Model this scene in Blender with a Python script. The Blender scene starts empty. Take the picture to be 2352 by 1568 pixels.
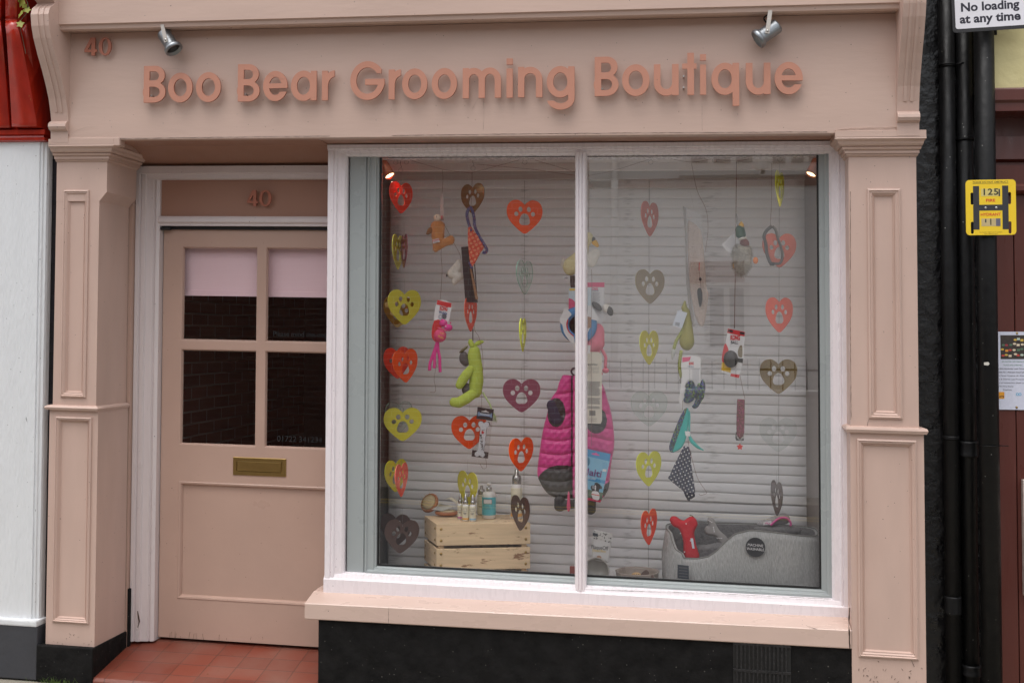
import bpy, bmesh, math, random
import numpy as np
from mathutils import Vector, Matrix
random.seed(7)
R = math.radians
S = bpy.context.scene
COL = S.collection

# ------------------------------------------------------------------ camera
FPX, CX, CY = 2627.0, 1176.0, 671.0          # focal length and principal point, for a 2352 px wide picture
CAM = Vector((0.0, -5.25, 1.60))
cY = Vector((1600-CX, 770-CY, FPX)).normalized()
up = Vector((194, -70671, 2627)).normalized()
cZ = (up - cY*up.dot(cY)).normalized()
cX = cY.cross(cZ)
SH = -0.0163                                   # the old shopfront dips slightly to the right
cam = bpy.data.cameras.new('camera'); camo = bpy.data.objects.new('camera', cam); COL.objects.link(camo)
rw = Vector((cX[0], cY[0], cZ[0])); dw = Vector((cX[1], cY[1], cZ[1])); fw = Vector((cX[2], cY[2], cZ[2]))
m3 = Matrix((rw, -dw, -fw)).transposed()
camo.matrix_world = Matrix.Translation(CAM) @ m3.to_4x4()
cam.sensor_fit = 'HORIZONTAL'; cam.sensor_width = 36; cam.lens = 36*FPX/2352
cam.shift_y = -(784-CY)/2352; cam.clip_end = 500; cam.clip_start = .05
S.camera = camo

# ------------------------------------------------------------------ sky, sun, exposure
SUN_EL, SUN_AZ = R(72), R(-160)                # azimuth measured from +Y
world = bpy.data.worlds.new("World"); S.world = world; world.use_nodes = True
wn = world.node_tree.nodes; wl = world.node_tree.links; wn.clear()
sky = wn.new('ShaderNodeTexSky'); sky.sky_type = 'NISHITA'; sky.sun_disc = False
sky.sun_elevation = SUN_EL; sky.sun_rotation = SUN_AZ; sky.dust_density = 4; sky.air_density = 1.2; sky.ozone_density = 1
hs = wn.new('ShaderNodeHueSaturation'); hs.inputs['Saturation'].default_value = .22
bg = wn.new('ShaderNodeBackground'); bg.inputs[1].default_value = .145
wo = wn.new('ShaderNodeOutputWorld')
wl.new(sky.outputs[0], hs.inputs['Color']); wl.new(hs.outputs[0], bg.inputs[0]); wl.new(bg.outputs[0], wo.inputs[0])
sun = bpy.data.lights.new('sun', 'SUN'); sun.energy = .6; sun.angle = R(60); sun.color = (1, .97, .94)
suno = bpy.data.objects.new('sun', sun); COL.objects.link(suno)
sd = Vector((math.sin(SUN_AZ)*math.cos(SUN_EL), math.cos(SUN_AZ)*math.cos(SUN_EL), math.sin(SUN_EL)))
suno.rotation_euler = sd.to_track_quat('Z', 'Y').to_euler(); suno.location = (0, -6, 12)
S.view_settings.view_transform = 'Standard'; S.view_settings.look = 'None'
S.view_settings.exposure = 0.65; S.view_settings.gamma = 1; S.view_settings.use_curve_mapping = False
S.render.engine = 'CYCLES'
S.cycles.max_bounces = 8; S.cycles.transparent_max_bounces = 16

# ------------------------------------------------------------------ measuring helpers
def ray(px, py):
    c = Vector((px-CX, py-CY, FPX)); return Vector((cX.dot(c), cY.dot(c), cZ.dot(c)))
def W(px, py, Y):
    d = ray(px, py); return CAM + d*((Y-CAM.y)/d.y)
def WZ(px, py, z):
    d = ray(px, py); return CAM + d*((z-CAM.z)/d.z)
def fu(px, py, Y): return W(px, py, Y).x
def fv(px, py, Y):
    p = W(px, py, Y); return p.z - SH*p.x
def Pt(u, y, v): return Vector((u, y, v+SH*u))

# ------------------------------------------------------------------ materials
def srgb(r, g, b):
    f = lambda c: (c/255/12.92 if c <= 10 else ((c/255+.055)/1.055)**2.4)
    return (f(r), f(g), f(b), 1)
MATS = {}
def mat(name, col, rough=.5, metal=0, var=.06, vscale=6, bump=.0, bscale=60, streak=None, specks=0, speckcol=(.03,.025,.02,1), spec=.5, coat=0, chips=None, sheen=0):
    if name in MATS: return MATS[name]
    m = bpy.data.materials.new(name); m.use_nodes = True; MATS[name] = m
    n, l = m.node_tree.nodes, m.node_tree.links
    b = n['Principled BSDF']
    b.inputs['Roughness'].default_value = rough; b.inputs['Metallic'].default_value = metal
    b.inputs['Specular IOR Level'].default_value = spec; b.inputs['Coat Weight'].default_value = coat
    b.inputs['Sheen Weight'].default_value = sheen
    col = tuple(col)+((1,) if len(col) == 3 else ())
    geo = n.new('ShaderNodeNewGeometry')
    src = geo.outputs['Position']
    nz = n.new('ShaderNodeTexNoise'); nz.inputs['Scale'].default_value = vscale; nz.inputs['Detail'].default_value = 5
    mp = n.new('ShaderNodeMapping'); l.new(src, mp.inputs[0]); l.new(mp.outputs[0], nz.inputs['Vector'])
    if streak: mp.inputs['Scale'].default_value = streak
    mx = n.new('ShaderNodeMix'); mx.data_type = 'RGBA'
    mx.inputs[6].default_value = tuple(c*(1-var) for c in col[:3])+(1,)
    mx.inputs[7].default_value = tuple(min(1, c*(1+var)) for c in col[:3])+(1,)
    l.new(nz.outputs[0], mx.inputs[0]); out = mx.outputs[2]
    if specks:
        s1 = n.new('ShaderNodeTexVoronoi'); s1.inputs['Scale'].default_value = 24 if specks < 1.5 else 38; l.new(src, s1.inputs['Vector'])
        s2 = n.new('ShaderNodeTexNoise'); s2.inputs['Scale'].default_value = 60; s2.inputs['Detail'].default_value = 4; l.new(src, s2.inputs['Vector'])
        ad = n.new('ShaderNodeMath'); ad.operation = 'MULTIPLY'; l.new(s1.outputs['Distance'], ad.inputs[0]); l.new(s2.outputs[0], ad.inputs[1])
        rp = n.new('ShaderNodeMapRange'); rp.inputs[1].default_value = .018+.009*specks; rp.inputs[2].default_value = .010+.006*specks; rp.inputs[4].default_value = .75; l.new(ad.outputs[0], rp.inputs[0])
        m2 = n.new('ShaderNodeMix'); m2.data_type = 'RGBA'; l.new(rp.outputs[0], m2.inputs[0]); l.new(out, m2.inputs[6]); m2.inputs[7].default_value = speckcol
        out = m2.outputs[2]
    if chips:
        s1 = n.new('ShaderNodeTexNoise'); s1.inputs['Scale'].default_value = chips[1]; s1.inputs['Detail'].default_value = 6; s1.inputs['Roughness'].default_value = .65
        mp2 = n.new('ShaderNodeMapping'); mp2.inputs['Scale'].default_value = chips[3]; mp2.inputs['Location'].default_value = (3.1, 1.7, .4)
        l.new(src, mp2.inputs[0]); l.new(mp2.outputs[0], s1.inputs['Vector'])
        rp = n.new('ShaderNodeMapRange'); rp.inputs[1].default_value = chips[2]; rp.inputs[2].default_value = chips[2]+.05; l.new(s1.outputs[0], rp.inputs[0])
        m2 = n.new('ShaderNodeMix'); m2.data_type = 'RGBA'; l.new(rp.outputs[0], m2.inputs[0]); l.new(out, m2.inputs[6]); m2.inputs[7].default_value = tuple(chips[0])+(1,)
        out = m2.outputs[2]
    l.new(out, b.inputs['Base Color'])
    if rough > .15 and not metal:
        rn_ = n.new('ShaderNodeTexNoise'); rn_.inputs['Scale'].default_value = vscale*1.7; rn_.inputs['Detail'].default_value = 6; l.new(mp.outputs[0], rn_.inputs['Vector'])
        rr_ = n.new('ShaderNodeMapRange'); rr_.inputs[1].default_value = .3; rr_.inputs[2].default_value = .7; rr_.inputs[3].default_value = rough*.75; rr_.inputs[4].default_value = min(1, rough*1.3); l.new(rn_.outputs[0], rr_.inputs[0]); l.new(rr_.outputs[0], b.inputs['Roughness'])
    if bump:
        bz = n.new('ShaderNodeTexNoise'); bz.inputs['Scale'].default_value = bscale; bz.inputs['Detail'].default_value = 4
        mp3 = n.new('ShaderNodeMapping'); l.new(src, mp3.inputs[0]); l.new(mp3.outputs[0], bz.inputs['Vector'])
        if streak: mp3.inputs['Scale'].default_value = streak
        bp = n.new('ShaderNodeBump'); bp.inputs['Strength'].default_value = bump; bp.inputs['Distance'].default_value = .01
        l.new(bz.outputs[0], bp.inputs['Height']); l.new(bp.outputs[0], b.inputs['Normal'])
    return m
PINK = mat('pink_paint', srgb(199, 171, 157), .42, var=.12, vscale=2.2, bump=.085, bscale=16, specks=.9, streak=(.7, 1, 3))
PINKV = mat('pink_paint_upright', srgb(201, 173, 160), .40, var=.11, vscale=3, bump=.10, bscale=18, specks=1.0, streak=(3, 3, .8))
PINKD = mat('pink_door_paint', srgb(189, 158, 143), .36, var=.11, vscale=3, bump=.08, bscale=20, specks=.5)
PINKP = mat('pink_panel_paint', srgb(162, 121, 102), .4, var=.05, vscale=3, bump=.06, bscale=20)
SILLM = mat('pale_pink_sill_paint', srgb(207, 181, 168), .3, var=.06, vscale=4, bump=.07, bscale=12, specks=1.0, streak=(1, 2, 3))
WHITE = mat('white_gloss_paint', srgb(236, 228, 231), .28, var=.03, vscale=8, bump=.07, bscale=10, streak=(4, 4, 1), specks=.8)
WHITEF = mat('white_frame_paint', srgb(218, 207, 206), .35, var=.04, vscale=8, bump=.12, bscale=14, streak=(4, 4, 1), specks=.9)
OLDW = mat('weathered_white_paint', srgb(222, 224, 226), .6, var=.06, vscale=5, bump=.4, bscale=25, streak=(3, 3, .7), specks=1.2, chips=((.16,.16,.15), 30, .66, (2, 2, .7)))
LETTER = mat('copper_pink_letter', srgb(192, 134, 112), .55, var=.08, vscale=12, bump=.05, bscale=120, specks=.3)
NUMBERM = mat('terracotta_number', srgb(170, 104, 82), .55, var=.08, vscale=12)
LETTERD = mat('copper_letter_edge', srgb(160, 98, 78), .5)
BLACKP = mat('black_render', srgb(25, 24, 24), .75, var=.8, vscale=13, bump=.8, bscale=16, specks=2.2, speckcol=(.20, .19, .17, 1), spec=.15)
BLACKW = mat('black_painted_wall', srgb(15, 14, 16), .3, var=.4, vscale=8, bump=1.0, bscale=18)
GREY = mat('grey_upvc', srgb(160, 166, 166), .3, var=.03, vscale=3)
DARK = mat('dark_gasket', srgb(25, 25, 26), .5)
BLIND = mat('blind_slat', srgb(240, 240, 241), .45, var=.04, vscale=3, streak=(.4, 1, 6))
def smudges(m, xs):      # dusty finger marks on the slats beside the ladder cords
    n, l = m.node_tree.nodes, m.node_tree.links; b = n['Principled BSDF']; src = b.inputs['Base Color'].links[0].from_socket
    geo = n.new('ShaderNodeNewGeometry'); sp = n.new('ShaderNodeSeparateXYZ'); l.new(geo.outputs['Position'], sp.inputs[0]); acc = None
    for x, w in xs:
        a = n.new('ShaderNodeMath'); a.operation = 'SUBTRACT'; a.inputs[1].default_value = x; l.new(sp.outputs[0], a.inputs[0]); c = n.new('ShaderNodeMath'); c.operation = 'ABSOLUTE'; l.new(a.outputs[0], c.inputs[0])
        r = n.new('ShaderNodeMapRange'); r.inputs[1].default_value = w; r.inputs[2].default_value = w*.2; l.new(c.outputs[0], r.inputs[0])
        if acc: k = n.new('ShaderNodeMath'); k.operation = 'MAXIMUM'; l.new(acc, k.inputs[0]); l.new(r.outputs[0], k.inputs[1]); acc = k.outputs[0]
        else: acc = r.outputs[0]
    nz = n.new('ShaderNodeTexNoise'); nz.inputs['Scale'].default_value = 30; mp = n.new('ShaderNodeMapping'); mp.inputs['Scale'].default_value = (.5, 1, 3.2); l.new(geo.outputs['Position'], mp.inputs[0]); l.new(mp.outputs[0], nz.inputs['Vector'])
    r = n.new('ShaderNodeMapRange'); r.inputs[1].default_value = .5; r.inputs[2].default_value = .72; r.inputs[4].default_value = .4; l.new(nz.outputs[0], r.inputs[0])
    k = n.new('ShaderNodeMath'); k.operation = 'MULTIPLY'; l.new(acc, k.inputs[0]); l.new(r.outputs[0], k.inputs[1])
    mx = n.new('ShaderNodeMix'); mx.data_type = 'RGBA'; l.new(k.outputs[0], mx.inputs[0]); l.new(src, mx.inputs[6]); mx.inputs[7].default_value = srgb(92, 88, 86); l.new(mx.outputs[2], b.inputs['Base Color'])
smudges(BLIND, [(fu(1632, 1100, .68), .07), (fu(1445, 1260, .68), .035), (fu(1205, 900, .68), .03), (fu(905, 1100, .68), .05)])
RED = mat('red_gloss_wood', srgb(178, 44, 26), .18, var=.45, vscale=5, bump=.2, bscale=10, streak=(4, 4, .8), coat=.5, chips=((.35,.13,.03), 9, .66, (3, 3, .5)))
GALV = mat('galvanised_metal', srgb(150, 154, 158), .38, metal=.85, var=.15, vscale=30, bump=.1, bscale=80)
STEEL = mat('steel', srgb(190, 188, 185), .3, metal=.9)
COPPER = mat('copper', srgb(214, 132, 100), .3, metal=.75, var=.04)
BRASS = mat('old_brass', srgb(170, 142, 88), .33, metal=.9, var=.15, vscale=18, bump=.15, bscale=30)
WIRE = mat('copper_wire', srgb(120, 78, 62), .5)
THREAD = mat('clear_thread', srgb(140, 138, 136), .5)
WOOD = mat('pale_crate_wood', srgb(222, 194, 156), .5, var=.26, vscale=5, streak=(1.2, 1.2, 14), bump=.08, bscale=30, chips=((.26,.13,.06), 5.2, .60, (1.4, 1.4, 5)))
PIPE = mat('black_pipe_paint', srgb(18, 18, 19), .45, var=.3, vscale=9, bump=.2, bscale=30, spec=.25, specks=1.2, speckcol=(.3, .3, .28, 1))
CREAM = mat('cream_render', srgb(214, 202, 150), .7, var=.06, vscale=8, bump=.6, bscale=14)
MAROON = mat('maroon_door_paint', srgb(90, 42, 34), .35, var=.12, vscale=4, streak=(4, 4, .5), bump=.08, bscale=20, chips=((.3,.2,.18), 22, .72, (1, 1, 3)))
PINKREF = mat('ceiling_paint', srgb(222, 212, 208), .5)
TILE = None
def flat(name, c, rough=.6, **k): return mat(name, srgb(*c), rough, var=k.pop('var', .08), vscale=k.pop('vscale', 40), **k)

def glass(name, refl=1.0, tint=(1, 1, 1, 1), rough=0.0, wav=0):
    m = bpy.data.materials.new(name); m.use_nodes = True
    n, l = m.node_tree.nodes, m.node_tree.links; n.clear()
    o = n.new('ShaderNodeOutputMaterial'); t = n.new('ShaderNodeBsdfTransparent'); t.inputs[0].default_value = tint
    g = n.new('ShaderNodeBsdfGlossy'); g.inputs['Roughness'].default_value = rough
    if wav:
        nz = n.new('ShaderNodeTexNoise'); nz.inputs['Scale'].default_value = 2.2; nz.inputs['Detail'].default_value = 1; ge = n.new('ShaderNodeNewGeometry'); l.new(ge.outputs['Position'], nz.inputs['Vector'])
        bp = n.new('ShaderNodeBump'); bp.inputs['Strength'].default_value = 1; bp.inputs['Distance'].default_value = wav*.1; l.new(nz.outputs[0], bp.inputs['Height']); l.new(bp.outputs[0], g.inputs['Normal'])
    gg = n.new('ShaderNodeNewGeometry'); dt = n.new('ShaderNodeVectorMath'); dt.operation = 'DOT_PRODUCT'; l.new(gg.outputs['Normal'], dt.inputs[0]); l.new(gg.outputs['Incoming'], dt.inputs[1])
    ab = n.new('ShaderNodeMath'); ab.operation = 'ABSOLUTE'; l.new(dt.outputs['Value'], ab.inputs[0]); iv_ = n.new('ShaderNodeMath'); iv_.operation = 'SUBTRACT'; iv_.inputs[0].default_value = 1; l.new(ab.outputs[0], iv_.inputs[1])
    fr = n.new('ShaderNodeMath'); fr.operation = 'POWER'; fr.inputs[1].default_value = 5; l.new(iv_.outputs[0], fr.inputs[0])
    mu = n.new('ShaderNodeMath'); mu.operation = 'MULTIPLY_ADD'; mu.inputs[1].default_value = .9-refl; mu.inputs[2].default_value = refl+.04; mu.use_clamp = True
    mx = n.new('ShaderNodeMixShader'); l.new(fr.outputs[0], mu.inputs[0]); l.new(mu.outputs[0], mx.inputs[0])
    l.new(t.outputs[0], mx.inputs[1]); l.new(g.outputs[0], mx.inputs[2]); l.new(mx.outputs[0], o.inputs[0]); return m
GLASS = glass('window_glass', .155, wav=.004)
DGLASS = glass('door_glass', .03, wav=.008)
CLEARP = glass('clear_plastic', .05, (.98, .98, .98, 1), .08)
def acrylic(name, c, op=.5):
    m = bpy.data.materials.new(name); m.use_nodes = True
    n, l = m.node_tree.nodes, m.node_tree.links; b = n['Principled BSDF']; col = srgb(*c)
    b.inputs['Base Color'].default_value = col; b.inputs['Roughness'].default_value = .12
    t = n.new('ShaderNodeBsdfTransparent'); t.inputs[0].default_value = tuple(min(1, x*.85+.10) for x in col[:3])+(1,)
    mx = n.new('ShaderNodeMixShader'); mx.inputs[0].default_value = op
    l.new(t.outputs[0], mx.inputs[1]); l.new(b.outputs[0], mx.inputs[2]); l.new(mx.outputs[0], n['Material Output'].inputs[0]); return m
def emis(name, c, s):
    m = bpy.data.materials.new(name); m.use_nodes = True; n = m.node_tree.nodes
    b = n['Principled BSDF']; b.inputs['Emission Color'].default_value = c; b.inputs['Emission Strength'].default_value = s; return m
def brick(name, c1, c2, mortar, bw=.225, bh=.075, bump=.5, rough=.8):
    m = bpy.data.materials.new(name); m.use_nodes = True; n, l = m.node_tree.nodes, m.node_tree.links; b = n['Principled BSDF']
    geo = n.new('ShaderNodeNewGeometry'); sp = n.new('ShaderNodeSeparateXYZ'); cb = n.new('ShaderNodeCombineXYZ')
    l.new(geo.outputs['Position'], sp.inputs[0]); ad = n.new('ShaderNodeMath'); ad.operation = 'ADD'
    l.new(sp.outputs[0], ad.inputs[0]); l.new(sp.outputs[1], ad.inputs[1]); l.new(ad.outputs[0], cb.inputs[0]); l.new(sp.outputs[2], cb.inputs[1])
    br = n.new('ShaderNodeTexBrick'); br.inputs['Scale'].default_value = 1; br.inputs['Brick Width'].default_value = bw; br.inputs['Row Height'].default_value = bh
    br.inputs['Mortar Size'].default_value = .006; br.inputs['Color1'].default_value = c1; br.inputs['Color2'].default_value = c2; br.inputs['Mortar'].default_value = mortar
    l.new(cb.outputs[0], br.inputs[0]); l.new(br.outputs[0], b.inputs['Base Color']); b.inputs['Roughness'].default_value = rough
    bp = n.new('ShaderNodeBump'); bp.inputs['Strength'].default_value = bump; bp.inputs['Distance'].default_value = .008; bp.invert = True
    l.new(br.outputs[1], bp.inputs['Height']); l.new(bp.outputs[0], b.inputs['Normal']); return m
BRICK = brick('red_brick', srgb(150, 96, 80), srgb(128, 78, 66), srgb(176, 160, 150))
BBRICK = brick('black_painted_brick', srgb(26, 23, 30), srgb(20, 18, 24), srgb(14, 13, 16), bump=1, rough=.3)

# ------------------------------------------------------------------ object helpers
def wloc(o):
    v = Vector((0, 0, 0))
    while o: v = v + o.location; o = o.parent
    return v
def tag(o, label=None, cat=None, group=None, kind=None):
    if label: o['label'] = label
    if cat: o['category'] = cat
    if group: o['group'] = group
    if kind: o['kind'] = kind
    return o
def thing(name, label, cat, loc, group=None):
    o = bpy.data.objects.new(name, None); o.empty_display_size = .05; o.location = loc; COL.objects.link(o)
    return tag(o, label, cat, group)
def fin(name, me, mats, parent=None, label=None, cat=None, group=None, kind=None, smooth=False):
    if not isinstance(mats, (list, tuple)): mats = [mats]
    for m in mats: me.materials.append(m)
    me.name = name
    o = bpy.data.objects.new(name, me); COL.objects.link(o)
    if parent:
        L = wloc(parent); o.parent = parent
    else:
        cs = [v.co for v in me.vertices]
        L = Vector(((min(c.x for c in cs)+max(c.x for c in cs))/2, (min(c.y for c in cs)+max(c.y for c in cs))/2, min(c.z for c in cs)))
        o.location = L
    me.transform(Matrix.Translation(-L))
    if smooth: me.polygons.foreach_set('use_smooth', [True]*len(me.polygons))
    return tag(o, label, cat, group, kind)
def bobj(name, bm, mats, parent=None, **k):
    bmesh.ops.recalc_face_normals(bm, faces=bm.faces)
    me = bpy.data.meshes.new(name); bm.to_mesh(me); bm.free()
    return fin(name, me, mats, parent, **k)
def B(): return bmesh.new()
def quad(bm, ps, mi=0):
    f = bm.faces.new([bm.verts.new(p) for p in ps]); f.material_index = mi; return f
def fbox(bm, u0, u1, y0, y1, v0, v1, bev=0, mi=0):
    b = bmesh.new()
    vs = [b.verts.new((u, y, v)) for u in (u0, u1) for y in (y0, y1) for v in (v0, v1)]
    for f in ((0,1,3,2),(4,6,7,5),(0,4,5,1),(2,3,7,6),(0,2,6,4),(1,5,7,3)): b.faces.new([vs[i] for i in f])
    bmesh.ops.recalc_face_normals(b, faces=b.faces)
    if bev: bmesh.ops.bevel(b, geom=b.edges[:], offset=bev, segments=2, affect='EDGES', profile=.6)
    add(bm, b, lambda p: Pt(p.x, p.y, p.z), mi)
def add(bm, b, fn, mi=0):
    mp = {}
    for v in b.verts: mp[v] = bm.verts.new(fn(v.co))
    for f in b.faces:
        g = bm.faces.new([mp[v] for v in f.verts]); g.material_index = mi or f.material_index; g.smooth = f.smooth
    b.free()
def loft(bm, loops, close=True, cap=True, mi=0, smooth=False):
    L = [[bm.verts.new(p) for p in lp] for lp in loops]; n = len(L[0])
    for a, b in zip(L, L[1:]):
        for i in range(n if close else n-1):
            j = (i+1) % n
            try: f = bm.faces.new((a[i], a[j], b[j], b[i])); f.material_index = mi; f.smooth = smooth
            except ValueError: pass
    if cap:
        for e in (L[0], L[-1]):
            try: f = bm.faces.new(e); f.material_index = mi
            except ValueError: pass
def ring(bm, u0, u1, v0, v1, prof, cap=False, mi=0):
    "rectangular mitred moulding: prof = [(inset, Y)]; cap closes the inner loop"
    loops = [[Pt(u0+d, y, v0+d), Pt(u1-d, y, v0+d), Pt(u1-d, y, v1-d), Pt(u0+d, y, v1-d)] for d, y in prof]
    loft(bm, loops, cap=False, mi=mi)
    if cap: quad(bm, loops[-1], mi)
def stack(bm, u0, u1, y0, y1, lv, mi=0, ol=1, orr=1):
    "horizontal mouldings wrapped round a pier: lv = [(v, outset)]"
    loft(bm, [[Pt(u0-o*ol, y0-o, v), Pt(u1+o*orr, y0-o, v), Pt(u1+o*orr, y1, v), Pt(u0-o*ol, y1, v)] for v, o in lv], mi=mi)
def prism(bm, prof, u0, u1, mi=0):
    loft(bm, [[Pt(u, y, v) for y, v in prof] for u in (u0, u1)], mi=mi)
def vprism(bm, prof, v0, v1, mi=0):
    loft(bm, [[Pt(u, y, v) for u, y in prof] for v in (v0, v1)], mi=mi)
def tube(bm, pts, r, n=8, mi=0, cap=True, flatk=1.0, up=None):
    pts = [Vector(p) for p in pts]; loops = []; prev = None
    for i, p in enumerate(pts):
        t = (pts[min(i+1, len(pts)-1)]-pts[max(i-1, 0)]).normalized()
        a = prev if prev else (Vector(up) if up else (Vector((0, 1, 0)) if abs(t.y) < .9 else Vector((1, 0, 0))))
        a = (a - t*a.dot(t)).normalized(); prev = a; b = t.cross(a)
        rr = r[i] if isinstance(r, (list, tuple)) else r
        loops.append([p + a*math.cos(2*math.pi*k/n)*rr*flatk + b*math.sin(2*math.pi*k/n)*rr for k in range(n)])
    loft(bm, loops, cap=cap, mi=mi, smooth=True)
def lathe(bm, c, prof, axis=Vector((0, 0, 1)), n=24, mi=0, smooth=True):
    axis = axis.normalized(); a = axis.orthogonal().normalized(); b = axis.cross(a)
    loft(bm, [[c + axis*h + (a*math.cos(2*math.pi*k/n)+b*math.sin(2*math.pi*k/n))*max(r, 1e-5) for k in range(n)] for r, h in prof], mi=mi, smooth=smooth)
def cat(pts, n=6, closed=False):
    pts = [Vector(p) for p in pts]; out = []; N = len(pts)
    for i in range(N if closed else N-1):
        g = (lambda k: pts[k % N]) if closed else (lambda k: pts[max(0, min(N-1, k))])
        p0, p1, p2, p3 = g(i-1), g(i), g(i+1), g(i+2)
        for k in range(n):
            t = k/n
            out.append(.5*((2*p1)+(p2-p0)*t+(2*p0-5*p1+4*p2-p3)*t*t+(3*p1-p0-3*p2+p3)*t**3))
    if not closed: out.append(pts[-1])
    return out
def sm(pts, n=6): return [(p.x, p.y) for p in cat([(x, y, 0) for x, y in pts], n, True)]
def ell(cx, cy, rx, ry, rot=0, n=24):
    c, s = math.cos(R(rot)), math.sin(R(rot)); out = []
    for k in range(n):
        a = 2*math.pi*k/n; x, y = rx*math.cos(a), ry*math.sin(a); out.append((cx+x*c-y*s, cy+x*s+y*c))
    return out
def rect(x0, y0, x1, y1, r=0):
    if not r: return [(x0, y0), (x1, y0), (x1, y1), (x0, y1)]
    out = []
    for cx, cy, a0 in ((x1-r, y1-r, 0), (x0+r, y1-r, 90), (x0+r, y0+r, 180), (x1-r, y0+r, 270)):
        for k in range(6): out.append((cx+r*math.cos(R(a0+k*18)), cy+r*math.sin(R(a0+k*18))))
    return out
DG = None
def evalmesh(ob):
    COL.objects.link(ob); bpy.context.view_layer.update()
    dg = bpy.context.evaluated_depsgraph_get(); me = bpy.data.meshes.new_from_object(ob.evaluated_get(dg), depsgraph=dg)
    COL.objects.unlink(ob); d = ob.data; bpy.data.objects.remove(ob)
    if isinstance(d, bpy.types.Mesh): bpy.data.meshes.remove(d)
    else: bpy.data.curves.remove(d)
    me.materials.clear(); return me
def plate_me(loops, th, bevel=0):
    cu = bpy.data.curves.new('c', 'CURVE'); cu.dimensions = '2D'; cu.fill_mode = 'BOTH'; cu.extrude = max(th/2, 1e-5)
    if bevel: cu.bevel_depth = bevel; cu.bevel_resolution = 1; cu.extrude = max(th/2-bevel, 1e-5); cu.offset = -bevel
    for lp in loops:
        s = cu.splines.new('POLY'); s.points.add(len(lp)-1)
        for p, q in zip(s.points, lp): p.co = (q[0], q[1], 0, 1)
        s.use_cyclic_u = True
    return evalmesh(bpy.data.objects.new('c', cu))
def text_me(s, size, th=0, bold=0, align='CENTER', space=1.0):
    cu = bpy.data.curves.new('t', 'FONT'); cu.body = s; cu.size = size; cu.align_x = align; cu.align_y = 'CENTER'
    cu.extrude = th/2; cu.offset = bold*size; cu.space_character = space; cu.resolution_u = 3
    return evalmesh(bpy.data.objects.new('t', cu))
class Fr:
    "a local frame facing the street: x right, y up, z towards the street; measured in picture units k"
    def __init__(s, cx, cy, Y, yaw=0, roll=0, tilt=0):
        s.cx, s.cy, s.Y = cx, cy, Y; s.o = W(cx, cy, Y); s.k = (W(cx+1, cy, Y)-s.o).length
        s.kz = (W(cx, cy+1, Y)-s.o).length
        s.M = Matrix.Translation(s.o) @ Matrix.Rotation(R(yaw), 4, 'Z') @ Matrix.Rotation(R(90+tilt), 4, 'X') @ Matrix.Rotation(R(roll), 4, 'Z')
    def L(s, p): return ((p[0]-s.cx)*s.k, (s.cy-p[1])*s.kz)
    def P(s, x, y, z=0):
        a, b = s.L((x, y)); return s.M @ Vector((a, b, z*s.k))
def plate(fr, name, loops, th, mats, parent=None, z=0, bevel=0, edge=False, **k):
    "th and z in picture units"
    me = plate_me([[fr.L(p) for p in lp] for lp in loops], th*fr.k, bevel*fr.k)
    if edge:
        for p in me.polygons: p.material_index = 0 if abs(p.normal.z) > .7 else 1
    me.transform(fr.M @ Matrix.Translation((0, 0, z*fr.k)))
    return fin(name, me, mats, parent, **k)
def txt(fr, name, s, x, y, h, m, parent, z=1, rot=0, bold=0, align='CENTER', w=None, th=0, space=1):
    me = text_me(s, h*fr.k/.72, th*fr.k, bold, align, space)
    if not len(me.vertices): return None
    if w:
        xs = [v.co.x for v in me.vertices]; ww = max(xs)-min(xs); me.transform(Matrix.Scale(w*fr.k/ww, 4, (1, 0, 0)))
    a, b = fr.L((x, y)); me.transform(fr.M @ Matrix.Translation((a, b, z*fr.k)) @ Matrix.Rotation(R(rot), 4, 'Z'))
    return fin(name, me, m, parent)
def blob(fr, name, balls, m, parent=None, vox=.9, smooth=True, chain=True, **k):
    "balls: (x, y, z, rx, ry, rz, rot) in picture units, fused into one skin"
    b = bmesh.new()
    if chain and len(balls) > 1:
        L_ = [tuple(t)+((0,) if len(t) == 6 else ()) for t in balls]; balls = []
        for i, t in enumerate(L_):
            balls.append(t)
            if i+1 < len(L_): balls += [tuple(a+(c-a)*w for a, c in zip(t, L_[i+1])) for w in (.33, .67)]
    for t in balls:
        x, y, z, rx, ry, rz = t[:6]; rot = t[6] if len(t) > 6 else 0
        a, c = fr.L((x, y))
        bmesh.ops.create_icosphere(b, subdivisions=3, radius=1, matrix=Matrix.Translation((a, c, z*fr.k)) @ Matrix.Rotation(R(rot), 4, 'Z') @ Matrix.Diagonal((rx*fr.k, ry*fr.k, rz*fr.k, 1)))
    me = bpy.data.meshes.new('b'); b.to_mesh(me); b.free(); o = bpy.data.objects.new('b', me)
    md = o.modifiers.new('r', 'REMESH'); md.mode = 'VOXEL'; md.voxel_size = vox*fr.k
    m2 = o.modifiers.new('s', 'SMOOTH'); m2.iterations = 7; m2.factor = .5
    me = evalmesh(o); me.transform(fr.M)
    return fin(name, me, m, parent, smooth=smooth, **k)
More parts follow.
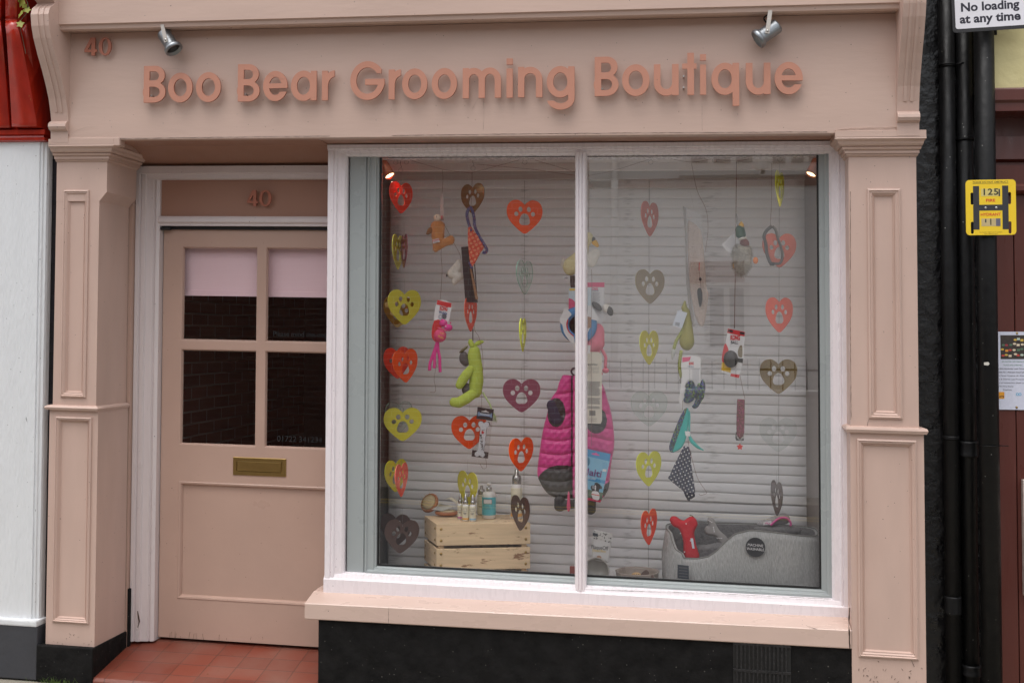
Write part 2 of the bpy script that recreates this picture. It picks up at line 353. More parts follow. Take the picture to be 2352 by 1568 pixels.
def fur(fr, name, balls, n, ln, m, parent, droop=.5, w=.5):
    bm = B(); tot = sum(t[3]*t[4] for t in balls)
    for t in balls:
        for _ in range(int(n*t[3]*t[4]/tot)):
            d = Vector((random.gauss(0, 1), random.gauss(0, 1), random.gauss(0, 1)+.5)).normalized()
            rt = Matrix.Rotation(R(t[6] if len(t) > 6 else 0), 3, 'Z')
            q = rt @ Vector((d.x*t[3], d.y*t[4], d.z*t[5])); a, c = fr.L((t[0], t[1])); k = fr.k
            p = Vector((a, c, t[2]*k)) + q*k*.97; nn = (rt @ d + Vector((random.uniform(-.5, .5), -droop, random.uniform(-.3, .3)))).normalized()
            s = nn.orthogonal().normalized()*w*k*.5; e = p + nn*ln*k*random.uniform(.6, 1.2)
            bm.faces.new([bm.verts.new(fr.M @ x) for x in (p-s, p+s, e)])
    me = bpy.data.meshes.new(name); bm.to_mesh(me); bm.free(); return fin(name, me, m, parent)
def marching(fn, x0, x1, y0, y1, res):
    nx, ny = int((x1-x0)/res)+2, int((y1-y0)/res)+2
    X = np.linspace(x0, x1, nx); Y = np.linspace(y0, y1, ny); G = fn(*np.meshgrid(X, Y)); G = np.where(np.abs(G) < 1e-9, 1e-9, G)
    nxt = {}
    def ip(i, j, k):
        if k == 0: a, b = G[j, i], G[j, i+1]; t = a/(a-b); return (X[i]+t*(X[i+1]-X[i]), Y[j])
        a, b = G[j, i], G[j+1, i]; t = a/(a-b); return (X[i], Y[j]+t*(Y[j+1]-Y[j]))
    T = {1:[(3,0)],2:[(0,1)],3:[(3,1)],4:[(1,2)],5:[(3,2),(1,0)],6:[(0,2)],7:[(3,2)],8:[(2,3)],9:[(2,0)],10:[(0,3),(2,1)],11:[(2,1)],12:[(1,3)],13:[(1,0)],14:[(0,3)]}
    key = lambda i, j, e: {0:(i,j,0),1:(i+1,j,1),2:(i,j+1,0),3:(i,j,1)}[e]
    I = (G > 0).astype(int); C = I[:-1,:-1]+2*I[:-1,1:]+4*I[1:,1:]+8*I[1:,:-1]
    for j, i in zip(*np.nonzero((C > 0) & (C < 15))):
        for a, b in T[int(C[j, i])]: nxt[key(i, j, a)] = key(i, j, b)
    loops = []
    while nxt:
        s = next(iter(nxt)); lp = []; c = s
        while c in nxt: d = nxt.pop(c); lp.append(ip(*c)); c = d
        if len(lp) > 5: loops.append(lp)
    return loops

# ================================================================== THE SHOPFRONT
GZ = -.148                                                    # pavement level on the facade scale
shop = thing('shop_building', 'dusty pink painted shopfront with white framed display window and recessed door', 'shop', Pt(-1.2, 0, GZ))
uL0, uL1 = -3.163, fu(246, 400, 0)                            # left pier
uR0, uR1 = fu(1953, 900, 0), fu(2112, 900, 0)                 # right pier
vFb = 2.503; YF = -.06
vCb = fv(1100, 31, -.17)
vCap = fv(500, 318, -.08)
# --- cornice
bm = B()
u0, u1 = fu(135, 40, -.17), fu(2072, 20, -.17)
prism(bm, [(-.17, vCb), (-.17, vCb+.30), (.3, vCb+.30), (.3, vCb-.015), (-.135, vCb-.015), (-.14, vCb-.028), (-.155, vCb-.022), (-.158, vCb-.004)], u0, u1)
ccn = bobj('cornice', bm, PINK, shop)
# --- fascia board
bm = B(); fl, fr_ = fu(161, 200, YF), fu(2068, 200, YF)
fbox(bm, fl-.06, fr_+.03, YF, .0, vFb, vCb-.016, .003)
fbox(bm, fu(120, 320, YF-.004), fu(275, 320, YF-.004), YF-.005, -.01, vFb-.03, vFb+.012, .004)
bobj('fascia', bm, PINK, shop)
# --- consoles (scroll brackets)
def console(ulo, uhi):
    c = fin_root = None
    prof = [(-70,-.262),(-40,-.27),(-12,-.262),(2,-.245),(9,-.215),(13,-.205),(18,-.212),(30,-.238),(45,-.246),(70,-.24),(95,-.226),(130,-.196),(160,-.166),(190,-.14),(220,-.118),(250,-.104),(270,-.098),(272,-.108),(278,-.118),(284,-.12),(290,-.114),(294,-.100),(320,-.098)]
    prof = [(py, -.075+(y+.104)*1.3) for py, y in prof]
    pts = [(y, fv(115, py, -.17)) for py, y in prof]
    bm = B(); loft(bm, [[Pt(u, y, v) for y, v in pts]+[Pt(u, 0, pts[-1][1]), Pt(u, 0, pts[0][1])] for u in (ulo, uhi)])
    o = bobj('console_bracket', bm, PINKV, shop)
    bm = B(); w = uhi-ulo
    for a in (.28, .58):
        q = [(y-.004, v) for (y, v), (py, _) in zip(pts, prof) if 18 <= py <= 262]
        loft(bm, [[Pt(u, y, v) for y, v in q]+[Pt(u, y+.01, v) for y, v in reversed(q)] for u in (ulo+w*a, ulo+w*(a+.14))])
    bobj('reeding', bm, PINKV, o)
console(fu(70, 45, -.26), fu(110, 45, -.26)+.002)
console(fu(2076, 45, -.26), fu(2129, 45, -.26))
# --- piers
def panel(u0, u1, v0, v1, Y, mo, parent, m=PINKV):
    bm = B(); ring(bm, u0, u1, v0, v1, [(0, Y+.004), (0, Y-.008), (mo*.22, Y-.012), (mo*.36, Y-.006), (mo*.5, Y-.007), (mo*.75, Y+.002), (mo*.8, Y-.001), (mo, Y+.010)], cap=True)
    bobj('panel_moulding', bm, m, parent)
def rect_with_hole(bm, u0, u1, v0, v1, h, Y):
    a0, a1, b0, b1 = h
    for q in ((u0, a0, v0, v1), (a1, u1, v0, v1), (a0, a1, v0, b0), (a0, a1, b1, v1)):
        quad(bm, [Pt(q[0], Y, q[2]), Pt(q[1], Y, q[2]), Pt(q[1], Y, q[3]), Pt(q[0], Y, q[3])])
def pier_body(bm, u0, u1, y1, v0, v1, hole):
    rect_with_hole(bm, u0, u1, v0, v1, hole, 0)
    quad(bm, [Pt(u0, 0, v0), Pt(u0, y1, v0), Pt(u0, y1, v1), Pt(u0, 0, v1)])
    quad(bm, [Pt(u1, 0, v0), Pt(u1, y1, v0), Pt(u1, y1, v1), Pt(u1, 0, v1)])
# left pier
vB = fv(170, 1482, 0); vD = fv(170, 936, 0); vCl = fv(200, 372, 0)
ul1 = fu(221, 900, 0)
bm = B()
hU = (fu(145, 600, 0), fu(203, 600, 0), fv(175, 912, 0), fv(175, 437, 0))
pier_body(bm, uL0+.012, ul1, .30, vD, fv(225, 452, 0), hU)
hL = (fu(123, 1200, 0)+.005, fu(209, 1200, 0)-.002, fv(165, 1429, 0), fv(165, 957, 0))
pier_body(bm, uL0-.004, ul1+.012, .30, vB, vD, hL)
# head block with its sloping stop
vs0, vs1 = fv(225, 462, 0), fv(246, 441, 0)
b2 = [(uL0+.012, vs0-.001), (ul1, vs0), (uL1, vs1), (uL1, vCl+.02), (uL0+.012, vCl+.02)]
loft(bm, [[Pt(u, y, v) for u, v in b2] for y in (-.001, .30)])
pierL = bobj('pier', bm, PINKV, shop)
panel(*hU[:2], *hU[2:], 0, .030, pierL); panel(*hL[:2], *hL[2:], 0, .026, pierL)
bm = B(); stack(bm, uL0, ul1, 0, .30, [(vD-.012, .006), (vD-.012, .016), (vD, .022), (vD+.008, .016), (vD+.012, .004)])
bobj('dado_rail', bm, PINKV, pierL)
def capital(u0, u1, v0, v1, y1, parent, ol=1, orr=1):
    h = v1-v0; bm = B()
    stack(bm, u0, u1, 0, y1, [(v0, .004), (v0+.06*h, .012), (v0+.12*h, .012), (v0+.12*h, .020), (v0+.26*h, .020), (v0+.27*h, .030), (v0+.33*h, .034), (v0+.40*h, .030), (v0+.40*h, .040),
        (v0+.47*h, .048), (v0+.56*h, .052), (v0+.62*h, .062), (v0+.66*h, .068), (v0+.70*h, .066), (v0+.72*h, .060), (v0+.72*h, .066), (v0+.98*h, .066), (v1, .062)], ol=ol, orr=orr)
    bobj('capital', bm, PINK, parent)
capital(uL0+.01, uL1, vCl, vFb+.006, .30, pierL, ol=.1)
bm = B(); fbox(bm, uL0-.035, ul1+.02, -.03, .31, GZ, vB, .006)
fbox(bm, ul1-.02, ul1+.03, .312, .335, GZ, fv(298, 1352, .31), .004)
bobj('plinth', bm, BLACKP, pierL)
# right pier
vDr = fv(2035, 987, 0); vCr = fv(2030, 360, 0)
bm = B()
hU = (fu(1993, 600, 0), fu(2069, 600, 0), fv(2030, 961, 0), fv(2030, 434, 0))
pier_body(bm, uR0, uR1-.004, .2, vDr, vCr+.02, hU)
hL = (fu(1970, 1250, 0), fu(2107, 1250, 0), fv(2035, 1510, 0), fv(2035, 1009, 0))
pier_body(bm, uR0-.002, fu(2124, 1200, 0), .2, GZ, vDr, hL)
pierR = bobj('pier', bm, PINKV, shop)
panel(*hU[:2], *hU[2:], 0, .034, pierR); panel(*hL[:2], *hL[2:], 0, .030, pierR)
bm = B(); stack(bm, uR0, uR1+.01, 0, .2, [(vDr-.014, .006), (vDr-.014, .016), (vDr, .022), (vDr+.01, .018), (vDr+.014, .004)])
bobj('dado_rail', bm, PINKV, pierR)
capital(uR0+.002, uR1-.002, vCr, vFb+.012, .12, pierR, orr=.45)
# --- recess: sloping soffit, side wall, transom, frame, door
YD, YFr = .40, .33
bm = B()
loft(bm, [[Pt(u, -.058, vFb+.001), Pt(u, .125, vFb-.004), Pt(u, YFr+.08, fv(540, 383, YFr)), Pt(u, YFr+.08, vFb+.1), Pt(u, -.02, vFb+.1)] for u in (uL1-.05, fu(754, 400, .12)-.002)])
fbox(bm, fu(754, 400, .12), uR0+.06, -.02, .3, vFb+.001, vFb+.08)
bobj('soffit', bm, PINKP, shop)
bm = B(); fbox(bm, fu(289, 700, .30)-.05, fu(307, 700, YFr), .305, .42, GZ, fv(540, 380, YFr))
bobj('recess_wall', bm, PINKD, shop)
uf0, uf1 = fu(307, 800, YFr), fu(371, 800, YD)
bm = B(); w = uf1-uf0; uDr = fu(372, 900, YD)+1.11
vH0, vH1 = fv(540, 411, YFr), fv(540, 381, YFr)
pr = [(uf0, .44), (uf0, YFr), (uf0+.16*w, YFr), (uf0+.2*w, YFr+.012), (uf0+.26*w, YFr+.004), (uf0+.42*w, YFr+.004), (uf0+.46*w, YFr+.016), (uf0+.74*w, YFr+.018), (uf0+.78*w, YFr+.03), (uf0+.86*w, YFr+.022), (uf1, YFr+.03), (uf1, .44)]
vprism(bm, pr, fv(330, 1474, YFr), vH1-.001)
bobj('door_jamb', bm, WHITEF, shop)
bm = B(); prism(bm, [(.44, vH1), (YFr-.003, vH1), (YFr-.003, vH0+.03), (YFr+.01, vH0+.025), (YFr+.012, vH0+.006), (YFr+.022, vH0), (.44, vH0)], uf0+.001, uDr)
bobj('door_head', bm, WHITEF, shop)
vT1, vT0 = fv(540, 497, YFr+.03), fv(540, 519, YFr+.03)
bm = B(); prism(bm, [(.44, vT1), (YFr+.028, vT1), (YFr+.018, vT1-.012), (YFr+.018, vT0+.02), (YFr+.03, vT0+.01), (YFr+.03, vT0), (.44, vT0)], uf1-.006, uDr)
bobj('transom', bm, WHITEF, shop)
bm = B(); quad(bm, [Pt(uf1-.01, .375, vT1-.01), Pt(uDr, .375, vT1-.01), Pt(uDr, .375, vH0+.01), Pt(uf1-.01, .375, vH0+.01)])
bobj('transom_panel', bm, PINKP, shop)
bm = B(); fbox(bm, uf1, uDr, .385, .44, vT0-.016, vT0-.001); fbox(bm, uf1, uf1+.055, .365, .384, vT0-.022, vT0-.006, .003)
bobj('door_gap_shade', bm, DARK, shop)  # dark strip puts in the shade of the gap above the door
# door
dv0, dv1 = fv(560, 1474, YD), vT0-.017
du0, du1 = uf1+.004, uDr-.02
um0, um1 = fu(591, 700, YD), fu(609, 700, YD)
pu0, pu1 = fu(416, 700, YD), du1-(fu(416, 700, YD)-du0)
pv = [fv(505, 1024, YD), fv(505, 802, YD), fv(505, 784, YD), fv(505, 566, YD)]
lv0, lv1 = fv(500, 1379, YD), fv(500, 1108, YD)
bm = B()
def bars(bm, us, vs, holes, Y):
    for i in range(len(us)-1):
        for j in range(len(vs)-1):
            if (i, j) in holes: continue
            quad(bm, [Pt(us[i], Y, vs[j]), Pt(us[i+1], Y, vs[j]), Pt(us[i+1], Y, vs[j+1]), Pt(us[i], Y, vs[j+1])])
us = [du0, pu0, um0, um1, pu1, du1]; vs = [dv0, lv0, lv1, pv[0], pv[1], pv[2], pv[3], dv1]
bars(bm, us, vs, {(1, 1), (2, 1), (3, 1), (1, 3), (3, 3), (1, 5), (3, 5)}, YD)
PM = [(0, YD), (.004, YD-.003), (.012, YD-.001), (.018, YD+.009), (.02, YD+.016)]
ring(bm, pu0, pu1, lv0, lv1, PM, cap=True)
for a, b in ((pu0, um0), (um1, pu1)):
    for c, d in ((pv[0], pv[1]), (pv[2], pv[3])): ring(bm, a, b, c, d, [(0, YD), (.004, YD+.001), (.008, YD+.010), (.010, YD+.018)])
for a in (du0, du1): quad(bm, [Pt(a, YD, dv0), Pt(a, YD+.04, dv0), Pt(a, YD+.04, dv1), Pt(a, YD, dv1)])
quad(bm, [Pt(du0, YD, dv1), Pt(du1, YD, dv1), Pt(du1, YD+.04, dv1), Pt(du0, YD+.04, dv1)])
door = bobj('door', bm, PINKD, shop)
for a, b in ((pu0, um0), (um1, pu1)):
    for c, d in ((pv[0], pv[1]), (pv[2], pv[3])):
        bm = B(); quad(bm, [Pt(a+.008, YD+.017, c+.008), Pt(b-.008, YD+.017, c+.008), Pt(b-.008, YD+.017, d-.008), Pt(a+.008, YD+.017, d-.008)])
        bobj('pane', bm, DGLASS, door)
lb = Fr(597, 1070, YD); bm = B()
a0, a1, b0, b1 = fu(536, 1070, YD), fu(657.5, 1070, YD), fv(597, 1092, YD), fv(597, 1051, YD)
ring(bm, a0, a1, b0, b1, [(0, YD), (0, YD-.004), (.002, YD-.005), (.019, YD-.005), (.021, YD-.001)], cap=True)
fbox(bm, a0+.023, a1-.027, YD-.006, YD-.002, b0+.022, b1-.020, .0015)
bobj('letter_slot', bm, BRASS, door)
for s, x, y, h, sp in (('Please mind the step', 690, 768, 11, 1.0), ('01722 341234', 688, 1009, 13, 1.5)):
    f = Fr(x, y, YD+.012)
    t = txt(f, 'door_lettering', s, x if s[0] == 'P' else x+0, y, h, flat('vinyl_grey', (36, 36, 38)), door, z=0, rot=-1)
# roller blind inside the door
bm = B(); Yb = YD+.06
rb0, rb1 = fv(500, 680, Yb), dv1
PB = mat('pink_roller_fabric', srgb(240, 208, 214), .8, var=.03)
quad(bm, [Pt(pu0-.01, Yb, rb0+.03), Pt(pu1, Yb, rb0+.03), Pt(pu1, Yb, rb1), Pt(pu0-.01, Yb, rb1)])
fbox(bm, pu0-.01, pu1, Yb-.004, Yb+.004, rb0, rb0+.03, .002)
bobj('roller_blind', bm, PB, shop)
# dark room behind the door, with what little shows of it
bm = B(); x0, x1 = du0-.4, fu(890, 800, .62)-.03
RM = flat('dim_interior', (88, 84, 82), .8)
for q in (((x0, .46), (x0, 3.4)), ((x0, 3.4), (x1, 3.4)), ((x1, 3.4), (x1, .46))):
    quad(bm, [Pt(q[0][0], q[0][1], -.05), Pt(q[1][0], q[1][1], -.05), Pt(q[1][0], q[1][1], 2.55), Pt(q[0][0], q[0][1], 2.55)])
quad(bm, [Pt(x0, .46, -.05), Pt(x1, .46, -.05), Pt(x1, 3.4, -.05), Pt(x0, 3.4, -.05)])
quad(bm, [Pt(x0, .46, 2.55), Pt(x1, .46, 2.55), Pt(x1, 3.4, 2.55), Pt(x0, 3.4, 2.55)])
bobj('interior_room', bm, RM, shop)
# --- tiled doorstep
def tilemat():
    m = bpy.data.materials.new('quarry_tile'); m.use_nodes = True; n, l = m.node_tree.nodes, m.node_tree.links; b = n['Principled BSDF']
    geo = n.new('ShaderNodeNewGeometry'); br = n.new('ShaderNodeTexBrick'); mp = n.new('ShaderNodeMapping'); l.new(geo.outputs['Position'], mp.inputs[0]); l.new(mp.outputs[0], br.inputs[0])
    mp.inputs['Location'].default_value = (.03, .05, 0)
    br.offset = 0.0; br.inputs['Scale'].default_value = 1; br.inputs['Brick Width'].default_value = .148; br.inputs['Row Height'].default_value = .112; br.inputs['Mortar Size'].default_value = .0028; br.inputs['Mortar Smooth'].default_value = .4
    br.inputs['Color1'].default_value = srgb(134, 66, 49); br.inputs['Color2'].default_value = srgb(116, 56, 42); br.inputs['Mortar'].default_value = srgb(92, 54, 44)
    nz = n.new('ShaderNodeTexNoise'); nz.inputs['Scale'].default_value = 4; nz.inputs['Detail'].default_value = 8; l.new(geo.outputs['Position'], nz.inputs['Vector'])
    rp = n.new('ShaderNodeMapRange'); rp.inputs[1].default_value = .42; rp.inputs[2].default_value = .7; rp.inputs[4].default_value = .4; l.new(nz.outputs[0], rp.inputs[0])
    mx = n.new('ShaderNodeMix'); mx.data_type = 'RGBA'; l.new(rp.outputs[0], mx.inputs[0]); l.new(br.outputs[0], mx.inputs[6]); mx.inputs[7].default_value = srgb(140, 112, 100)
    l.new(mx.outputs[2], b.inputs['Base Color']); b.inputs['Roughness'].default_value = .38
    bp = n.new('ShaderNodeBump'); bp.inputs['Strength'].default_value = .6; bp.inputs['Distance'].default_value = .003; bp.invert = True; l.new(br.outputs[1], bp.inputs['Height']); l.new(bp.outputs[0], b.inputs['Normal'])
    return m
bm = B(); fvF = dv0-.012
loft(bm, [[Pt(u, .44, fvF), Pt(u, -.015, GZ+.030), Pt(u, -.024, GZ+.016), Pt(u, -.024, GZ-.1), Pt(u, .44, GZ-.1)] for u in (ul1-.06, fu(760, 1450, 0))])
bobj('tiled_step', bm, tilemat(), shop)
# --- stall riser and sill
us0 = fu(729, 1500, 0)+.0
bm = B()
vSt0, vSt1 = .225, .33
fbox(bm, us0, uR0+.01, .01, .6, GZ-.02, .245, .004)
riser = bobj('stall_riser', bm, BLACKP, shop)
bm = B(); v0 = fv(1750, 1600, 0)
for r in range(2):
    for i in range(13):
        a = fu(1686, 1540, 0)+i*.0178; b = fv(1750, 1484, 0)-r*.118
        fbox(bm, a+.0095, a+.0178, -.001, .0085, b-.105, b, .0015)
for r in range(3): fbox(bm, fu(1684, 1540, 0), fu(1817, 1540, 0), -.0015, .0085, fv(1750, 1484, 0)-r*.118, fv(1750, 1484, 0)-r*.118+.013, .0015)
vb_ = B(); fbox(vb_, fu(1684, 1540, 0), fu(1817, 1540, 0), .0065, .0092, fv(1750, 1484, 0)-.245, fv(1750, 1484, 0)+.005); bobj('vent_back', vb_, DARK, riser)
bobj('air_vent', bm, [mat('dusty_black_iron', srgb(30, 28, 28), .8, var=.9, vscale=30, bump=.5, bscale=60)], riser)
bm = B(); sl0 = fu(700, 1400, -.005)
vs_t = fv(1300, 1410, -.005)
def sillv(px, top): return fv(px, top, -.005)
# slightly tapering timber sill
a = (sl0, sillv(700, 1421), sillv(700, 1384)); b = (uR0-.004, sillv(1950, 1489), sillv(1950, 1446))
loops = []
for u, lo, hi in (a, b):
    loops.append([Pt(u, -.002, lo), Pt(u, -.005, lo+.004), Pt(u, -.005, hi-.004), Pt(u, -.001, hi), Pt(u, .125, hi+.028), Pt(u, .30, hi+.028), Pt(u, .30, lo)])
loft(bm, loops); bobj('sill', bm, SILLM, shop)
# --- white window frame
YW = .12
wu0, wu1 = fu(749, 800, YW), uR0+.004
iu0, iu1 = fu(795, 500, YW)-.004, fu(1909.5, 900, YW)
iv0, iv1 = (fv(790, 1324, YW)+fv(1911, 1371, YW))/2, (fv(800, 357, YW)+fv(1908, 351, YW))/2
ov0, ov1 = fv(1400, 1398, YW)-.002, vFb-.004
bm = B()
def jamb(a, b, flip):   # moulded upright from outer a to inner b
    w = b-a
    return [(a, .30), (a, YW+.004), (a+.03*w, YW), (a+.30*w, YW), (a+.33*w, YW+.006), (a+.40*w, YW+.002), (a+.48*w, YW+.003), (a+.52*w, YW+.012), (a+.88*w, YW+.016), (a+.95*w, YW+.024), (b, YW+.03), (b, .30)]
vprism(bm, jamb(wu0, iu0, 0), ov0, ov1-.03); vprism(bm, jamb(wu1, iu1, 1), ov0, ov1-.03)
h = iv1; t = vFb-.004-h
prism(bm, [(.30, h+t), (YW-.006, h+t), (YW-.006, h+.62*t), (YW+.002, h+.58*t), (YW+.002, h+.45*t), (YW+.012, h+.40*t), (YW+.014, h+.18*t), (YW+.022, h+.12*t), (YW+.03, h), (.30, h)], wu0-.001, wu1)
# bottom rail with bevelled top
t = iv0-ov0
prism(bm, [(.30, ov0), (YW-.003, ov0), (YW-.004, ov0+.70*t), (YW+.001, ov0+.74*t), (YW+.004, ov0+.78*t), (YW+.012, iv0-.004), (YW+.04, iv0+.002), (.30, iv0+.002)], wu0-.002, wu1)
frame = bobj('window_frame', bm, WHITE, shop)
bm = B(); m0, m1 = fu(1320, 700, YW), fu(1346, 700, YW); w = m1-m0
vprism(bm, [(m0, .2), (m0, YW+.016), (m0+.12*w, YW+.004), (m0+.3*w, YW), (m0+.34*w, YW+.005), (m0+.45*w, YW-.003), (m0+.6*w, YW-.003), (m0+.66*w, YW+.005), (m0+.7*w, YW), (m0+.88*w, YW+.004), (m1, YW+.016), (m1, .2)], iv0-.02, iv1+.01)
bobj('mullion', bm, WHITE, frame)
# --- grey inner frame, gasket, glass
YG = .19
gu0, gu1 = fu(872, 800, YG), fu(1882, 900, YG)
gv1, gv0 = fv(1400, 357.5, YG), fv(1400, 1324, YG)
bm = B()
ring(bm, iu0-.03, iu1+.03, iv0-.03, iv1+.03, [(0, .16), (.028, .160), (.030, .162)])
# left: wide flat panel, then the stepped profile
p1 = fu(838, 800, .165); e = fu(801, 800, .165)
vprism(bm, [(e, .22), (e, .165), (p1, .165), (p1+.002, .172), (p1+.008, .172), (p1+.010, .160), (p1+.016, .160), (p1+.02, .168), (fu(861, 800, .168), .168), (fu(861, 800, .168)+.004, .176), (gu0-.006, .176), (gu0-.004, .186), (gu0, .186), (gu0, .22)], iv0-.02, iv1+.02)
vprism(bm, [(iu1+.02, .22), (iu1+.02, .16), (iu1-.012, .16), (iu1-.02, .168), (gu1+.03, .168), (gu1+.026, .174), (gu1+.004, .178), (gu1, .186), (gu1, .22)], iv0-.02, iv1+.02)
gb = gv0
prism(bm, [(.22, iv0-.02), (.158, iv0-.02), (.158, iv0+.012), (.164, iv0+.016), (.164, iv0+.45*(gb-iv0)), (.172, iv0+.5*(gb-iv0)), (.174, gb-.012), (.186, gb-.004), (.186, gb), (.22, gb)], p1+.018, iu1)
prism(bm, [(.22, iv1+.02), (.16, iv1+.02), (.16, gv1+.01), (.172, gv1+.008), (.178, gv1+.002), (.22, gv1)], e, iu1)
grey = bobj('inner_frame', bm, GREY, shop)
bm = B(); ring(bm, gu0-.003, gu1+.003, gv0-.003, gv1+.003, [(0, .184), (.001, .182), (.007, .182), (.009, .188)])
bobj('gasket', bm, DARK, grey)
bm = B(); quad(bm, [Pt(gu0, YG, gv0), Pt(gu1, YG, gv0), Pt(gu1, YG, gv1), Pt(gu0, YG, gv1)])
bobj('window_glass', bm, GLASS, shop)
# --- the display box behind the glass
YB = .68; bu0, bu1 = fu(896, 800, YB), fu(1850, 800, YB); wl_, wr_ = fu(868, 800, YB), fu(1884, 900, YB)+.04
cv, bv = gv1+.012, fv(1100, 1345, .35)
bm = B()
quad(bm, [Pt(wl_, .2, cv), Pt(wr_, .2, cv), Pt(wr_, .77, cv), Pt(wl_, .77, cv)])
prism(bm, [(.50, cv), (.50, cv-.035), (.515, cv-.04), (.515, cv)], wl_, wr_)
bobj('display_ceiling', bm, PINKREF, shop)
bm = B()
WALLM = flat('display_wall', (196, 186, 182), .6)
quad(bm, [Pt(wl_, .2, bv), Pt(wl_, .77, bv), Pt(wl_, .77, cv), Pt(wl_, .2, cv)])
quad(bm, [Pt(wr_, .2, bv), Pt(wr_, .77, bv), Pt(wr_, .77, cv), Pt(wr_, .2, cv)])
quad(bm, [Pt(wl_, .76, bv), Pt(wr_, .76, bv), Pt(wr_, .76, cv), Pt(wl_, .76, cv)])
bobj('display_wall', bm, WALLM, shop)
bm = B(); fbox(bm, wl_, wr_, .2, .75, bv-.03, bv); bobj('display_shelf', bm, flat('shelf_board', (190, 182, 176), .5), shop)
# small grey side light in the left wall of the display
bm = B(); ring(bm, 0, .1, 0, .1, [(0, 0)]) if 0 else None
def side(y0, y1, v0, v1, d, uu):
    loops = []
    for dd, o in ((0, 0), (0, .02), (d*.5, .022), (d*.55, .014), (d, .012), (d, .002)):
        loops.append([Pt(uu+o, y0+dd, v0+dd), Pt(uu+o, y1-dd, v0+dd), Pt(uu+o, y1-dd, v1-dd), Pt(uu+o, y0+dd, v1-dd)])
    loft(bm, loops, cap=False)
side(.24, .60, bv+.05, cv-.05, .05, wl_)
sl = bobj('side_frame', bm, GREY, shop)
bm = B(); quad(bm, [Pt(wl_+.004, .28, bv+.1), Pt(wl_+.004, .56, bv+.1), Pt(wl_+.004, .56, cv-.1), Pt(wl_+.004, .28, cv-.1)])
bobj('side_glass', bm, mat('side_glass_reflection', srgb(172, 168, 166), .1, spec=.8), sl)  # the pane's reflection is put into its opaque pale grey
# upper wall and body of the house
bm = B()
fbox(bm, fl-.1, fr_+.1, .02, .42, vCb+.301, 5.2)
fbox(bm, fl-.1, fr_+.1, .78, 4.5, 2.62, 5.2); fbox(bm, fl-.1, fr_+.1, .305, .8, 2.62, vCb+.2)
fbox(bm, fl-.1, fl, 0.6, 4.5, GZ, 2.61); fbox(bm, fr_+.0, fr_+.1, .7, 4.5, GZ, 2.61); fbox(bm, fl, fr_, 4.3, 4.5, GZ, 2.61)
bobj('upper_wall', bm, BRICK, shop)

# --- Venetian blind
SB = tag(bpy.data.objects.new('venetian_blind', None), 'off white horizontal slatted blind closed behind the window display', 'window blind'); SB.location = Pt((bu0+bu1)/2, YB, bv); COL.objects.link(SB)
bm = B(); pitch = (fv(1600, 1104, YB)-fv(1600, 1186, YB))/3.62
vt = fv(1100, 413, YB); N = int((vt-bv)/pitch)+1
rnd = random.Random(3)
for i in range(N):
    v = vt-i*pitch; tl = rnd.uniform(-.002, .002); loops = []
    nseg = 24
    for s in range(nseg+1):
        u = bu0+(bu1-bu0)*s/nseg; wv = .0012*math.sin(u*7+i*1.7)+.0008*math.sin(u*17+i)
        sec = [(YB+.0012, v+.003), (YB-.0004, v-.001), (YB-.0032, v-.008), (YB-.0050, v-pitch*.5), (YB-.0046+tl*.5, v-pitch*.8), (YB-.0034+tl*.5, v-pitch-.0005), (YB-.0026+tl*.5, v-pitch-.0005), (YB-.001, v-pitch*.5), (YB+.0020, v+.003)]
        loops.append([Pt(u, y+wv, z+wv*.5) for y, z in sec])
    loft(bm, loops, smooth=True)
bobj('slats', bm, BLIND, SB)
bm = B(); fbox(bm, bu0-.004, bu1+.004, YB-.03, YB+.02, vt-.004, vt+.052, .003); bobj('head_rail', bm, mat('head_rail_paint', srgb(190, 184, 180), .4), SB)
bm = B()
for px in (1205, 1491, 1790): tube(bm, [W(px, 415, YB-.016), W(px-2, 1330, YB-.018)], .0009, 5)
bobj('ladder_cord', bm, THREAD, SB)

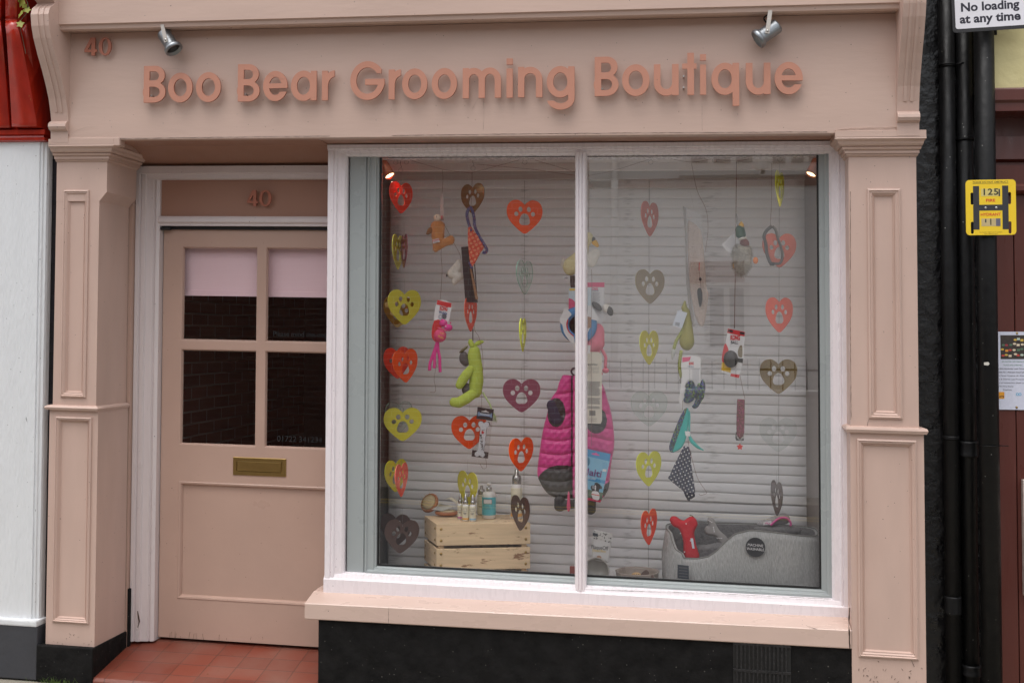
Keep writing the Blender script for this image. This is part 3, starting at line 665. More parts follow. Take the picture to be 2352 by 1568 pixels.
# --- shop name in raised letters
def el(X, Y, cx, cy, a, b): return (1-np.sqrt(((X-cx)/a)**2+((Y-cy)/b)**2))*min(a, b)
def bx(X, Y, x0, x1, y0, y1): return np.minimum(np.minimum(X-x0, x1-X), np.minimum(Y-y0, y1-Y))
mn, mxx = np.minimum, np.maximum
def glyph(ch, w):
    t, xh = .165, .785
    def rg(X, Y, cx, cy, a, b): return mn(el(X, Y, cx, cy, a, b), -el(X, Y, cx, cy, a-t, b-t))
    def arch(X, Y, x0, x1, top=True):
        a = (x1-x0)/2; r = .32 if a < .32 else a
        if top: return mxx(mn(rg(X, Y, x0+a, xh-r, a, r), Y-(xh-r)), bx(X, Y, x1-t, x1, 0, xh-r+.01))
    def f(X, Y):
        if ch == 'o': return rg(X, Y, w/2, xh/2, w/2, xh/2+.01)
        if ch in 'aqg':
            o = rg(X, Y, w/2-.01, xh/2, w/2-.01, xh/2+.01)
            if ch == 'a': return mxx(o, bx(X, Y, w-t, w, 0, xh))
            if ch == 'q': return mxx(o, bx(X, Y, w-t, w, -.29, xh))
            o = mxx(o, bx(X, Y, w-t, w, -.02, xh))
            hk = mn(rg(X, Y, w/2, -.02, w/2, .30), -.02-Y); hk = mn(hk, mxx(-.09-Y, X-w*.6))
            return mxx(o, hk)
        if ch == 'e':
            o = mn(rg(X, Y, w/2, xh/2, w/2, xh/2+.01), -bx(X, Y, w*.55, w+1, xh/2-.155, xh/2-.05))
            return mxx(o, mn(bx(X, Y, t*.6, w, xh/2-.06, xh/2+.07), el(X, Y, w/2, xh/2, w/2, xh/2)+.001))
        if ch == 'r': return mxx(bx(X, Y, 0, t, 0, xh), mn(rg(X, Y, w*1.15, xh-.36, w*1.12, .37), mn(w-X, Y-(xh-.36))))
        if ch == 'n': return mxx(bx(X, Y, 0, t, 0, xh), arch(X, Y, 0, w))
        if ch == 'm':
            m_ = (w+t)/2; return mxx(bx(X, Y, 0, t, 0, xh), mxx(arch(X, Y, 0, m_), arch(X, Y, m_-t, w)))
        if ch == 'u':
            Y2 = xh-Y; return mxx(bx(X, Y, w-t, w, 0, xh), mxx(mn(rg(X, Y2, w/2, xh-.32, w/2, .33), Y2-(xh-.32)), bx(X, Y2, 0, t, 0, xh-.31)))
        if ch == 'i': return mxx(bx(X, Y, 0, w, 0, xh-.03), bx(X, Y, 0, w, xh+.07, xh+.23))
        if ch == 't': return mxx(bx(X, Y, .36*w, .36*w+t, 0, 1.06), bx(X, Y, 0, w, .655, .79))
        if ch == 'B':
            o = mxx(mxx(bx(X, Y, 0, w*.5, 0, 1), el(X, Y, w*.5, .735, w*.46, .265)), el(X, Y, w*.48, .285, w*.52, .285))
            h1 = mxx(bx(X, Y, t, w*.5, .60, .845), mn(el(X, Y, w*.5, .7225, w*.46-t, .1225), X-w*.5)); h2 = mxx(bx(X, Y, t, w*.5, .15, .43), mn(el(X, Y, w*.48, .29, w*.52-t, .14), X-w*.48))
            return mn(o, -mxx(h1, h2))
        if ch == 'G':
            o = mn(rg(X, Y, w/2, .5, w/2, .51), -bx(X, Y, w*.5, w+1, .545, .69)); o = mn(o, -bx(X, Y, w*.9, w+1, .5, .78))
            return mxx(o, mn(bx(X, Y, w*.43, w+.01, .385, .545), mxx(el(X, Y, w/2, .5, w/2, .5), bx(X, Y, w*.43, w, .385, .545))))
        if ch == '4':
            xc = .07+(Y-.27)*(w*.62-.07)/.73; dg = mn(.10-np.abs(X-xc), mn(Y-.2, 1-Y)); dg = mn(dg, X)
            return mxx(mxx(bx(X, Y, w*.56, w*.84, 0, 1), bx(X, Y, 0, w, .2, .335)), mn(dg, w*.8-X))
        if ch == '0': return mn(el(X, Y, w/2, .5, w/2, .51), -el(X, Y, w/2, .5, w/2-.19, .4))
    return marching(f, -.05, w+.06, -.36, 1.1, .011)
YL = YF-.034
vb = (fv(355, 237, YL)+fv(1811, 215.5, YL)+fv(1100, 226, YL))/3
vc = (fv(355, 153, YL)+fv(572, 148, YL)+fv(1390, 131, YL))/3; H = vc-vb
sign = thing('shop_sign', 'raised copper pink letters spelling Boo Bear Grooming Boutique across the fascia', 'shop sign', Pt(fu(1100, 200, YL), YF, vb))
BB = [('B',331,381),('o',387,443),('o',451,508),('B',547,597),('e',605,661),('a',669,728),('r',740,769),('G',805,884),('r',893,921),('o',924,982),('o',992,1050),('m',1063,1151),('i',1163.5,1178),('n',1190,1246),('g',1256,1320),('B',1366,1421),('o',1429,1492),('u',1502,1559),('t',1567,1600),('i',1608,1622),('q',1634,1698),('u',1713,1770),('e',1779,1844)]
def raised(ch, ua, ub, v0, Hh, Y0, th, mats, parent, name='letter', pins=True):
    w = (ub-ua)/Hh; lps = glyph(ch, w)
    me = plate_me([[(x*Hh, y*Hh) for x, y in lp] for lp in lps], th)
    for p in me.polygons: p.material_index = 0 if abs(p.normal.z) > .7 else 1
    for v in me.vertices: c = v.co.copy(); v.co = Pt(ua+c.x, Y0-c.z, v0+c.y+rr[0]*c.x)
    o = fin(name, me, mats, parent); return o
rnd = random.Random(5)
for ch, a, b in BB:
    rr = [rnd.uniform(-.012, .012)]
    lo_ = raised(ch, fu(a, 200, YL), fu(b, 200, YL), vb+rnd.uniform(-.001, .001), H, YL, .009, [LETTER, LETTERD], sign)
    for q in (.3, .7):
        bm = B(); c = Pt(fu(a+(b-a)*(.1 if ch not in 'iB' else .3), 200, YL), YL+.004, vb+H*q*.7); lathe(bm, c, [(.0035, 0), (.0035, .03)], Vector((0, 1, 0)), 8)
        bobj('fixing_stud', bm, STEEL, lo_)
for xs, ys, Y0, lab in ((((189, 218), (222, 251)), (88, 129), YF-.022, 'copper pink house number 40 high on the fascia left of the galvanised spotlight'), (((568, 593), (596, 624)), (437, 474), .355, 'copper pink house number 40 on the brown pink panel above the door')):
    t = thing('house_number', lab, 'house number', W(xs[0][0], ys[1], Y0+.02)); rr = [0]
    v0, v1 = fv(xs[0][0], ys[1], Y0), fv(xs[0][0], ys[0], Y0)
    raised('4', fu(xs[0][0], 450, Y0), fu(xs[0][1], 450, Y0), v0, v1-v0, Y0, .008, [NUMBERM, LETTERD], t, 'digit')
    raised('0', fu(xs[1][0], 450, Y0), fu(xs[1][1], 450, Y0), v0, v1-v0, Y0, .008, [NUMBERM, LETTERD], t, 'digit')

# --- galvanised spotlights under the cornice
def spot(px, py, ax, lab, topx, topy):
    Y0 = -.125; K = 1.32; c = W(px, py, Y0); t = thing('spotlight', lab, 'spotlight', W(topx, topy, Y0), 'galvanised spotlights under the cornice')
    a = Vector(ax).normalized(); k = .00195
    bm = B(); lathe(bm, c, [(x_*K, h_*K*.95) for x_, h_ in [(0, -.048), (.022, -.046), (.025, -.04), (.025, .02), (.031, .028), (.033, .03), (.033, .043), (.028, .045), (.027, .030), (0, .028)]], a, 28)
    bobj('lamp_body', bm, GALV, t)
    bm = B(); lathe(bm, c+a*.030*K, [(.027*K, 0), (0, .001)], a, 24); bobj('lens', bm, flat('lamp_lens', (60, 62, 64), .1), t)
    bm = B(); top = W(topx, topy, Y0); s = (Vector((1, 0, 0)) - a*a.x).normalized()
    b0 = c + Vector((0, -.027*K, 0)); p = [top+Vector((0, -.027*K, .0)), b0]
    for pp, qq in ((p[0], p[1]), (p[0]+Vector((0, .054*K, 0)), p[1]+Vector((0, .054*K, 0)))):
        d = (qq-pp).normalized(); sd_ = Vector((0, 1, 0)).cross(d).normalized()*.009
        loft(bm, [[x+sd_-Vector((0, .0012, 0)), x-sd_-Vector((0, .0012, 0)), x-sd_+Vector((0, .0012, 0)), x+sd_+Vector((0, .0012, 0))] for x in (pp, qq+d*.012)])
    loft(bm, [[x+Vector((-.009, 0, 0)), x+Vector((.009, 0, 0)), x+Vector((.009, 0, .002)), x+Vector((-.009, 0, .002))] for x in (p[0], p[0]+Vector((0, .054*K, 0)))])
    bobj('bracket', bm, mat('pale_bracket', srgb(196, 188, 180), .5, metal=.2), t)
    bm = B(); lathe(bm, b0+Vector((0, -.001, 0)), [(0, -.004), (.005, -.003), (.006, .002)], Vector((0, 1, 0)), 10); bobj('bolt', bm, STEEL, t)
    bm = B(); tube(bm, cat([top+Vector((.012, 0, 0)), top+Vector((-.025, .01, -.02)), c-a*.03+Vector((-.01, .02, .02)), c-a*.045]), .0035, 6); bobj('cable', bm, PIPE, t)
spot(388, 96, (.52, -.10, -.74), 'galvanised spotlight hanging under the cornice above the word Boo', 380, 62)
spot(1762, 76, (-.72, -.05, -.48), 'galvanised spotlight hanging under the cornice above the word Boutique', 1768, 30)

# ================================================================== NEIGHBOURS, PIPES, SIGNS, STREET
# --- house on the left
nb = thing('neighbour_building', 'weathered white timber pier with red carved bracket of the shop next door on the left', 'building', Pt(-3.6, 0, GZ))
a0, a1 = fu(-60, 900, 0)-3.0, fu(101, 900, 0)-.012
vw1, vw0 = fv(50, 326, 0), fv(50, 1420, 0)
bm = B()
vprism(bm, [(a0, .3), (a0, -.002), (a1-.035, 0), (a1-.033, .008), (a1-.026, .004), (a1-.02, .006), (a1-.016, .014), (a1-.004, .016), (a1, .03), (a1, .3)], vw0, vw1)
fbox(bm, a0, a1+.012, -.03, .3, vw0-.03, vw0+.001, .008)
bobj('timber_pier', bm, OLDW, nb)
bm = B(); fbox(bm, a0, a1+.015, -.025, .3, GZ, vw0-.03, .006); bobj('pier_base', bm, mat('dark_grey_base', srgb(62, 63, 68), .5, var=.15, vscale=8, bump=.3, bscale=20, specks=1), nb)
bm = B(); stack(bm, a0, a1-.02, 0, .3, [(vw1-.002, .0), (vw1+.004, .022), (vw1+.016, .026), (vw1+.02, .014), (vw1+.03, .012), (vw1+.034, .024), (vw1+.056, .026), (vw1+.06, .012), (vw1+.066, .0)])
bobj('red_capital', bm, RED, nb)
vb0 = vw1+.064
prof = [(-60, -.21), (-20, -.225), (15, -.21), (35, -.17), (52, -.145), (58, -.13), (64, -.165), (76, -.19), (95, -.195), (120, -.175), (150, -.14), (185, -.11), (220, -.085), (260, -.06), (294, -.045)]
pc = cat([(py, y*10000, 0) for py, y in prof], 4); prof = [(p.x, p.y/10000) for p in pc]; pts = [(y, fv(40, py, -.1)) for py, y in prof]; pts[-1] = (-.045, vb0)
def rbr(xl, xh, dY, inset=0):
    L_ = [[], []]
    for (py, y), (yy, v) in zip(prof, pts):
        w = min(1, max(0, (py-80)/200)) if py > 60 else 0; y2 = yy+dY-.055*(1-min(1, max(0, py/294)))
        for k_, xx in enumerate((xl, xh)): L_[k_].append(Pt(fu(xx[0]+(xx[1]-xx[0])*w**.8, py, y2), y2, v))
    for k_ in (0, 1): L_[k_] += [Vector((L_[k_][-1].x, .25, L_[k_][-1].z)), Vector((L_[k_][-1].x, .25, L_[k_][0].z))]
    loft(bm, L_, smooth=False); [setattr(f_, 'smooth', True) for f_ in bm.faces if len(f_.verts) == 4 and abs(f_.calc_center_median().y) > .0 and f_.calc_center_median().y < .02]
bm = B(); rbr((12, 27), (38, 84), -.02); bobj('carved_bracket', bm, RED, nb)
bm = B(); rbr((-30, -24), (2, 22), .0); bobj('carved_leaf', bm, RED, nb)
bm = B(); rbr((38, 60), (62, 92), .055); bobj('carved_side', bm, RED, nb)
bm = B(); fbox(bm, a0, fu(100, 200, .02), .012, .25, vb0, vb0+.9)
bobj('red_backing', bm, RED, nb)
bm = B(); fbox(bm, a0, a1-.03, .02, 4, vb0+.901, 5); fbox(bm, a0, a1-.04, .31, 4, GZ, vb0+.9); bobj('upper_wall', bm, BRICK, nb)
bm = B(); fbox(bm, a1-.05, uL0+.05, .06, .3, GZ, 2.9); fbox(bm, a1-.05, fl, .06, .3, 2.9, 5.0); bobj('black_brick_gap', bm, BBRICK, nb)
# ivy trailing off the red bracket
iv = thing('ivy_trail', 'short yellow green ivy trail hanging over the red bracket at the top left corner', 'ivy', W(60, 70, -.24))
f = Fr(55, 30, -.24); LEAF = mat('ivy_leaf', srgb(158, 160, 72), .5, var=.3, vscale=30)
bm = B(); tube(bm, cat([f.P(46, -40), f.P(55, -10), f.P(64, 12), f.P(62, 32, 2), f.P(52, 42), f.P(46, 56), f.P(50, 95, -8), f.P(52, 120, -14)]), .0011, 5); bobj('stem', bm, mat('ivy_stem', srgb(96, 120, 100), .6), iv)
for x, y, s, r in ((50, 3, 15, 10), (42, -6, 11, 60), (62, 24, 9, -20), (48, 32, 11, 30), (47, 56, 9, 70), (56, 14, 7, 0), (60, -14, 12, 40)):
    g = Fr(x, y, -.245-random.uniform(0, .01), yaw=random.uniform(-40, 40), roll=r, tilt=random.uniform(-25, 25))
    s *= 1.6
    plate(g, 'leaf', [[(x, y-s*.7), (x+s*.28, y-s*.3), (x+s*.62, y-s*.36), (x+s*.42, y+s*.05), (x+s*.5, y+s*.45), (x, y+s*.36), (x-s*.5, y+s*.45), (x-s*.42, y+s*.05), (x-s*.62, y-s*.36), (x-s*.28, y-s*.3)]], .3, LEAF, iv)
# --- party wall strip and the house on the right
pw = B(); wr0 = uR1-.02; wr1 = fu(2250, 900, .12)
fbox(pw, wr0, wr1, .10, .5, GZ, 5.2)
bobj('party_wall', pw, BLACKW, None, label='black painted rough party wall between the pink pier and the drainpipes', cat='wall')
bm = B()
nr = thing('neighbour_building', 'cream rendered house with maroon panelled doorway at the right edge', 'building', Pt(1.5, 0, GZ))
c0 = wr1+.001; c1 = c0+2.2
fbox(bm, c0, c1, .0, .5, fv(2300, 203, 0), 5.2); bobj('cream_wall', bm, CREAM, nr)
vv = lambda y: fv(2320, y, 0)
bm = B()
prism(bm, [(.4, vv(204)), (-.02, vv(204)), (-.025, vv(208)), (-.025, vv(232)), (-.012, vv(238)), (-.012, vv(256)), (.4, vv(256))], c0, c1); bobj('door_lintel', bm, MAROON, nr)
bm = B()
prism(bm, [(.5, vv(256)), (.16, vv(256)), (.16, vv(300)), (.13, vv(302)), (.12, vv(356)), (.15, vv(362)), (.15, vv(368)), (.12, vv(370)), (.12, vv(414)), (.5, vv(414))], c0, c1); bobj('transom_board', bm, MAROON, nr)
bm = B(); prism(bm, [(.5, vv(418)), (.06, vv(418)), (.05, vv(424)), (.05, vv(434)), (.07, vv(440)), (.5, vv(440))], c0, c1); bobj('transom_rail', bm, MAROON, nr)
bm = B()
pb = fu(2337, 1200, .10)
fbox(bm, c0, pb-.002, .10, .4, GZ, vv(441), .002); fbox(bm, pb+.002, c1, .10, .4, GZ, vv(441), .002); fbox(bm, c0, c1, .115, .4, GZ+.01, vv(441))
bobj('maroon_door', bm, MAROON, nr)
bm = B(); x0 = fu(2347, 1200, .098); fbox(bm, x0, x0+.3, .07, .11, vv(1376), vv(1105), .004); bobj('scraped_plate', bm, mat('scraped_paint', srgb(205, 190, 182), .7, var=.2, vscale=14, bump=.6, bscale=20, chips=((.4, .16, .12), 9, .58, (1, 1, 1))), nr)
# --- pipes
def pipe(px0, px1, Y, lab, collars=(), sq=False, top=3.9, ang=0, clip=None):
    t = thing('drainpipe', lab, 'drainpipe', Pt(fu((px0+px1)/2, 1000, Y), Y, GZ), 'black pipes beside the shopfront')
    r = (fu(px1, 700, Y)-fu(px0, 700, Y))/2; uc = fu((px0+px1)/2, 700, Y); bm = B()
    tp = lambda v: Pt(uc+ang*(v-1.7), Y, v)
    if sq:
        loft(bm, [[tp(v)+Vector((a, b, 0)) for a, b in ((-r, -r*.8), (-r*.8, -r), (r*.8, -r), (r, -r*.8), (r, r), (-r, r))] for v in (GZ, top)])
    else: tube(bm, [tp(GZ), tp(top)], r, 28)
    bobj('pipe', bm, PIPE, t)
    for py0, py1, ex in collars:
        bm = B(); va, vb_ = fv((px0+px1)/2, py1, Y), fv((px0+px1)/2, py0, Y)
        lathe(bm, tp(va), [(r*.98, -.002), (r+ex, 0), (r+ex*1.25, .006), (r+ex, .012), (r+ex, vb_-va-.012), (r+ex*1.25, vb_-va-.006), (r+ex, vb_-va), (r*.98, vb_-va+.002)], n=28)
        bobj('collar', bm, PIPE, t)
    return t, r, uc
p1 = pipe(2163, 2199, .05, 'slim black pipe nearest the pink pier', [(1368, 1408, .003), (150, 153, .002), (1003, 1006, .002)])
p2 = pipe(2203, 2239, .06, 'black soil pipe in the middle with ribbed collars', [(1013, 1048, .008), (318, 321, .004), (1525, 1549, .007)])
p3 = pipe(2244, 2291, -.03, 'thick black signpost pole carrying the fire hydrant plate', [])
bm = B()
for (t, r, uc), Y, y0 in ((p1, .05, 150), (p1, .05, 1003), (p1, .05, 1400), (p2, .06, 1022)):
    pass
tie = B(); c = Pt(p1[2], .05, fv(2180, 150, .05)); tube(tie, [c+Vector((math.cos(a)*(p1[1]+.003), math.sin(a)*(p1[1]+.003), 0)) for a in [math.pi*2*k/24 for k in range(25)]], .0022, 5)
tube(tie, [c+Vector((p1[1], -.01, 0)), c+Vector((p1[1]+.035, -.02, .004))], .004, 6); bobj('cable_tie', tie, PIPE, p1[0])
tie = B(); c = Pt(p3[2], -.03, fv(2270, 1022, -.03)); tube(tie, [c+Vector((math.cos(a)*(p3[1]+.002), math.sin(a)*(p3[1]+.002), 0)) for a in [math.pi*2*k/24 for k in range(25)]], .0018, 5)
tube(tie, [c+Vector((p3[1], -.005, 0)), c+Vector((p3[1]+.035, -.01, -.001))], .002, 5); bobj('cable_tie', tie, PIPE, p3[0])
f = Fr(2268, 836, -.03-p3[1]-.001); plate(f, 'sticker_scrap', [[(2260, 832), (2270, 831), (2273, 835), (2270, 839), (2260, 838)]], .5, flat('old_sticker', (205, 200, 190)), p3[0])
# --- "No loading" plate
SW = flat('sign_white', (228, 226, 232), .35, var=.03); SBK = flat('sign_black', (34, 30, 46), .4)
f = Fr(2272, 25, -.10, yaw=0, roll=1.6); f2 = thing('parking_sign', 'white plate with black border reading No loading at any time', 'sign', f.P(2272, 66))
plate(f, 'back_plate', [rect(2186, -42, 2362, 71, 8)], 2, flat('sign_border', (40, 38, 40), .4), f2, z=0)
plate(f, 'face', [rect(2193, -34, 2355, 63, 6)], .4, SW, f2, z=1.3)
txt(f, 'lettering', 'No loading', 2273, 15, 21, SBK, f2, z=1.7, bold=.032, w=134); txt(f, 'lettering', 'at any time', 2273, 42, 21, SBK, f2, z=1.7, bold=.032, w=140)
bm = B(); tube(bm, [f.P(2286, -60, -6), f.P(2286, 80, -6)], .006, 8); bobj('clip', bm, PIPE, f2)
# --- hydrant plate
f = Fr(2275.5, 476, -.09); hy = thing('hydrant_sign', 'yellow fire hydrant plate with black letter H and numbers 125 and 1', 'sign', f.P(2275, 540))
YEL = flat('hydrant_yellow', (240, 203, 42), .35, var=.03); HB = flat('hydrant_black', (50, 50, 54), .45, var=.15); HR = flat('hydrant_red', (216, 74, 40), .5); HG = flat('hydrant_digit', (58, 58, 38), .5)
sl = [rect(x-3.3, y-14, x+3.3, y+14, 3.2) for x in (2232.5, 2319) for y in (453+3, 525-2)]
plate(f, 'yellow_plate', [rect(2218, 413, 2333.5, 540, 9)]+sl, 2, YEL, hy, bevel=.4)
for q in ((2235, 427, 2249, 527), (2302, 427, 2316, 527), (2249, 470.3, 2302, 483.6)): plate(f, 'letter_h_bar', [rect(*q)], .3, HB, hy, z=1.2)
txt(f, 'lettering', 'PLEASE DO NOT OBSTRUCT', 2275.5, 418.5, 4.3, HG, hy, z=1.2, w=81, bold=.008)
plate(f, 'underline', [rect(2234.5, 421.3, 2316.5, 421.9)], .2, HG, hy, z=1.15)
WPL = flat('number_window', (214, 196, 120), .4)
plate(f, 'number_window', [rect(2253.5, 433.5, 2297.5, 450.8)], .3, WPL, hy, z=1.12); plate(f, 'number_window', [rect(2253.5, 502, 2297.5, 519.5)], .3, flat('number_window_old', (196, 176, 128), .4), hy, z=1.12)
txt(f, 'lettering', '125', 2274.5, 441.5, 15.5, HG, hy, z=1.4, bold=.025, w=34, space=1.15); txt(f, 'lettering', '1', 2275, 510.5, 15.5, HG, hy, z=1.4, bold=.012)
plate(f, 'lettering_strip', [rect(2293.5, 434.5, 2297, 450.8)], .2, HB, hy, z=1.4); plate(f, 'lettering_strip', [rect(2287, 502, 2297, 519.5)], .2, flat('faded_blue', (100, 98, 116)), hy, z=1.4); plate(f, 'lettering_strip', [rect(2262, 503, 2264.8, 511)], .2, HB, hy, z=1.4)
txt(f, 'lettering', 'FIRE', 2275, 460.7, 6.8, HR, hy, z=1.3, w=21, bold=.03); txt(f, 'lettering', 'HYDRANT', 2275, 493, 6.8, HR, hy, z=1.3, w=46.5, bold=.025)
txt(f, 'lettering', 'For further information contact:', 2275, 533.4, 2.4, HG, hy, z=1.2, w=52); txt(f, 'lettering', 'www.dwfire.org.uk', 2275, 536.8, 2.4, HG, hy, z=1.2, w=31)
for x in (2263.5, 2288):
    bm = B(); lathe(bm, f.P(x, 477.5, 1.2), [(0, .003), (.0035, .0028), (.0065, 0)], Vector((0, -1, 0)), 14); bobj('screw', bm, STEEL, hy)
# --- notice pinned to the maroon door
f = Fr(2330, 851, .094); no = thing('notice', 'laminated white charity notice with a photo of jam jars pinned to the maroon door', 'notice', f.P(2330, 941))
plate(f, 'paper', [rect(2292, 761.5, 2385, 940.5, 1.5)], .6, flat('paper_white', (214, 216, 232), .25, var=.02), no)
plate(f, 'photo', [rect(2298.5, 769.5, 2378, 824.5)], .2, flat('photo_dark', (62, 54, 50), .4, var=.5, vscale=90), no, z=.5)
rn = random.Random(4)
jc = [(214, 178, 78), (196, 70, 60), (190, 205, 190), (92, 120, 96), (222, 206, 180), (170, 60, 70), (96, 150, 160), (228, 150, 60)]
for r in range(4):
    for c in range(6):
        x, y = 2304+c*9+rn.uniform(-2, 2), 779+r*12+rn.uniform(-2, 2)
        if r < 1 and c < 3: continue
        cc = jc[rn.randrange(8)]
        plate(f, 'photo_jar', [ell(x, y, 4, 2.4, 0, 10)] if rn.random() < .5 else [rect(x-3.4, y-2.4, x+3.4, y+2.8)], .1, flat('jar_%d_%d_%d' % cc, cc, .4, var=.25, vscale=200), no, z=.65)
TG = flat('notice_green', (90, 140, 110)); TK = flat('notice_black', (70, 68, 76))
for i, (s, c, x) in enumerate((('JAM CHUTNEY AND MARMALADE', TG, 2301), ('PLANTS AND CHRISTMAS', TG, 2305), ('e 30th November until Christmas', TK, 2292.5), ('tside No 2 Rampart Road Salisbury', TK, 2292.5), ('ry Cancer Research UK, Alzheimers', TK, 2292.5), ('ry & District Cats Protection items', TK, 2292.5), ('re an honesty box, please come f', TK, 2292.5), ('ard, many thanks', TK, 2292.5), ('Enquiries', TK, 2303))):
    txt(f, 'lettering', s, x, 830.5+i*8.05, 3.5, c, no, z=.6, align='LEFT', w=len(s)*2.15, bold=.01 if 1 < i < 4 else 0)
plate(f, 'logo', [rect(2292.2, 900, 2306, 915.5)], .1, flat('logo_orange', (232, 160, 48)), no, z=.5); txt(f, 'lettering', 'ATS', 2299.5, 911, 4.6, SBK, no, z=.7, bold=.03)
plate(f, 'logo', [ell(2336, 905, 3.4, 3.4), ell(2336, 905, 2, 2)], .1, flat('logo_blue', (96, 176, 214)), no, z=.5); plate(f, 'logo', [ell(2342, 905, 3.4, 3.4), ell(2342, 905, 2, 2)], .1, flat('logo_blue', (96, 176, 214)), no, z=.5)
for x, y in ((2337, 765), (2334, 935)):
    bm = B(); lathe(bm, f.P(x, y, .3), [(0, .003), (.004, .002), (.0055, 0)], Vector((0, -1, 0)), 12); bobj('drawing_pin', bm, BRASS, no)
# --- pavement, road, opposite pavement
def sheet(name, x0, x1, y0, y1, z, th, m, bev=0):
    bm = B(); q = bmesh.new()
    vs = [q.verts.new((u, y, v)) for u in (x0, x1) for y in (y0, y1) for v in (z-th, z)]
    for fc in ((0,1,3,2),(4,6,7,5),(0,4,5,1),(2,3,7,6),(0,2,6,4),(1,5,7,3)): q.faces.new([vs[i] for i in fc])
    add(bm, q, lambda p: p.copy()); o = bobj(name, bm, m, kind='structure'); return o
def slab(name, c, bw, bh, mort, rough=.7):
    m = bpy.data.materials.new(name); m.use_nodes = True; n, l = m.node_tree.nodes, m.node_tree.links; b = n['Principled BSDF']
    geo = n.new('ShaderNodeNewGeometry'); br = n.new('ShaderNodeTexBrick'); l.new(geo.outputs['Position'], br.inputs[0]); br.inputs['Scale'].default_value = 1
    br.inputs['Brick Width'].default_value = bw; br.inputs['Row Height'].default_value = bh; br.inputs['Mortar Size'].default_value = .006
    br.inputs['Color1'].default_value = srgb(*c); br.inputs['Color2'].default_value = srgb(*[x*.9 for x in c]); br.inputs['Mortar'].default_value = srgb(*mort)
    nz = n.new('ShaderNodeTexNoise'); nz.inputs['Scale'].default_value = 9; nz.inputs['Detail'].default_value = 8; l.new(geo.outputs['Position'], nz.inputs['Vector'])
    mx = n.new('ShaderNodeMix'); mx.data_type = 'RGBA'; mx.blend_type = 'MULTIPLY'; mx.inputs[0].default_value = .6; l.new(br.outputs[0], mx.inputs[6]); l.new(nz.outputs[0], mx.inputs[7]); l.new(mx.outputs[2], b.inputs['Base Color']); b.inputs['Roughness'].default_value = rough; return m
PAV = slab('paving_slab', (176, 168, 152), .6, .45, (92, 96, 70)); GZw = GZ
bm = B()
x0, x1 = -12, 10
loft(bm, [[Vector((x, .6, GZ+SH*max(x, -4) if 0 else GZ+SH*x)), Vector((x, -1.9, GZ-.03+SH*x)), Vector((x, -1.9, GZ-.3+SH*x)), Vector((x, .6, GZ-.3+SH*x))] for x in (x0, x1)])
bobj('pavement', bm, PAV, kind='structure')
ASP = mat('asphalt', (.06, .06, .062), .85, var=.3, vscale=60, bump=.3, bscale=200)
bm = B(); loft(bm, [[Vector((x, -1.86, GZ-.15+SH*x)), Vector((x, -7.0, GZ-.15+SH*x)), Vector((x, -7.0, GZ-.4+SH*x)), Vector((x, -1.86, GZ-.4+SH*x))] for x in (x0, x1)]); bobj('road', bm, ASP, kind='structure')
bm = B()
for y in (-2.15, -2.35, -6.55, -6.75): loft(bm, [[Vector((x, y, GZ-.146+SH*x)), Vector((x, y-.075, GZ-.146+SH*x))] for x in (x0, x1)], close=False, cap=False)
bobj('road_marking', bm, mat('yellow_line', srgb(170, 146, 70), .8, var=.15, vscale=20), kind='structure')
bm = B(); loft(bm, [[Vector((x, -6.97, GZ-.03+SH*x)), Vector((x, -9.2, GZ+SH*x)), Vector((x, -9.2, GZ-.4+SH*x)), Vector((x, -6.97, GZ-.4+SH*x))] for x in (x0, x1)]); bobj('far_pavement', bm, PAV, kind='structure')
bm = B(); quad(bm, [Vector((-150, -150, GZ-.45)), Vector((150, -150, GZ-.45)), Vector((150, 150, GZ-.45)), Vector((-150, 150, GZ-.45))]); bobj('ground', bm, mat('bare_ground', (.16, .15, .13), .9), kind='structure')
# grass tuft at the foot of the left pier
bm = B(); rn = random.Random(2)
c = Vector((fu(130, 1556, -.05)-.0, -.045, GZ-.01+SH*-3.2))
for _ in range(70):
    a = c+Vector((rn.gauss(0, .05), rn.uniform(-.03, .004), .012)); h = rn.uniform(.012, .045); d = Vector((rn.gauss(0, .6), rn.gauss(-.3, .4), 1)).normalized()
    bm.faces.new([bm.verts.new(a), bm.verts.new(a+Vector((.0022, 0, 0))), bm.verts.new(a+d*h)])
me = bpy.data.meshes.new('grass'); bm.to_mesh(me); bm.free()
fin('grass', me, flat('grass_green', (92, 118, 48)), kind='stuff')

# --- the other side of the street, seen in the glass
def opp(px, py, Yb=-8.9):
    "a point of the far side from its mirror image in the pane"
    p = W(px, py, 2*YG-Yb); return p.x, p.z
OB = thing('brick_house', 'red brick house across the street mirrored in the left pane', 'house', (-4.0, -8.9, GZ))
xs = opp(1352, 700)[0]
def wallr(bm, x0, x1, z0, z1, y0, y1): 
    q = bmesh.new(); vs = [q.verts.new((u, y, v)) for u in (x0, x1) for y in (y0, y1) for v in (z0, z1)]
    for fc in ((0,1,3,2),(4,6,7,5),(0,4,5,1),(2,3,7,6),(0,2,6,4),(1,5,7,3)): q.faces.new([vs[i] for i in fc])
    bmesh.ops.recalc_face_normals(q, faces=q.faces); add(bm, q, lambda p: p.copy())
bm = B(); wallr(bm, xs-9, xs, GZ-.3, 4.6, -8.9, -14); bobj('wall', bm, BRICK, OB)
bm = B(); wallr(bm, xs-9.1, xs+.1, 4.6, 4.8, -8.75, -14.2); bobj('roof', bm, flat('roof_tile', (90, 74, 66)), OB)
DGW = mat('dark_window', srgb(60, 62, 66), .1, spec=.8)
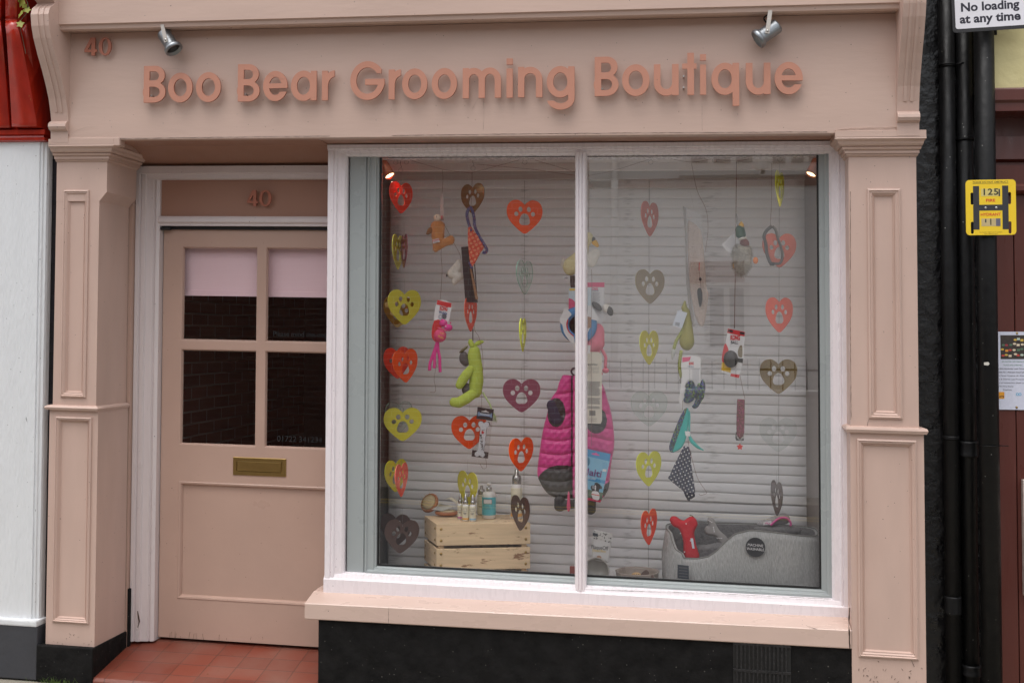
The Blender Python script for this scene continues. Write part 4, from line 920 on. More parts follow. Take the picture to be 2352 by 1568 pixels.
for x in (xs-2.6, xs-5.6):
    bm = B(); wallr(bm, x-.55, x+.55, 3.9, 4.5, -8.86, -8.95); w_ = bobj('window', bm, flat('opp_white', (225, 222, 218)), OB)
    bm = B(); wallr(bm, x-.48, x-.03, 3.95, 4.45, -8.85, -8.86); wallr(bm, x+.03, x+.48, 3.95, 4.45, -8.85, -8.86); bobj('window_pane', bm, DGW, w_)
OW = thing('rendered_house', 'pale rendered house across the street mirrored in the right pane', 'house', (1.5, -9.2, GZ))
PALE = mat('pale_render', srgb(250, 249, 247), .8, var=.05, vscale=2, bump=.3, bscale=20)
x1 = xs+6.5
bm = B(); wallr(bm, xs+.002, x1, GZ-.3, opp(1500, 432)[1], -8.9, -14); wallr(bm, xs+.002, x1, opp(1500, 412)[1]+.001, 4.4, -8.9, -14); bobj('wall', bm, PALE, OW)
bm = B(); wallr(bm, opp(1420, 420)[0], x1+.01, opp(1500, 432)[1]+.001, opp(1500, 412)[1], -8.86, -13.9); bobj('brick_band', bm, BRICK, OW)
bm = B(); wallr(bm, xs-.1, x1+.1, 4.4, 4.6, -8.7, -14.2); bobj('roof', bm, flat('roof_tile', (90, 74, 66)), OW)
def owin(pa, pb, n):
    (xa, za), (xb, zb) = opp(*pa), opp(*pb)
    bm = B(); wallr(bm, xa, xb, zb, za, -8.85, -8.95); wallr(bm, xa-.08, xb+.08, zb-.08, zb, -8.78, -8.95)
    w_ = bobj('window', bm, flat('opp_white', (225, 222, 218)), OW)
    bm = B(); s = (xb-xa-.07)/n
    for i in range(n): wallr(bm, xa+.07+i*s, xa+i*s+s, zb+.07, za-.07, -8.84, -8.85)
    bobj('window_pane', bm, DGW, w_)
owin((1575, 300), (1740, 388), 3); owin((1760, 300), (1900, 388), 3); owin((1618, 648), (1722, 810), 2)
xa, za = opp(1585, 602); xb, zb = opp(1660+50, 648)
bm = B(); wallr(bm, xa, xb, zb, za, -8.855, -8.95); bobj('lintel', bm, BRICK, OW)
x, z = opp(1412, 600)
bm = B(); tube(bm, [(x, -8.82, GZ), (x, -8.82, 4.4)], .045, 12)
bobj('white_downpipe', bm, flat('opp_white', (225, 222, 218)), label='white downpipe on the pale house across the street', cat='drainpipe')
# railings
rl = thing('railings', 'black iron railings across the street mirrored behind the hanging hearts', 'railings', (2.2, -7.6, GZ))
bm = B(); xa, zt = opp(1400, 822, -7.6); xb, zb = opp(1900, 905, -7.6)
bm = B(); n = int((xb-xa)/.13)
for i in range(n): tube(bm, [(xa+i*.13, -7.6, zb-.05), (xa+i*.13, -7.6, zt-.05), (xa+i*.13, -7.6, zt)], [.007, .007, .002], 6)
bobj('bars', bm, PIPE, rl)
bm = B()
for z in (zt-.13,): wallr(bm, xa-.05, xb, z, z+.022, -7.59, -7.61)
bobj('rail', bm, PIPE, rl)
bm = B(); wallr(bm, xa-.1, xb+.1, GZ-.3, zb, -7.5, -7.72); wallr(bm, xa-.13, xb+.13, zb, zb+.04, -7.47, -7.75); bobj('low_wall', bm, PALE, rl)

# ================================================================== THE WINDOW DISPLAY
def proj(p):
    d = p-CAM; x, y, z = rw.dot(d), dw.dot(d), fw.dot(d); return CX+FPX*x/z, CY+FPX*y/z
Z = {1: (746.5, 333, .17215), 2: (849.8, 574.2, .17215), 3: (849.8, 815.4, .17215), 4: (849.8, 1056.6, .17215), 5: (1194.4, 488.1, .23799), 6: (1194.4, 832.6, .2454),
     7: (1493, 333, .2087), 8: (1493, 648.9, .2087), 9: (1493, 918.7, .18555), 10: (1292, 1119.7, .28076)}
def q(i, *pts):
    a, b, s = Z[i]; r = [(a+s*p[0], b+s*p[1]) for p in pts]; return r if len(r) > 1 else r[0]
def qs(i, v): return Z[i][2]*v
def inside(P, poly):
    x, y = P; r = np.zeros(x.shape, bool); n = len(poly)
    for i in range(n):
        x0, y0 = poly[i]; x1_, y1_ = poly[(i+1) % n]
        c = ((y0 > y) != (y1_ > y)) & (x < (x1_-x0)*(y-y0)/((y1_-y0)+1e-12)+x0); r ^= c
    return r
def pillow(fr, name, poly, depth, mats, parent=None, res=1.2, soft=5, relief=None, idx=None, z=0, back=True, **k):
    "a stuffed cloth shape: outline in picture units, puffed towards both sides"
    xs_ = np.arange(min(p[0] for p in poly)-res, max(p[0] for p in poly)+res*1.5, res); ys_ = np.arange(min(p[1] for p in poly)-res, max(p[1] for p in poly)+res*1.5, res)
    X, Y = np.meshgrid(xs_, ys_); D = np.full(X.shape, 1e9)
    PX, PY = X.copy(), Y.copy()
    for i in range(len(poly)):
        ax, ay = poly[i]; bx_, by = poly[(i+1) % len(poly)]; dx, dy = bx_-ax, by-ay; t = np.clip(((X-ax)*dx+(Y-ay)*dy)/(dx*dx+dy*dy+1e-9), 0, 1)
        nx_, ny_ = ax+t*dx, ay+t*dy; d = np.hypot(X-nx_, Y-ny_); m = d < D; D = np.where(m, d, D); PX = np.where(m, nx_, PX); PY = np.where(m, ny_, PY)
    I = inside((X, Y), poly); keep = I | (D < res*.75)
    X2 = np.where(I, X, PX); Y2 = np.where(I, Y, PY); Dd = np.where(I, D, 0)
    h = depth*np.sqrt(np.clip(1-(1-np.clip(Dd/soft, 0, 1))**2, 0, 1))
    if relief is not None: h = h*relief(X2, Y2)
    bm = bmesh.new()
    for sgn in ((1, -1) if back else (1,)):
        vs = {}
        for j in range(X.shape[0]-1):
            for i in range(X.shape[1]-1):
                c = [(j, i), (j, i+1), (j+1, i+1), (j+1, i)]
                if all(keep[a] for a in c):
                    for a in c:
                        if a not in vs: vs[a] = bm.verts.new(fr.P(X2[a], Y2[a], z+sgn*float(h[a])))
                    f = bm.faces.new([vs[a] for a in (c if sgn < 0 else c[::-1])]); f.smooth = True
                    if idx: f.material_index = idx(float(X2[j, i]), float(Y2[j, i]))
    bmesh.ops.remove_doubles(bm, verts=bm.verts, dist=1e-5)
    return bobj(name, bm, mats, parent, **k)
def wire(parent, pts, r=.0009, name='wire', m=None):
    bm = B(); tube(bm, cat(pts, 4) if len(pts) > 2 else pts, r, 5); return bobj(name, bm, m or WIRE, parent)
def ftube(fr, name, pts, r, m, parent, z=0, n=8, flatk=1, cap=True):
    bm = B(); rr = [x*fr.k for x in r] if isinstance(r, (list, tuple)) else r*fr.k
    p3 = [fr.P(*p[:2], p[2] if len(p) > 2 else z) for p in pts]
    if isinstance(r, (list, tuple)): tube(bm, p3, rr, n, flatk=flatk, cap=cap)
    else: tube(bm, cat(p3, 5), rr, n, flatk=flatk, cap=cap)
    return bobj(name, bm, m, parent)
# --- acrylic paw hearts
half = [(0, 27), (6, 33), (14, 37.6), (22, 38.2), (31, 35.5), (38.5, 28), (42, 17), (41.3, 5), (37, -6), (29, -16.5), (17, -28), (6, -36.5), (1.2, -38.6)]
HO = [(p.x, p.y) for p in cat([(x, y, 0) for x, y in half], 4)]; HO = HO+[(-x, y) for x, y in reversed(HO[1:])]
PADS = [(-19.6, 6.2, 5, 5.4), (-9.8, 17, 5, 6.2), (9.8, 17, 5, 6.2), (19.6, 6.2, 5, 5.4)]
PADM = sm([(0, 7.6), (7, 4.5), (11.5, -4), (12.8, -13), (8, -18.6), (0, -19.2), (-8, -18.6), (-12.8, -13), (-11.5, -4), (-7, 4.5)], 3)
HM = {}
def hm(n, c, op, e, metal=False):
    a = acrylic('acrylic_'+n, c, op) if not metal else mat('mirror_'+n, srgb(*c), .06, metal=1, var=.02)
    HM[n] = [a, acrylic('acrylic_edge_'+n, e, .9)]  # brighter edge colours stand in for the glow of the acrylic edges
hm('orange', (252, 100, 30), .6, (255, 120, 70)); hm('red', (240, 70, 44), .6, (255, 96, 76)); hm('coral', (255, 128, 104), .62, (255, 130, 120)); hm('scarlet', (255, 92, 60), .62, (255, 140, 116))
hm('yellow', (226, 218, 78), .55, (244, 246, 110)); hm('lime', (232, 232, 66), .62, (240, 248, 60)); hm('maroon', (138, 72, 92), .88, (150, 90, 105)); hm('darkbrown', (82, 60, 56), .9, (60, 46, 44))
hm('bronze', (136, 104, 66), .95, (110, 84, 56)); hm('taupe', (150, 136, 116), .9, (210, 196, 150)); hm('clear', (248, 252, 250), .03, (130, 180, 158)); hm('faint', (252, 254, 253), .01, (190, 205, 198)); hm('gold', (214, 178, 110), 1, (214, 180, 120), True); hm('oldgold', (150, 126, 84), 1, (214, 190, 130), True); hm('hazedred', (214, 118, 102), .7, (220, 120, 100))  # last entry: window reflection over the red hearts put into a paler red
def heart(cx, cy, w, h, mk, Y, lab, roll=0, sgn=1, up_=40, group='paw print hearts hanging in the window'):
    s = h/77; f0 = Fr(cx, cy, Y); s_w = None; best = (9e9, 0)
    for th in range(0, 89):
        a = Matrix.Rotation(R(th*sgn), 3, 'Z') @ Vector((42*s*f0.k, 0, 0)); ww = abs(proj(f0.o+a)[0]-proj(f0.o-a)[0])
        if abs(ww-w) < best[0]: best = (abs(ww-w), th*sgn)
    f = Fr(cx, cy, Y, yaw=best[1], roll=roll)
    if w > 84*s: s_w = w/(84*s)
    sx = s_w or 1
    X = lambda l: [(cx+x*s*sx, cy-y*s) for x, y in l]
    lp = [X(HO)]+[X([(a+c*math.cos(t), b+d*math.sin(t)) for t in [2*math.pi*i/14 for i in range(14)]]) for a, b, c, d in PADS]+[X(PADM)]+[X([(.8*math.cos(t), 23.5+.8*math.sin(t)) for t in [2*math.pi*i/8 for i in range(8)]])]
    o = plate(f, 'paw_heart', lp, 1.5, HM[mk], edge=True, label=lab, cat='heart ornament', group=group)
    top = f.P(cx, cy-24*s); bm = B(); tube(bm, [top+Vector((0, -.002, 0)), top+Vector((0, -.002, up_*f.k))], .0004, 4)
    bobj('thread', bm, THREAD, o)
    return o
A_, B_, C_, D_, E_ = .28, .40, .235, .30, .30
heart(921, 454, 53, 72, 'red', A_, 'red heart with paw cutout, topmost in the leftmost column beside the copper lamp')
heart(914, 579, 17, 80, 'yellow', A_+.05, 'yellow heart turned almost edge on, left of the dark red edge-on heart')
heart(928, 577, 15, 76, 'maroon', A_, 'dark red heart turned almost edge on beside a yellow one', sgn=-1)
heart(916, 716, 73, 71, 'gold', A_+.04, 'gold mirrored heart partly behind the big yellow heart in the leftmost column', roll=-8)
heart(929, 705, 75, 80, 'yellow', A_, 'large yellow heart overlapping a gold mirrored heart')
heart(912, 833, 60, 72, 'red', A_+.06, 'reflection of the orange heart built as a red orange heart behind it', roll=4)  # mirror image of the orange heart, added as a heart of its own
heart(931, 840, 57, 76, 'orange', A_, 'orange heart in front of its reflected red orange twin in the leftmost column', roll=4)
heart(916, 958, 62, 74, 'clear', A_+.05, 'clear heart half behind the yellow heart in the leftmost column')
heart(925, 974, 85, 76, 'yellow', A_, 'flat-on yellow heart above the crate end of the leftmost column')
heart(909, 1092, 50, 74, 'lime', A_+.05, 'lime yellow heart half behind the narrow scarlet heart')
heart(922, 1102, 29, 77, 'scarlet', A_, 'narrow scarlet heart turned sideways in front of a lime yellow one')
heart(909, 1216, 70, 74, 'darkbrown', A_+.04, 'dark brown heart behind its twin to the left of the wooden crate', sgn=-1)
heart(922, 1231, 79, 77, 'darkbrown', A_-.02, 'dark brown heart in front of its twin by the left end of the crate', roll=-6)
heart(1085.5, 456, 53, 68, 'bronze', B_, 'bronze heart above the red and blue bandana toy', sgn=-1)
heart(1205, 498, 82, 77, 'orange', C_, 'flat-on orange heart at the top between bandana and mullion')
heart(1081, 722, 28, 78, 'scarlet', B_, 'narrow scarlet heart under the black box')
heart(1078, 992, 82, 76, 'orange', B_, 'orange heart half behind the I love my puppy pack')
heart(1074, 1121, 46, 78, 'yellow', B_+.02, 'yellow heart behind the small bottles on the crate', sgn=-1)
heart(1205, 637, 37, 78, 'clear', C_, 'clear heart with green edge, below the flat-on orange heart')
heart(1201, 769, 16, 77, 'lime', C_, 'lime heart seen almost edge on above the maroon heart')
heart(1198, 908, 85, 76, 'maroon', C_, 'maroon heart left of the pink puffer coat')
heart(1197, 1043, 55, 77, 'orange', C_, 'orange heart just left of the pink puffer coat sleeve')
heart(1195, 1178, 43, 79, 'darkbrown', C_-.005, 'dark brown heart hanging in front of the wooden crate', sgn=-1)
heart(1492.5, 503, 39, 79, 'hazedred', D_, 'red heart paled by reflection, topmost in the column right of the mullion')
heart(1493, 658, 66, 78, 'taupe', D_, 'taupe heart with gold edges right of the swan toy')
heart(1491, 798, 43, 78, 'yellow', D_, 'pale yellow heart left of the olive rope toy')
heart(1491, 938, 82, 80, 'clear', D_, 'clear heart right of the pink puffer coat')
heart(1490, 1076, 57, 79, 'lime', D_, 'lime yellow heart left of the navy polka dot bandana')
heart(1490.5, 1210, 37, 81, 'scarlet', D_, 'scarlet heart left of the grey dog bed')
heart(1791, 434, 20, 81, 'lime', E_, 'lime heart seen almost edge on near the right copper lamp')
heart(1790, 575, 77, 78, 'hazedred', E_, 'red heart paled by reflection, crossed by a dark strap loop')
heart(1790, 723, 62, 80, 'coral', E_, 'coral heart right of the KONG BALL card'.replace('KONG ', 'black '))
heart(1788, 864, 86, 79, 'oldgold', E_, 'gold mirrored heart in the rightmost column')
heart(1787, 998, 86, 78, 'faint', E_, 'clear heart right of the flowered collar')
heart(1784, 1144, 27, 80, 'darkbrown', E_, 'dark brown heart turned sideways above the dog bed', sgn=-1)

# --- cloth and card materials
FURO = mat('orange_plush', srgb(206, 140, 84), .9, var=.2, vscale=60, bump=.6, bscale=120, sheen=.3)
FURW = mat('white_plush', srgb(232, 226, 216), .9, var=.12, vscale=50, bump=.5, bscale=120)
FURG = mat('grey_plush', srgb(186, 182, 174), .9, var=.5, vscale=160, bump=.6, bscale=120)
DGREY = mat('charcoal_cloth', srgb(84, 82, 82), .8, var=.12, vscale=50)
GRN = mat('green_corduroy', srgb(176, 192, 80), .85, var=.15, vscale=30, bump=.5, bscale=70, streak=(3, 1, 1))
CRM = mat('cream_corduroy', srgb(226, 214, 168), .85, var=.12, vscale=40, bump=.5, bscale=60, streak=(1, 1, 3))
PNK = mat('pink_plush', srgb(226, 120, 140), .9, var=.1, vscale=50, bump=.3, bscale=100)
MAG = mat('magenta_cloth', srgb(216, 56, 140), .6, var=.1, vscale=40)
CW = mat('card_white', srgb(222, 220, 220), .4, var=.02); CR = mat('card_red', srgb(206, 52, 56), .4, var=.03); CB = mat('card_black', srgb(44, 44, 48), .35); CP = mat('card_pink', srgb(222, 92, 130), .4)
INK = mat('ink_grey', srgb(96, 94, 98), .6)
def pattern(name, base, cols, scale, rough=.7):
    m = bpy.data.materials.new(name); m.use_nodes = True; n, l = m.node_tree.nodes, m.node_tree.links; b = n['Principled BSDF']; geo = n.new('ShaderNodeNewGeometry')
    v = n.new('ShaderNodeTexVoronoi'); v.inputs['Scale'].default_value = scale; l.new(geo.outputs['Position'], v.inputs['Vector'])
    cr = n.new('ShaderNodeValToRGB'); cr.color_ramp.interpolation = 'CONSTANT'; e = cr.color_ramp.elements; e[0].color = srgb(*cols[0]); e[0].position = 0
    e[1].position = 1/len(cols); e[1].color = srgb(*cols[1 % len(cols)])
    for i in range(2, len(cols)): x = e.new(i/len(cols)); x.color = srgb(*cols[i])
    sp = n.new('ShaderNodeSeparateColor'); l.new(v.outputs['Color'], sp.inputs[0]); l.new(sp.outputs[0], cr.inputs[0])
    mx = n.new('ShaderNodeMix'); mx.data_type = 'RGBA'; rp = n.new('ShaderNodeMapRange'); rp.inputs[1].default_value = .42; rp.inputs[2].default_value = .5; l.new(v.outputs['Distance'], rp.inputs[0])
    l.new(rp.outputs[0], mx.inputs[0]); l.new(cr.outputs[0], mx.inputs[6]); mx.inputs[7].default_value = srgb(*base); l.new(mx.outputs[2], b.inputs['Base Color']); b.inputs['Roughness'].default_value = rough; return m
def dots(name, base, dot, pitch, rad, ringc=None):
    m = bpy.data.materials.new(name); m.use_nodes = True; n, l = m.node_tree.nodes, m.node_tree.links; b = n['Principled BSDF']; geo = n.new('ShaderNodeNewGeometry')
    mp = n.new('ShaderNodeMapping'); mp.inputs['Rotation'].default_value = (0, R(28), 0); mp.inputs['Scale'].default_value = (1/pitch,)*3; l.new(geo.outputs['Position'], mp.inputs[0])
    sx = n.new('ShaderNodeSeparateXYZ'); l.new(mp.outputs[0], sx.inputs[0]); o = []
    for i in (0, 2):
        f = n.new('ShaderNodeMath'); f.operation = 'FRACT'; l.new(sx.outputs[i], f.inputs[0]); s_ = n.new('ShaderNodeMath'); s_.operation = 'SUBTRACT'; s_.inputs[1].default_value = .5; l.new(f.outputs[0], s_.inputs[0])
        p = n.new('ShaderNodeMath'); p.operation = 'POWER'; p.inputs[1].default_value = 2; l.new(s_.outputs[0], p.inputs[0]); o.append(p)
    a = n.new('ShaderNodeMath'); a.operation = 'ADD'; l.new(o[0].outputs[0], a.inputs[0]); l.new(o[1].outputs[0], a.inputs[1])
    lt = n.new('ShaderNodeMath'); lt.operation = 'LESS_THAN'; lt.inputs[1].default_value = rad**2; l.new(a.outputs[0], lt.inputs[0])
    mx = n.new('ShaderNodeMix'); mx.data_type = 'RGBA'; l.new(lt.outputs[0], mx.inputs[0]); mx.inputs[6].default_value = srgb(*base); mx.inputs[7].default_value = srgb(*dot); last = mx
    if ringc:
        l2 = n.new('ShaderNodeMath'); l2.operation = 'LESS_THAN'; l2.inputs[1].default_value = (rad*.35)**2; l.new(a.outputs[0], l2.inputs[0])
        m2 = n.new('ShaderNodeMix'); m2.data_type = 'RGBA'; l.new(l2.outputs[0], m2.inputs[0]); l.new(mx.outputs[2], m2.inputs[6]); m2.inputs[7].default_value = srgb(*ringc); last = m2
    l.new(last.outputs[2], b.inputs['Base Color']); b.inputs['Roughness'].default_value = .75; return m
BLUEPAT = pattern('blue_patterned_cloth', (58, 66, 110), [(58, 70, 120), (150, 150, 180), (70, 84, 140), (180, 90, 60), (50, 58, 100)], 220)
SCALES = pattern('scale_patterned_cloth', (30, 40, 52), [(60, 110, 130), (140, 170, 60), (60, 70, 150), (110, 80, 160), (50, 130, 130)], 170)
FLORAL = pattern('floral_webbing', (92, 40, 46), [(196, 84, 140), (92, 40, 46), (150, 110, 60), (170, 60, 110), (96, 44, 48)], 260)
NAVY = dots('navy_polka_cloth', (24, 32, 62), (222, 222, 222), .0165, .19)
REDD = dots('red_flower_cloth', (206, 76, 56), (226, 156, 120), .020, .30, (206, 76, 56))
def hang(name, lab, c, x, y, Y, group=None): return thing(name, lab, c, W(x, y, Y), group)

# orange bird toy
Y = .33; f = Fr(*q(1, (1500, 1180)), Y); t = hang('plush_toy', 'fluffy orange bird toy with pale head hanging top left', 'dog toy', *q(1, (1500, 1400)), Y)
b_ = lambda i, *L: [q(i, (a[0], a[1]))+(qs(i, a[2]), qs(i, a[3]), qs(i, a[4]), qs(i, a[5]))+tuple(a[6:]) for a in L]
body = b_(1, (1505, 1085, 0, 95, 80, 60), (1505, 1200, 0, 85, 105, 60), (1505, 1310, 0, 68, 80, 50), (1480, 1385, 0, 38, 45, 35), (1590, 1305, 0, 65, 50, 40), (1680, 1270, 0, 48, 62, 40))
blob(f, 'body', body, FURO, t); fur(f, 'fur', body, 1500, 3.2, FURO, t, w=.6)
blob(f, 'head', b_(1, (1503, 975, 20, 50, 48, 42)), mat('pale_peach', srgb(226, 204, 184), .8), t, vox=.7); blob(f, 'beak', b_(1, (1562, 968, 20, 17, 28, 20)), mat('pink_beak', srgb(196, 100, 100), .6), t, vox=.5)
blob(f, 'eye', b_(1, (1499, 959, 60, 8, 9, 8)), CB, t, vox=.35); blob(f, 'wing', b_(1, (1415, 1140, 20, 50, 40, 25, 25), (1380, 1175, 20, 30, 22, 20, 30)), mat('brown_plush', srgb(134, 92, 60), .9), t)
plate(f, 'tag', [q(1, (1445, 1272), (1535, 1250), (1550, 1300), (1462, 1322))], .5, CW, t, z=qs(1, 66)); txt(f, 'tag_lettering', 'KONG', *q(1, (1497, 1278)), 4, CR, t, z=qs(1, 66)+.6, rot=12, bold=.03); txt(f, 'tag_lettering', 'Cozie', *q(1, (1502, 1303)), 3, INK, t, z=qs(1, 66)+.6, rot=12)
plate(f, 'swing_card', [q(1, (1535, 665), (1572, 665), (1582, 1010), (1530, 1010))], .5, mat('pale_card', srgb(196, 176, 170), .5, var=.25, vscale=80), t, z=-3)
wire(t, [f.P(*q(1, (1565, 330))), f.P(*q(1, (1570, 480))), f.P(*q(1, (1557, 670)))]); wire(t, [f.P(*q(1, (1555, 1380))), f.P(*q(1, (1550, 1480))), f.P(*q(2, (965, 250))), f.P(*q(2, (955, 480))), f.P(*q(2, (940, 665)))])
# bandana with patterned loop
f = Fr(*q(1, (2010, 1250)), .31); t = hang('bandana', 'red flowered bandana with blue patterned neck loop over a black box', 'bandana', *q(1, (1950, 1640)), .31)
pillow(f, 'cloth', sm(q(1, (1915, 1030), (1955, 1090), (2000, 1160), (2070, 1240), (2115, 1340), (2112, 1392), (2075, 1440), (2035, 1520), (1955, 1642), (1935, 1560), (1915, 1400), (1904, 1230)), 3), 2.5, REDD, t, relief=lambda X, Y: 1+.35*np.sin(X*.5+Y*.16))
ftube(f, 'neck_loop', q(1, (1950, 1150), (1905, 1000), (1893, 920), (1912, 860), (1940, 835), (1968, 880), (1990, 980), (2000, 1090), (2060, 1220), (2120, 1320), (2160, 1400), (2140, 1438), (2105, 1430)), qs(1, 20), BLUEPAT, t, z=1, flatk=.6)
ftube(f, 'neck_loop', q(1, (1925, 1560), (1945, 1600), (1960, 1645)), qs(1, 20), BLUEPAT, t, z=-1)
wire(t, [f.P(*q(1, (1957, 375))), f.P(*q(1, (1955, 600))), f.P(*q(1, (1945, 840)))])
# black open box
f = Fr(*q(2, (1330, 350)), .34, yaw=0); t = hang('gift_box', 'narrow black open box tilted beneath the red bandana', 'box', *q(2, (1330, 700)), .34)
plate(f, 'side', [q(2, (1218, -40), (1308, -48), (1360, 680), (1275, 690))], 1.5, CB, t, z=2)
plate(f, 'back', [q(2, (1300, -45), (1330, 0), (1435, 690), (1350, 690))], 1, mat('box_inside', srgb(60, 58, 58), .6), t, z=-5)
plate(f, 'side', [q(2, (1388, 190), (1400, 190), (1436, 700), (1425, 700))], 3, CB, t, z=-2)
plate(f, 'base', [q(2, (1272, 680), (1362, 640), (1436, 660), (1436, 703), (1275, 692))], 1, CB, t, z=1)
plate(f, 'flap', [q(2, (1333, 245), (1356, 240), (1446, 640), (1445, 660), (1412, 655))], .8, mat('kraft_card', srgb(150, 112, 84), .7), t, z=2.6)
# white toy behind
f = Fr(*q(2, (1150, 300)), .40); t = hang('plush_toy', 'small white fluffy toy half behind the black box', 'dog toy', *q(2, (1150, 480)), .40)
body = b_(2, (1190, 210, 0, 58, 85, 50), (1095, 315, 0, 62, 68, 50), (1185, 350, 0, 70, 60, 50), (1125, 420, 0, 35, 50, 35)); blob(f, 'body', body, FURW, t); fur(f, 'fur', body, 900, 3, FURW, t); blob(f, 'nose', b_(2, (1030, 340, 20, 10, 22, 12)), CB, t, vox=.5)
wire(t, [f.P(*q(2, (1210, 120))), f.P(*q(2, (1200, 60))), f.P(*q(1, (1730, 1330))), f.P(*q(1, (1600, 1080)))])
# hippo tug toy on its card
f = Fr(*q(2, (950, 1000)), .31); t = hang('card_toy', 'magenta hippo tug toy with dangling tails on a red and white card', 'dog toy', *q(3, (880, 230)), .31)
plate(f, 'card', [sm(q(2, (893, 668), (1080, 708), (1074, 820), (1045, 965), (1000, 1100), (905, 1215), (862, 1222), (825, 1170), (820, 1090), (850, 930)), 2)], .6, CW, t, z=-2)
plate(f, 'card_header', [q(2, (895, 665), (1083, 708), (1079, 768), (886, 725))], .3, CR, t, z=-1.4)
plate(f, 'card_foot', [sm(q(2, (853, 942), (955, 942), (950, 1050), (905, 1215), (862, 1220), (826, 1165), (822, 1090)), 2)], .3, CR, t, z=-1.4)
txt(f, 'lettering', 'KONG', *q(2, (980, 782)), 9.5, CR, t, z=-1, rot=-5, w=18, bold=.05); txt(f, 'lettering', 'Wubba', *q(2, (972, 838)), 6, mat('ink_blue', srgb(60, 84, 130), .6), t, z=-1, rot=-10, w=20, bold=.03)
plate(f, 'card_picture', [ell(*q(2, (938, 892)), 5, 6), ell(*q(2, (937, 888)), 2, 2)], .2, mat('picture_pale', srgb(176, 182, 190), .6), t, z=-1.2); plate(f, 'card_picture', [ell(*q(2, (988, 885)), 5.5, 6.2)], .2, mat('picture_grey', srgb(96, 100, 106), .6, var=.5, vscale=200), t, z=-1.2)
blob(f, 'hippo_head', b_(2, (990, 975, 50, 56, 48, 40), (1060, 1035, 60, 55, 46, 42), (972, 932, 50, 12, 14, 12), (1088, 972, 60, 12, 12, 12)), MAG, t, vox=.7, chain=False)
blob(f, 'ball', b_(2, (945, 1140, 40, 84, 88, 60)), mat('pink_cloth', srgb(214, 74, 120), .7), t, vox=.8); blob(f, 'tooth', b_(2, (1033, 1018, 100, 12, 9, 6)), CW, t, vox=.4); blob(f, 'eye', b_(2, (1020, 955, 88, 8, 6, 5)), CW, t, vox=.35)
ftube(f, 'collar', q(2, (920, 1035), (980, 1050), (1040, 1080)), 1.2, CP, t, z=14)
txt(f, 'lettering', 'KONG', *q(2, (985, 1112)), 4.6, mat('ink_yellow', srgb(226, 190, 70), .6), t, z=qs(2, 104), rot=-18, w=10); txt(f, 'lettering', 'Wubba', *q(2, (968, 1160)), 5, MATS['ink_yellow'], t, z=qs(2, 104), rot=-22, w=14)
for pts in (((905, 1215), (880, 1300), (845, 1400), (808, 1510), (802, 1605)), ((900, 1220), (885, 1320), (868, 1420), (870, 1500), (862, 1575)), ((910, 1220), (915, 1330), (935, 1430), (938, 1530), (945, 1628))): ftube(f, 'tail', q(2, *pts), qs(2, 20), MAG, t, z=3, flatk=.5)
wire(t, [f.P(*q(3, (915, 30))), f.P(*q(3, (860, 300))), f.P(*q(3, (878, 420))), f.P(*q(3, (870, 490))), f.P(*q(3, (805, 492)))], name='wire')
# green corduroy plush
f = Fr(*q(3, (1350, 200)), .34); t = hang('plush_toy', 'lime green corduroy animal toy with dark muzzle above the orange heart', 'dog toy', *q(3, (1250, 700)), .34)
d3 = lambda x, y, *r: (x, y-1401)+r
blob(f, 'body', b_(3, d3(1390, 1380, 0, 82, 110, 70), (1390, 30, 0, 92, 100, 75), (1415, 190, 0, 92, 90, 75), (1420, 340, 0, 96, 120, 80), (1405, 470, 0, 92, 100, 75)), GRN, t, vox=1.1)
blob(f, 'arm', b_(3, (1350, 190, 60, 55, 55, 40), (1300, 260, 75, 64, 66, 45), (1245, 340, 80, 64, 66, 45), (1212, 400, 80, 54, 52, 42)), GRN, t, vox=1); blob(f, 'leg', b_(3, (1370, 520, 50, 74, 66, 50), (1290, 580, 70, 84, 68, 50), (1200, 630, 75, 82, 68, 50), (1135, 625, 75, 58, 62, 46)), GRN, t, vox=1)
blob(f, 'ear', b_(3, d3(1345, 1230, 30, 32, 48, 25), d3(1370, 1275, 30, 40, 30, 25)), GRN, t, vox=1); blob(f, 'ear', b_(3, d3(1440, 1240, -10, 60, 32, 22, 28), d3(1490, 1225, -10, 30, 20, 15, 20)), GRN, t, vox=1)
blob(f, 'muzzle', b_(3, d3(1255, 1440, 20, 62, 88, 55), d3(1280, 1500, 20, 50, 50, 50)), DGREY, t); blob(f, 'belly', b_(3, (1290, 450, 20, 60, 85, 50)), DGREY, t); blob(f, 'visor', b_(3, d3(1255, 1325, 30, 75, 18, 40, 38)), mat('olive_cloth', srgb(110, 108, 78), .8), t, vox=.8)
ftube(f, 'cord', q(2, (1372, 1050), (1370, 1130), (1372, 1210)), 1.1, CB, t); ftube(f, 'rope_tail', q(3, (1500, 490), (1560, 590), (1600, 660), (1640, 780)), 2, mat('pale_green_rope', srgb(196, 214, 150), .8, bump=.5, bscale=300), t, z=-3)
bm = B()
for i in range(40):
    a = q(3, (1645+random.gauss(0, 6), 770)); e = q(3, (1670+random.gauss(0, 30), 880+random.gauss(0, 15))); tube(bm, [f.P(*a, -3), f.P((a[0]+e[0])/2+1, (a[1]+e[1])/2-1, -3), f.P(*e, -3+random.gauss(0, 2))], .0004, 3)
bobj('tassel', bm, mat('pale_green_rope', (1, 1, 1)), t)
wire(t, [f.P(*q(2, (1390, 690)), 2), f.P(*q(2, (1393, 1040)), 2), f.P(*q(2, (1450, 1150)), 2), f.P(*q(2, (1495, 1330)), 2), f.P(*q(3, (1510, 150)), 2), f.P(*q(3, (1495, 400)), 2), f.P(*q(3, (1495, 690)), 2)])
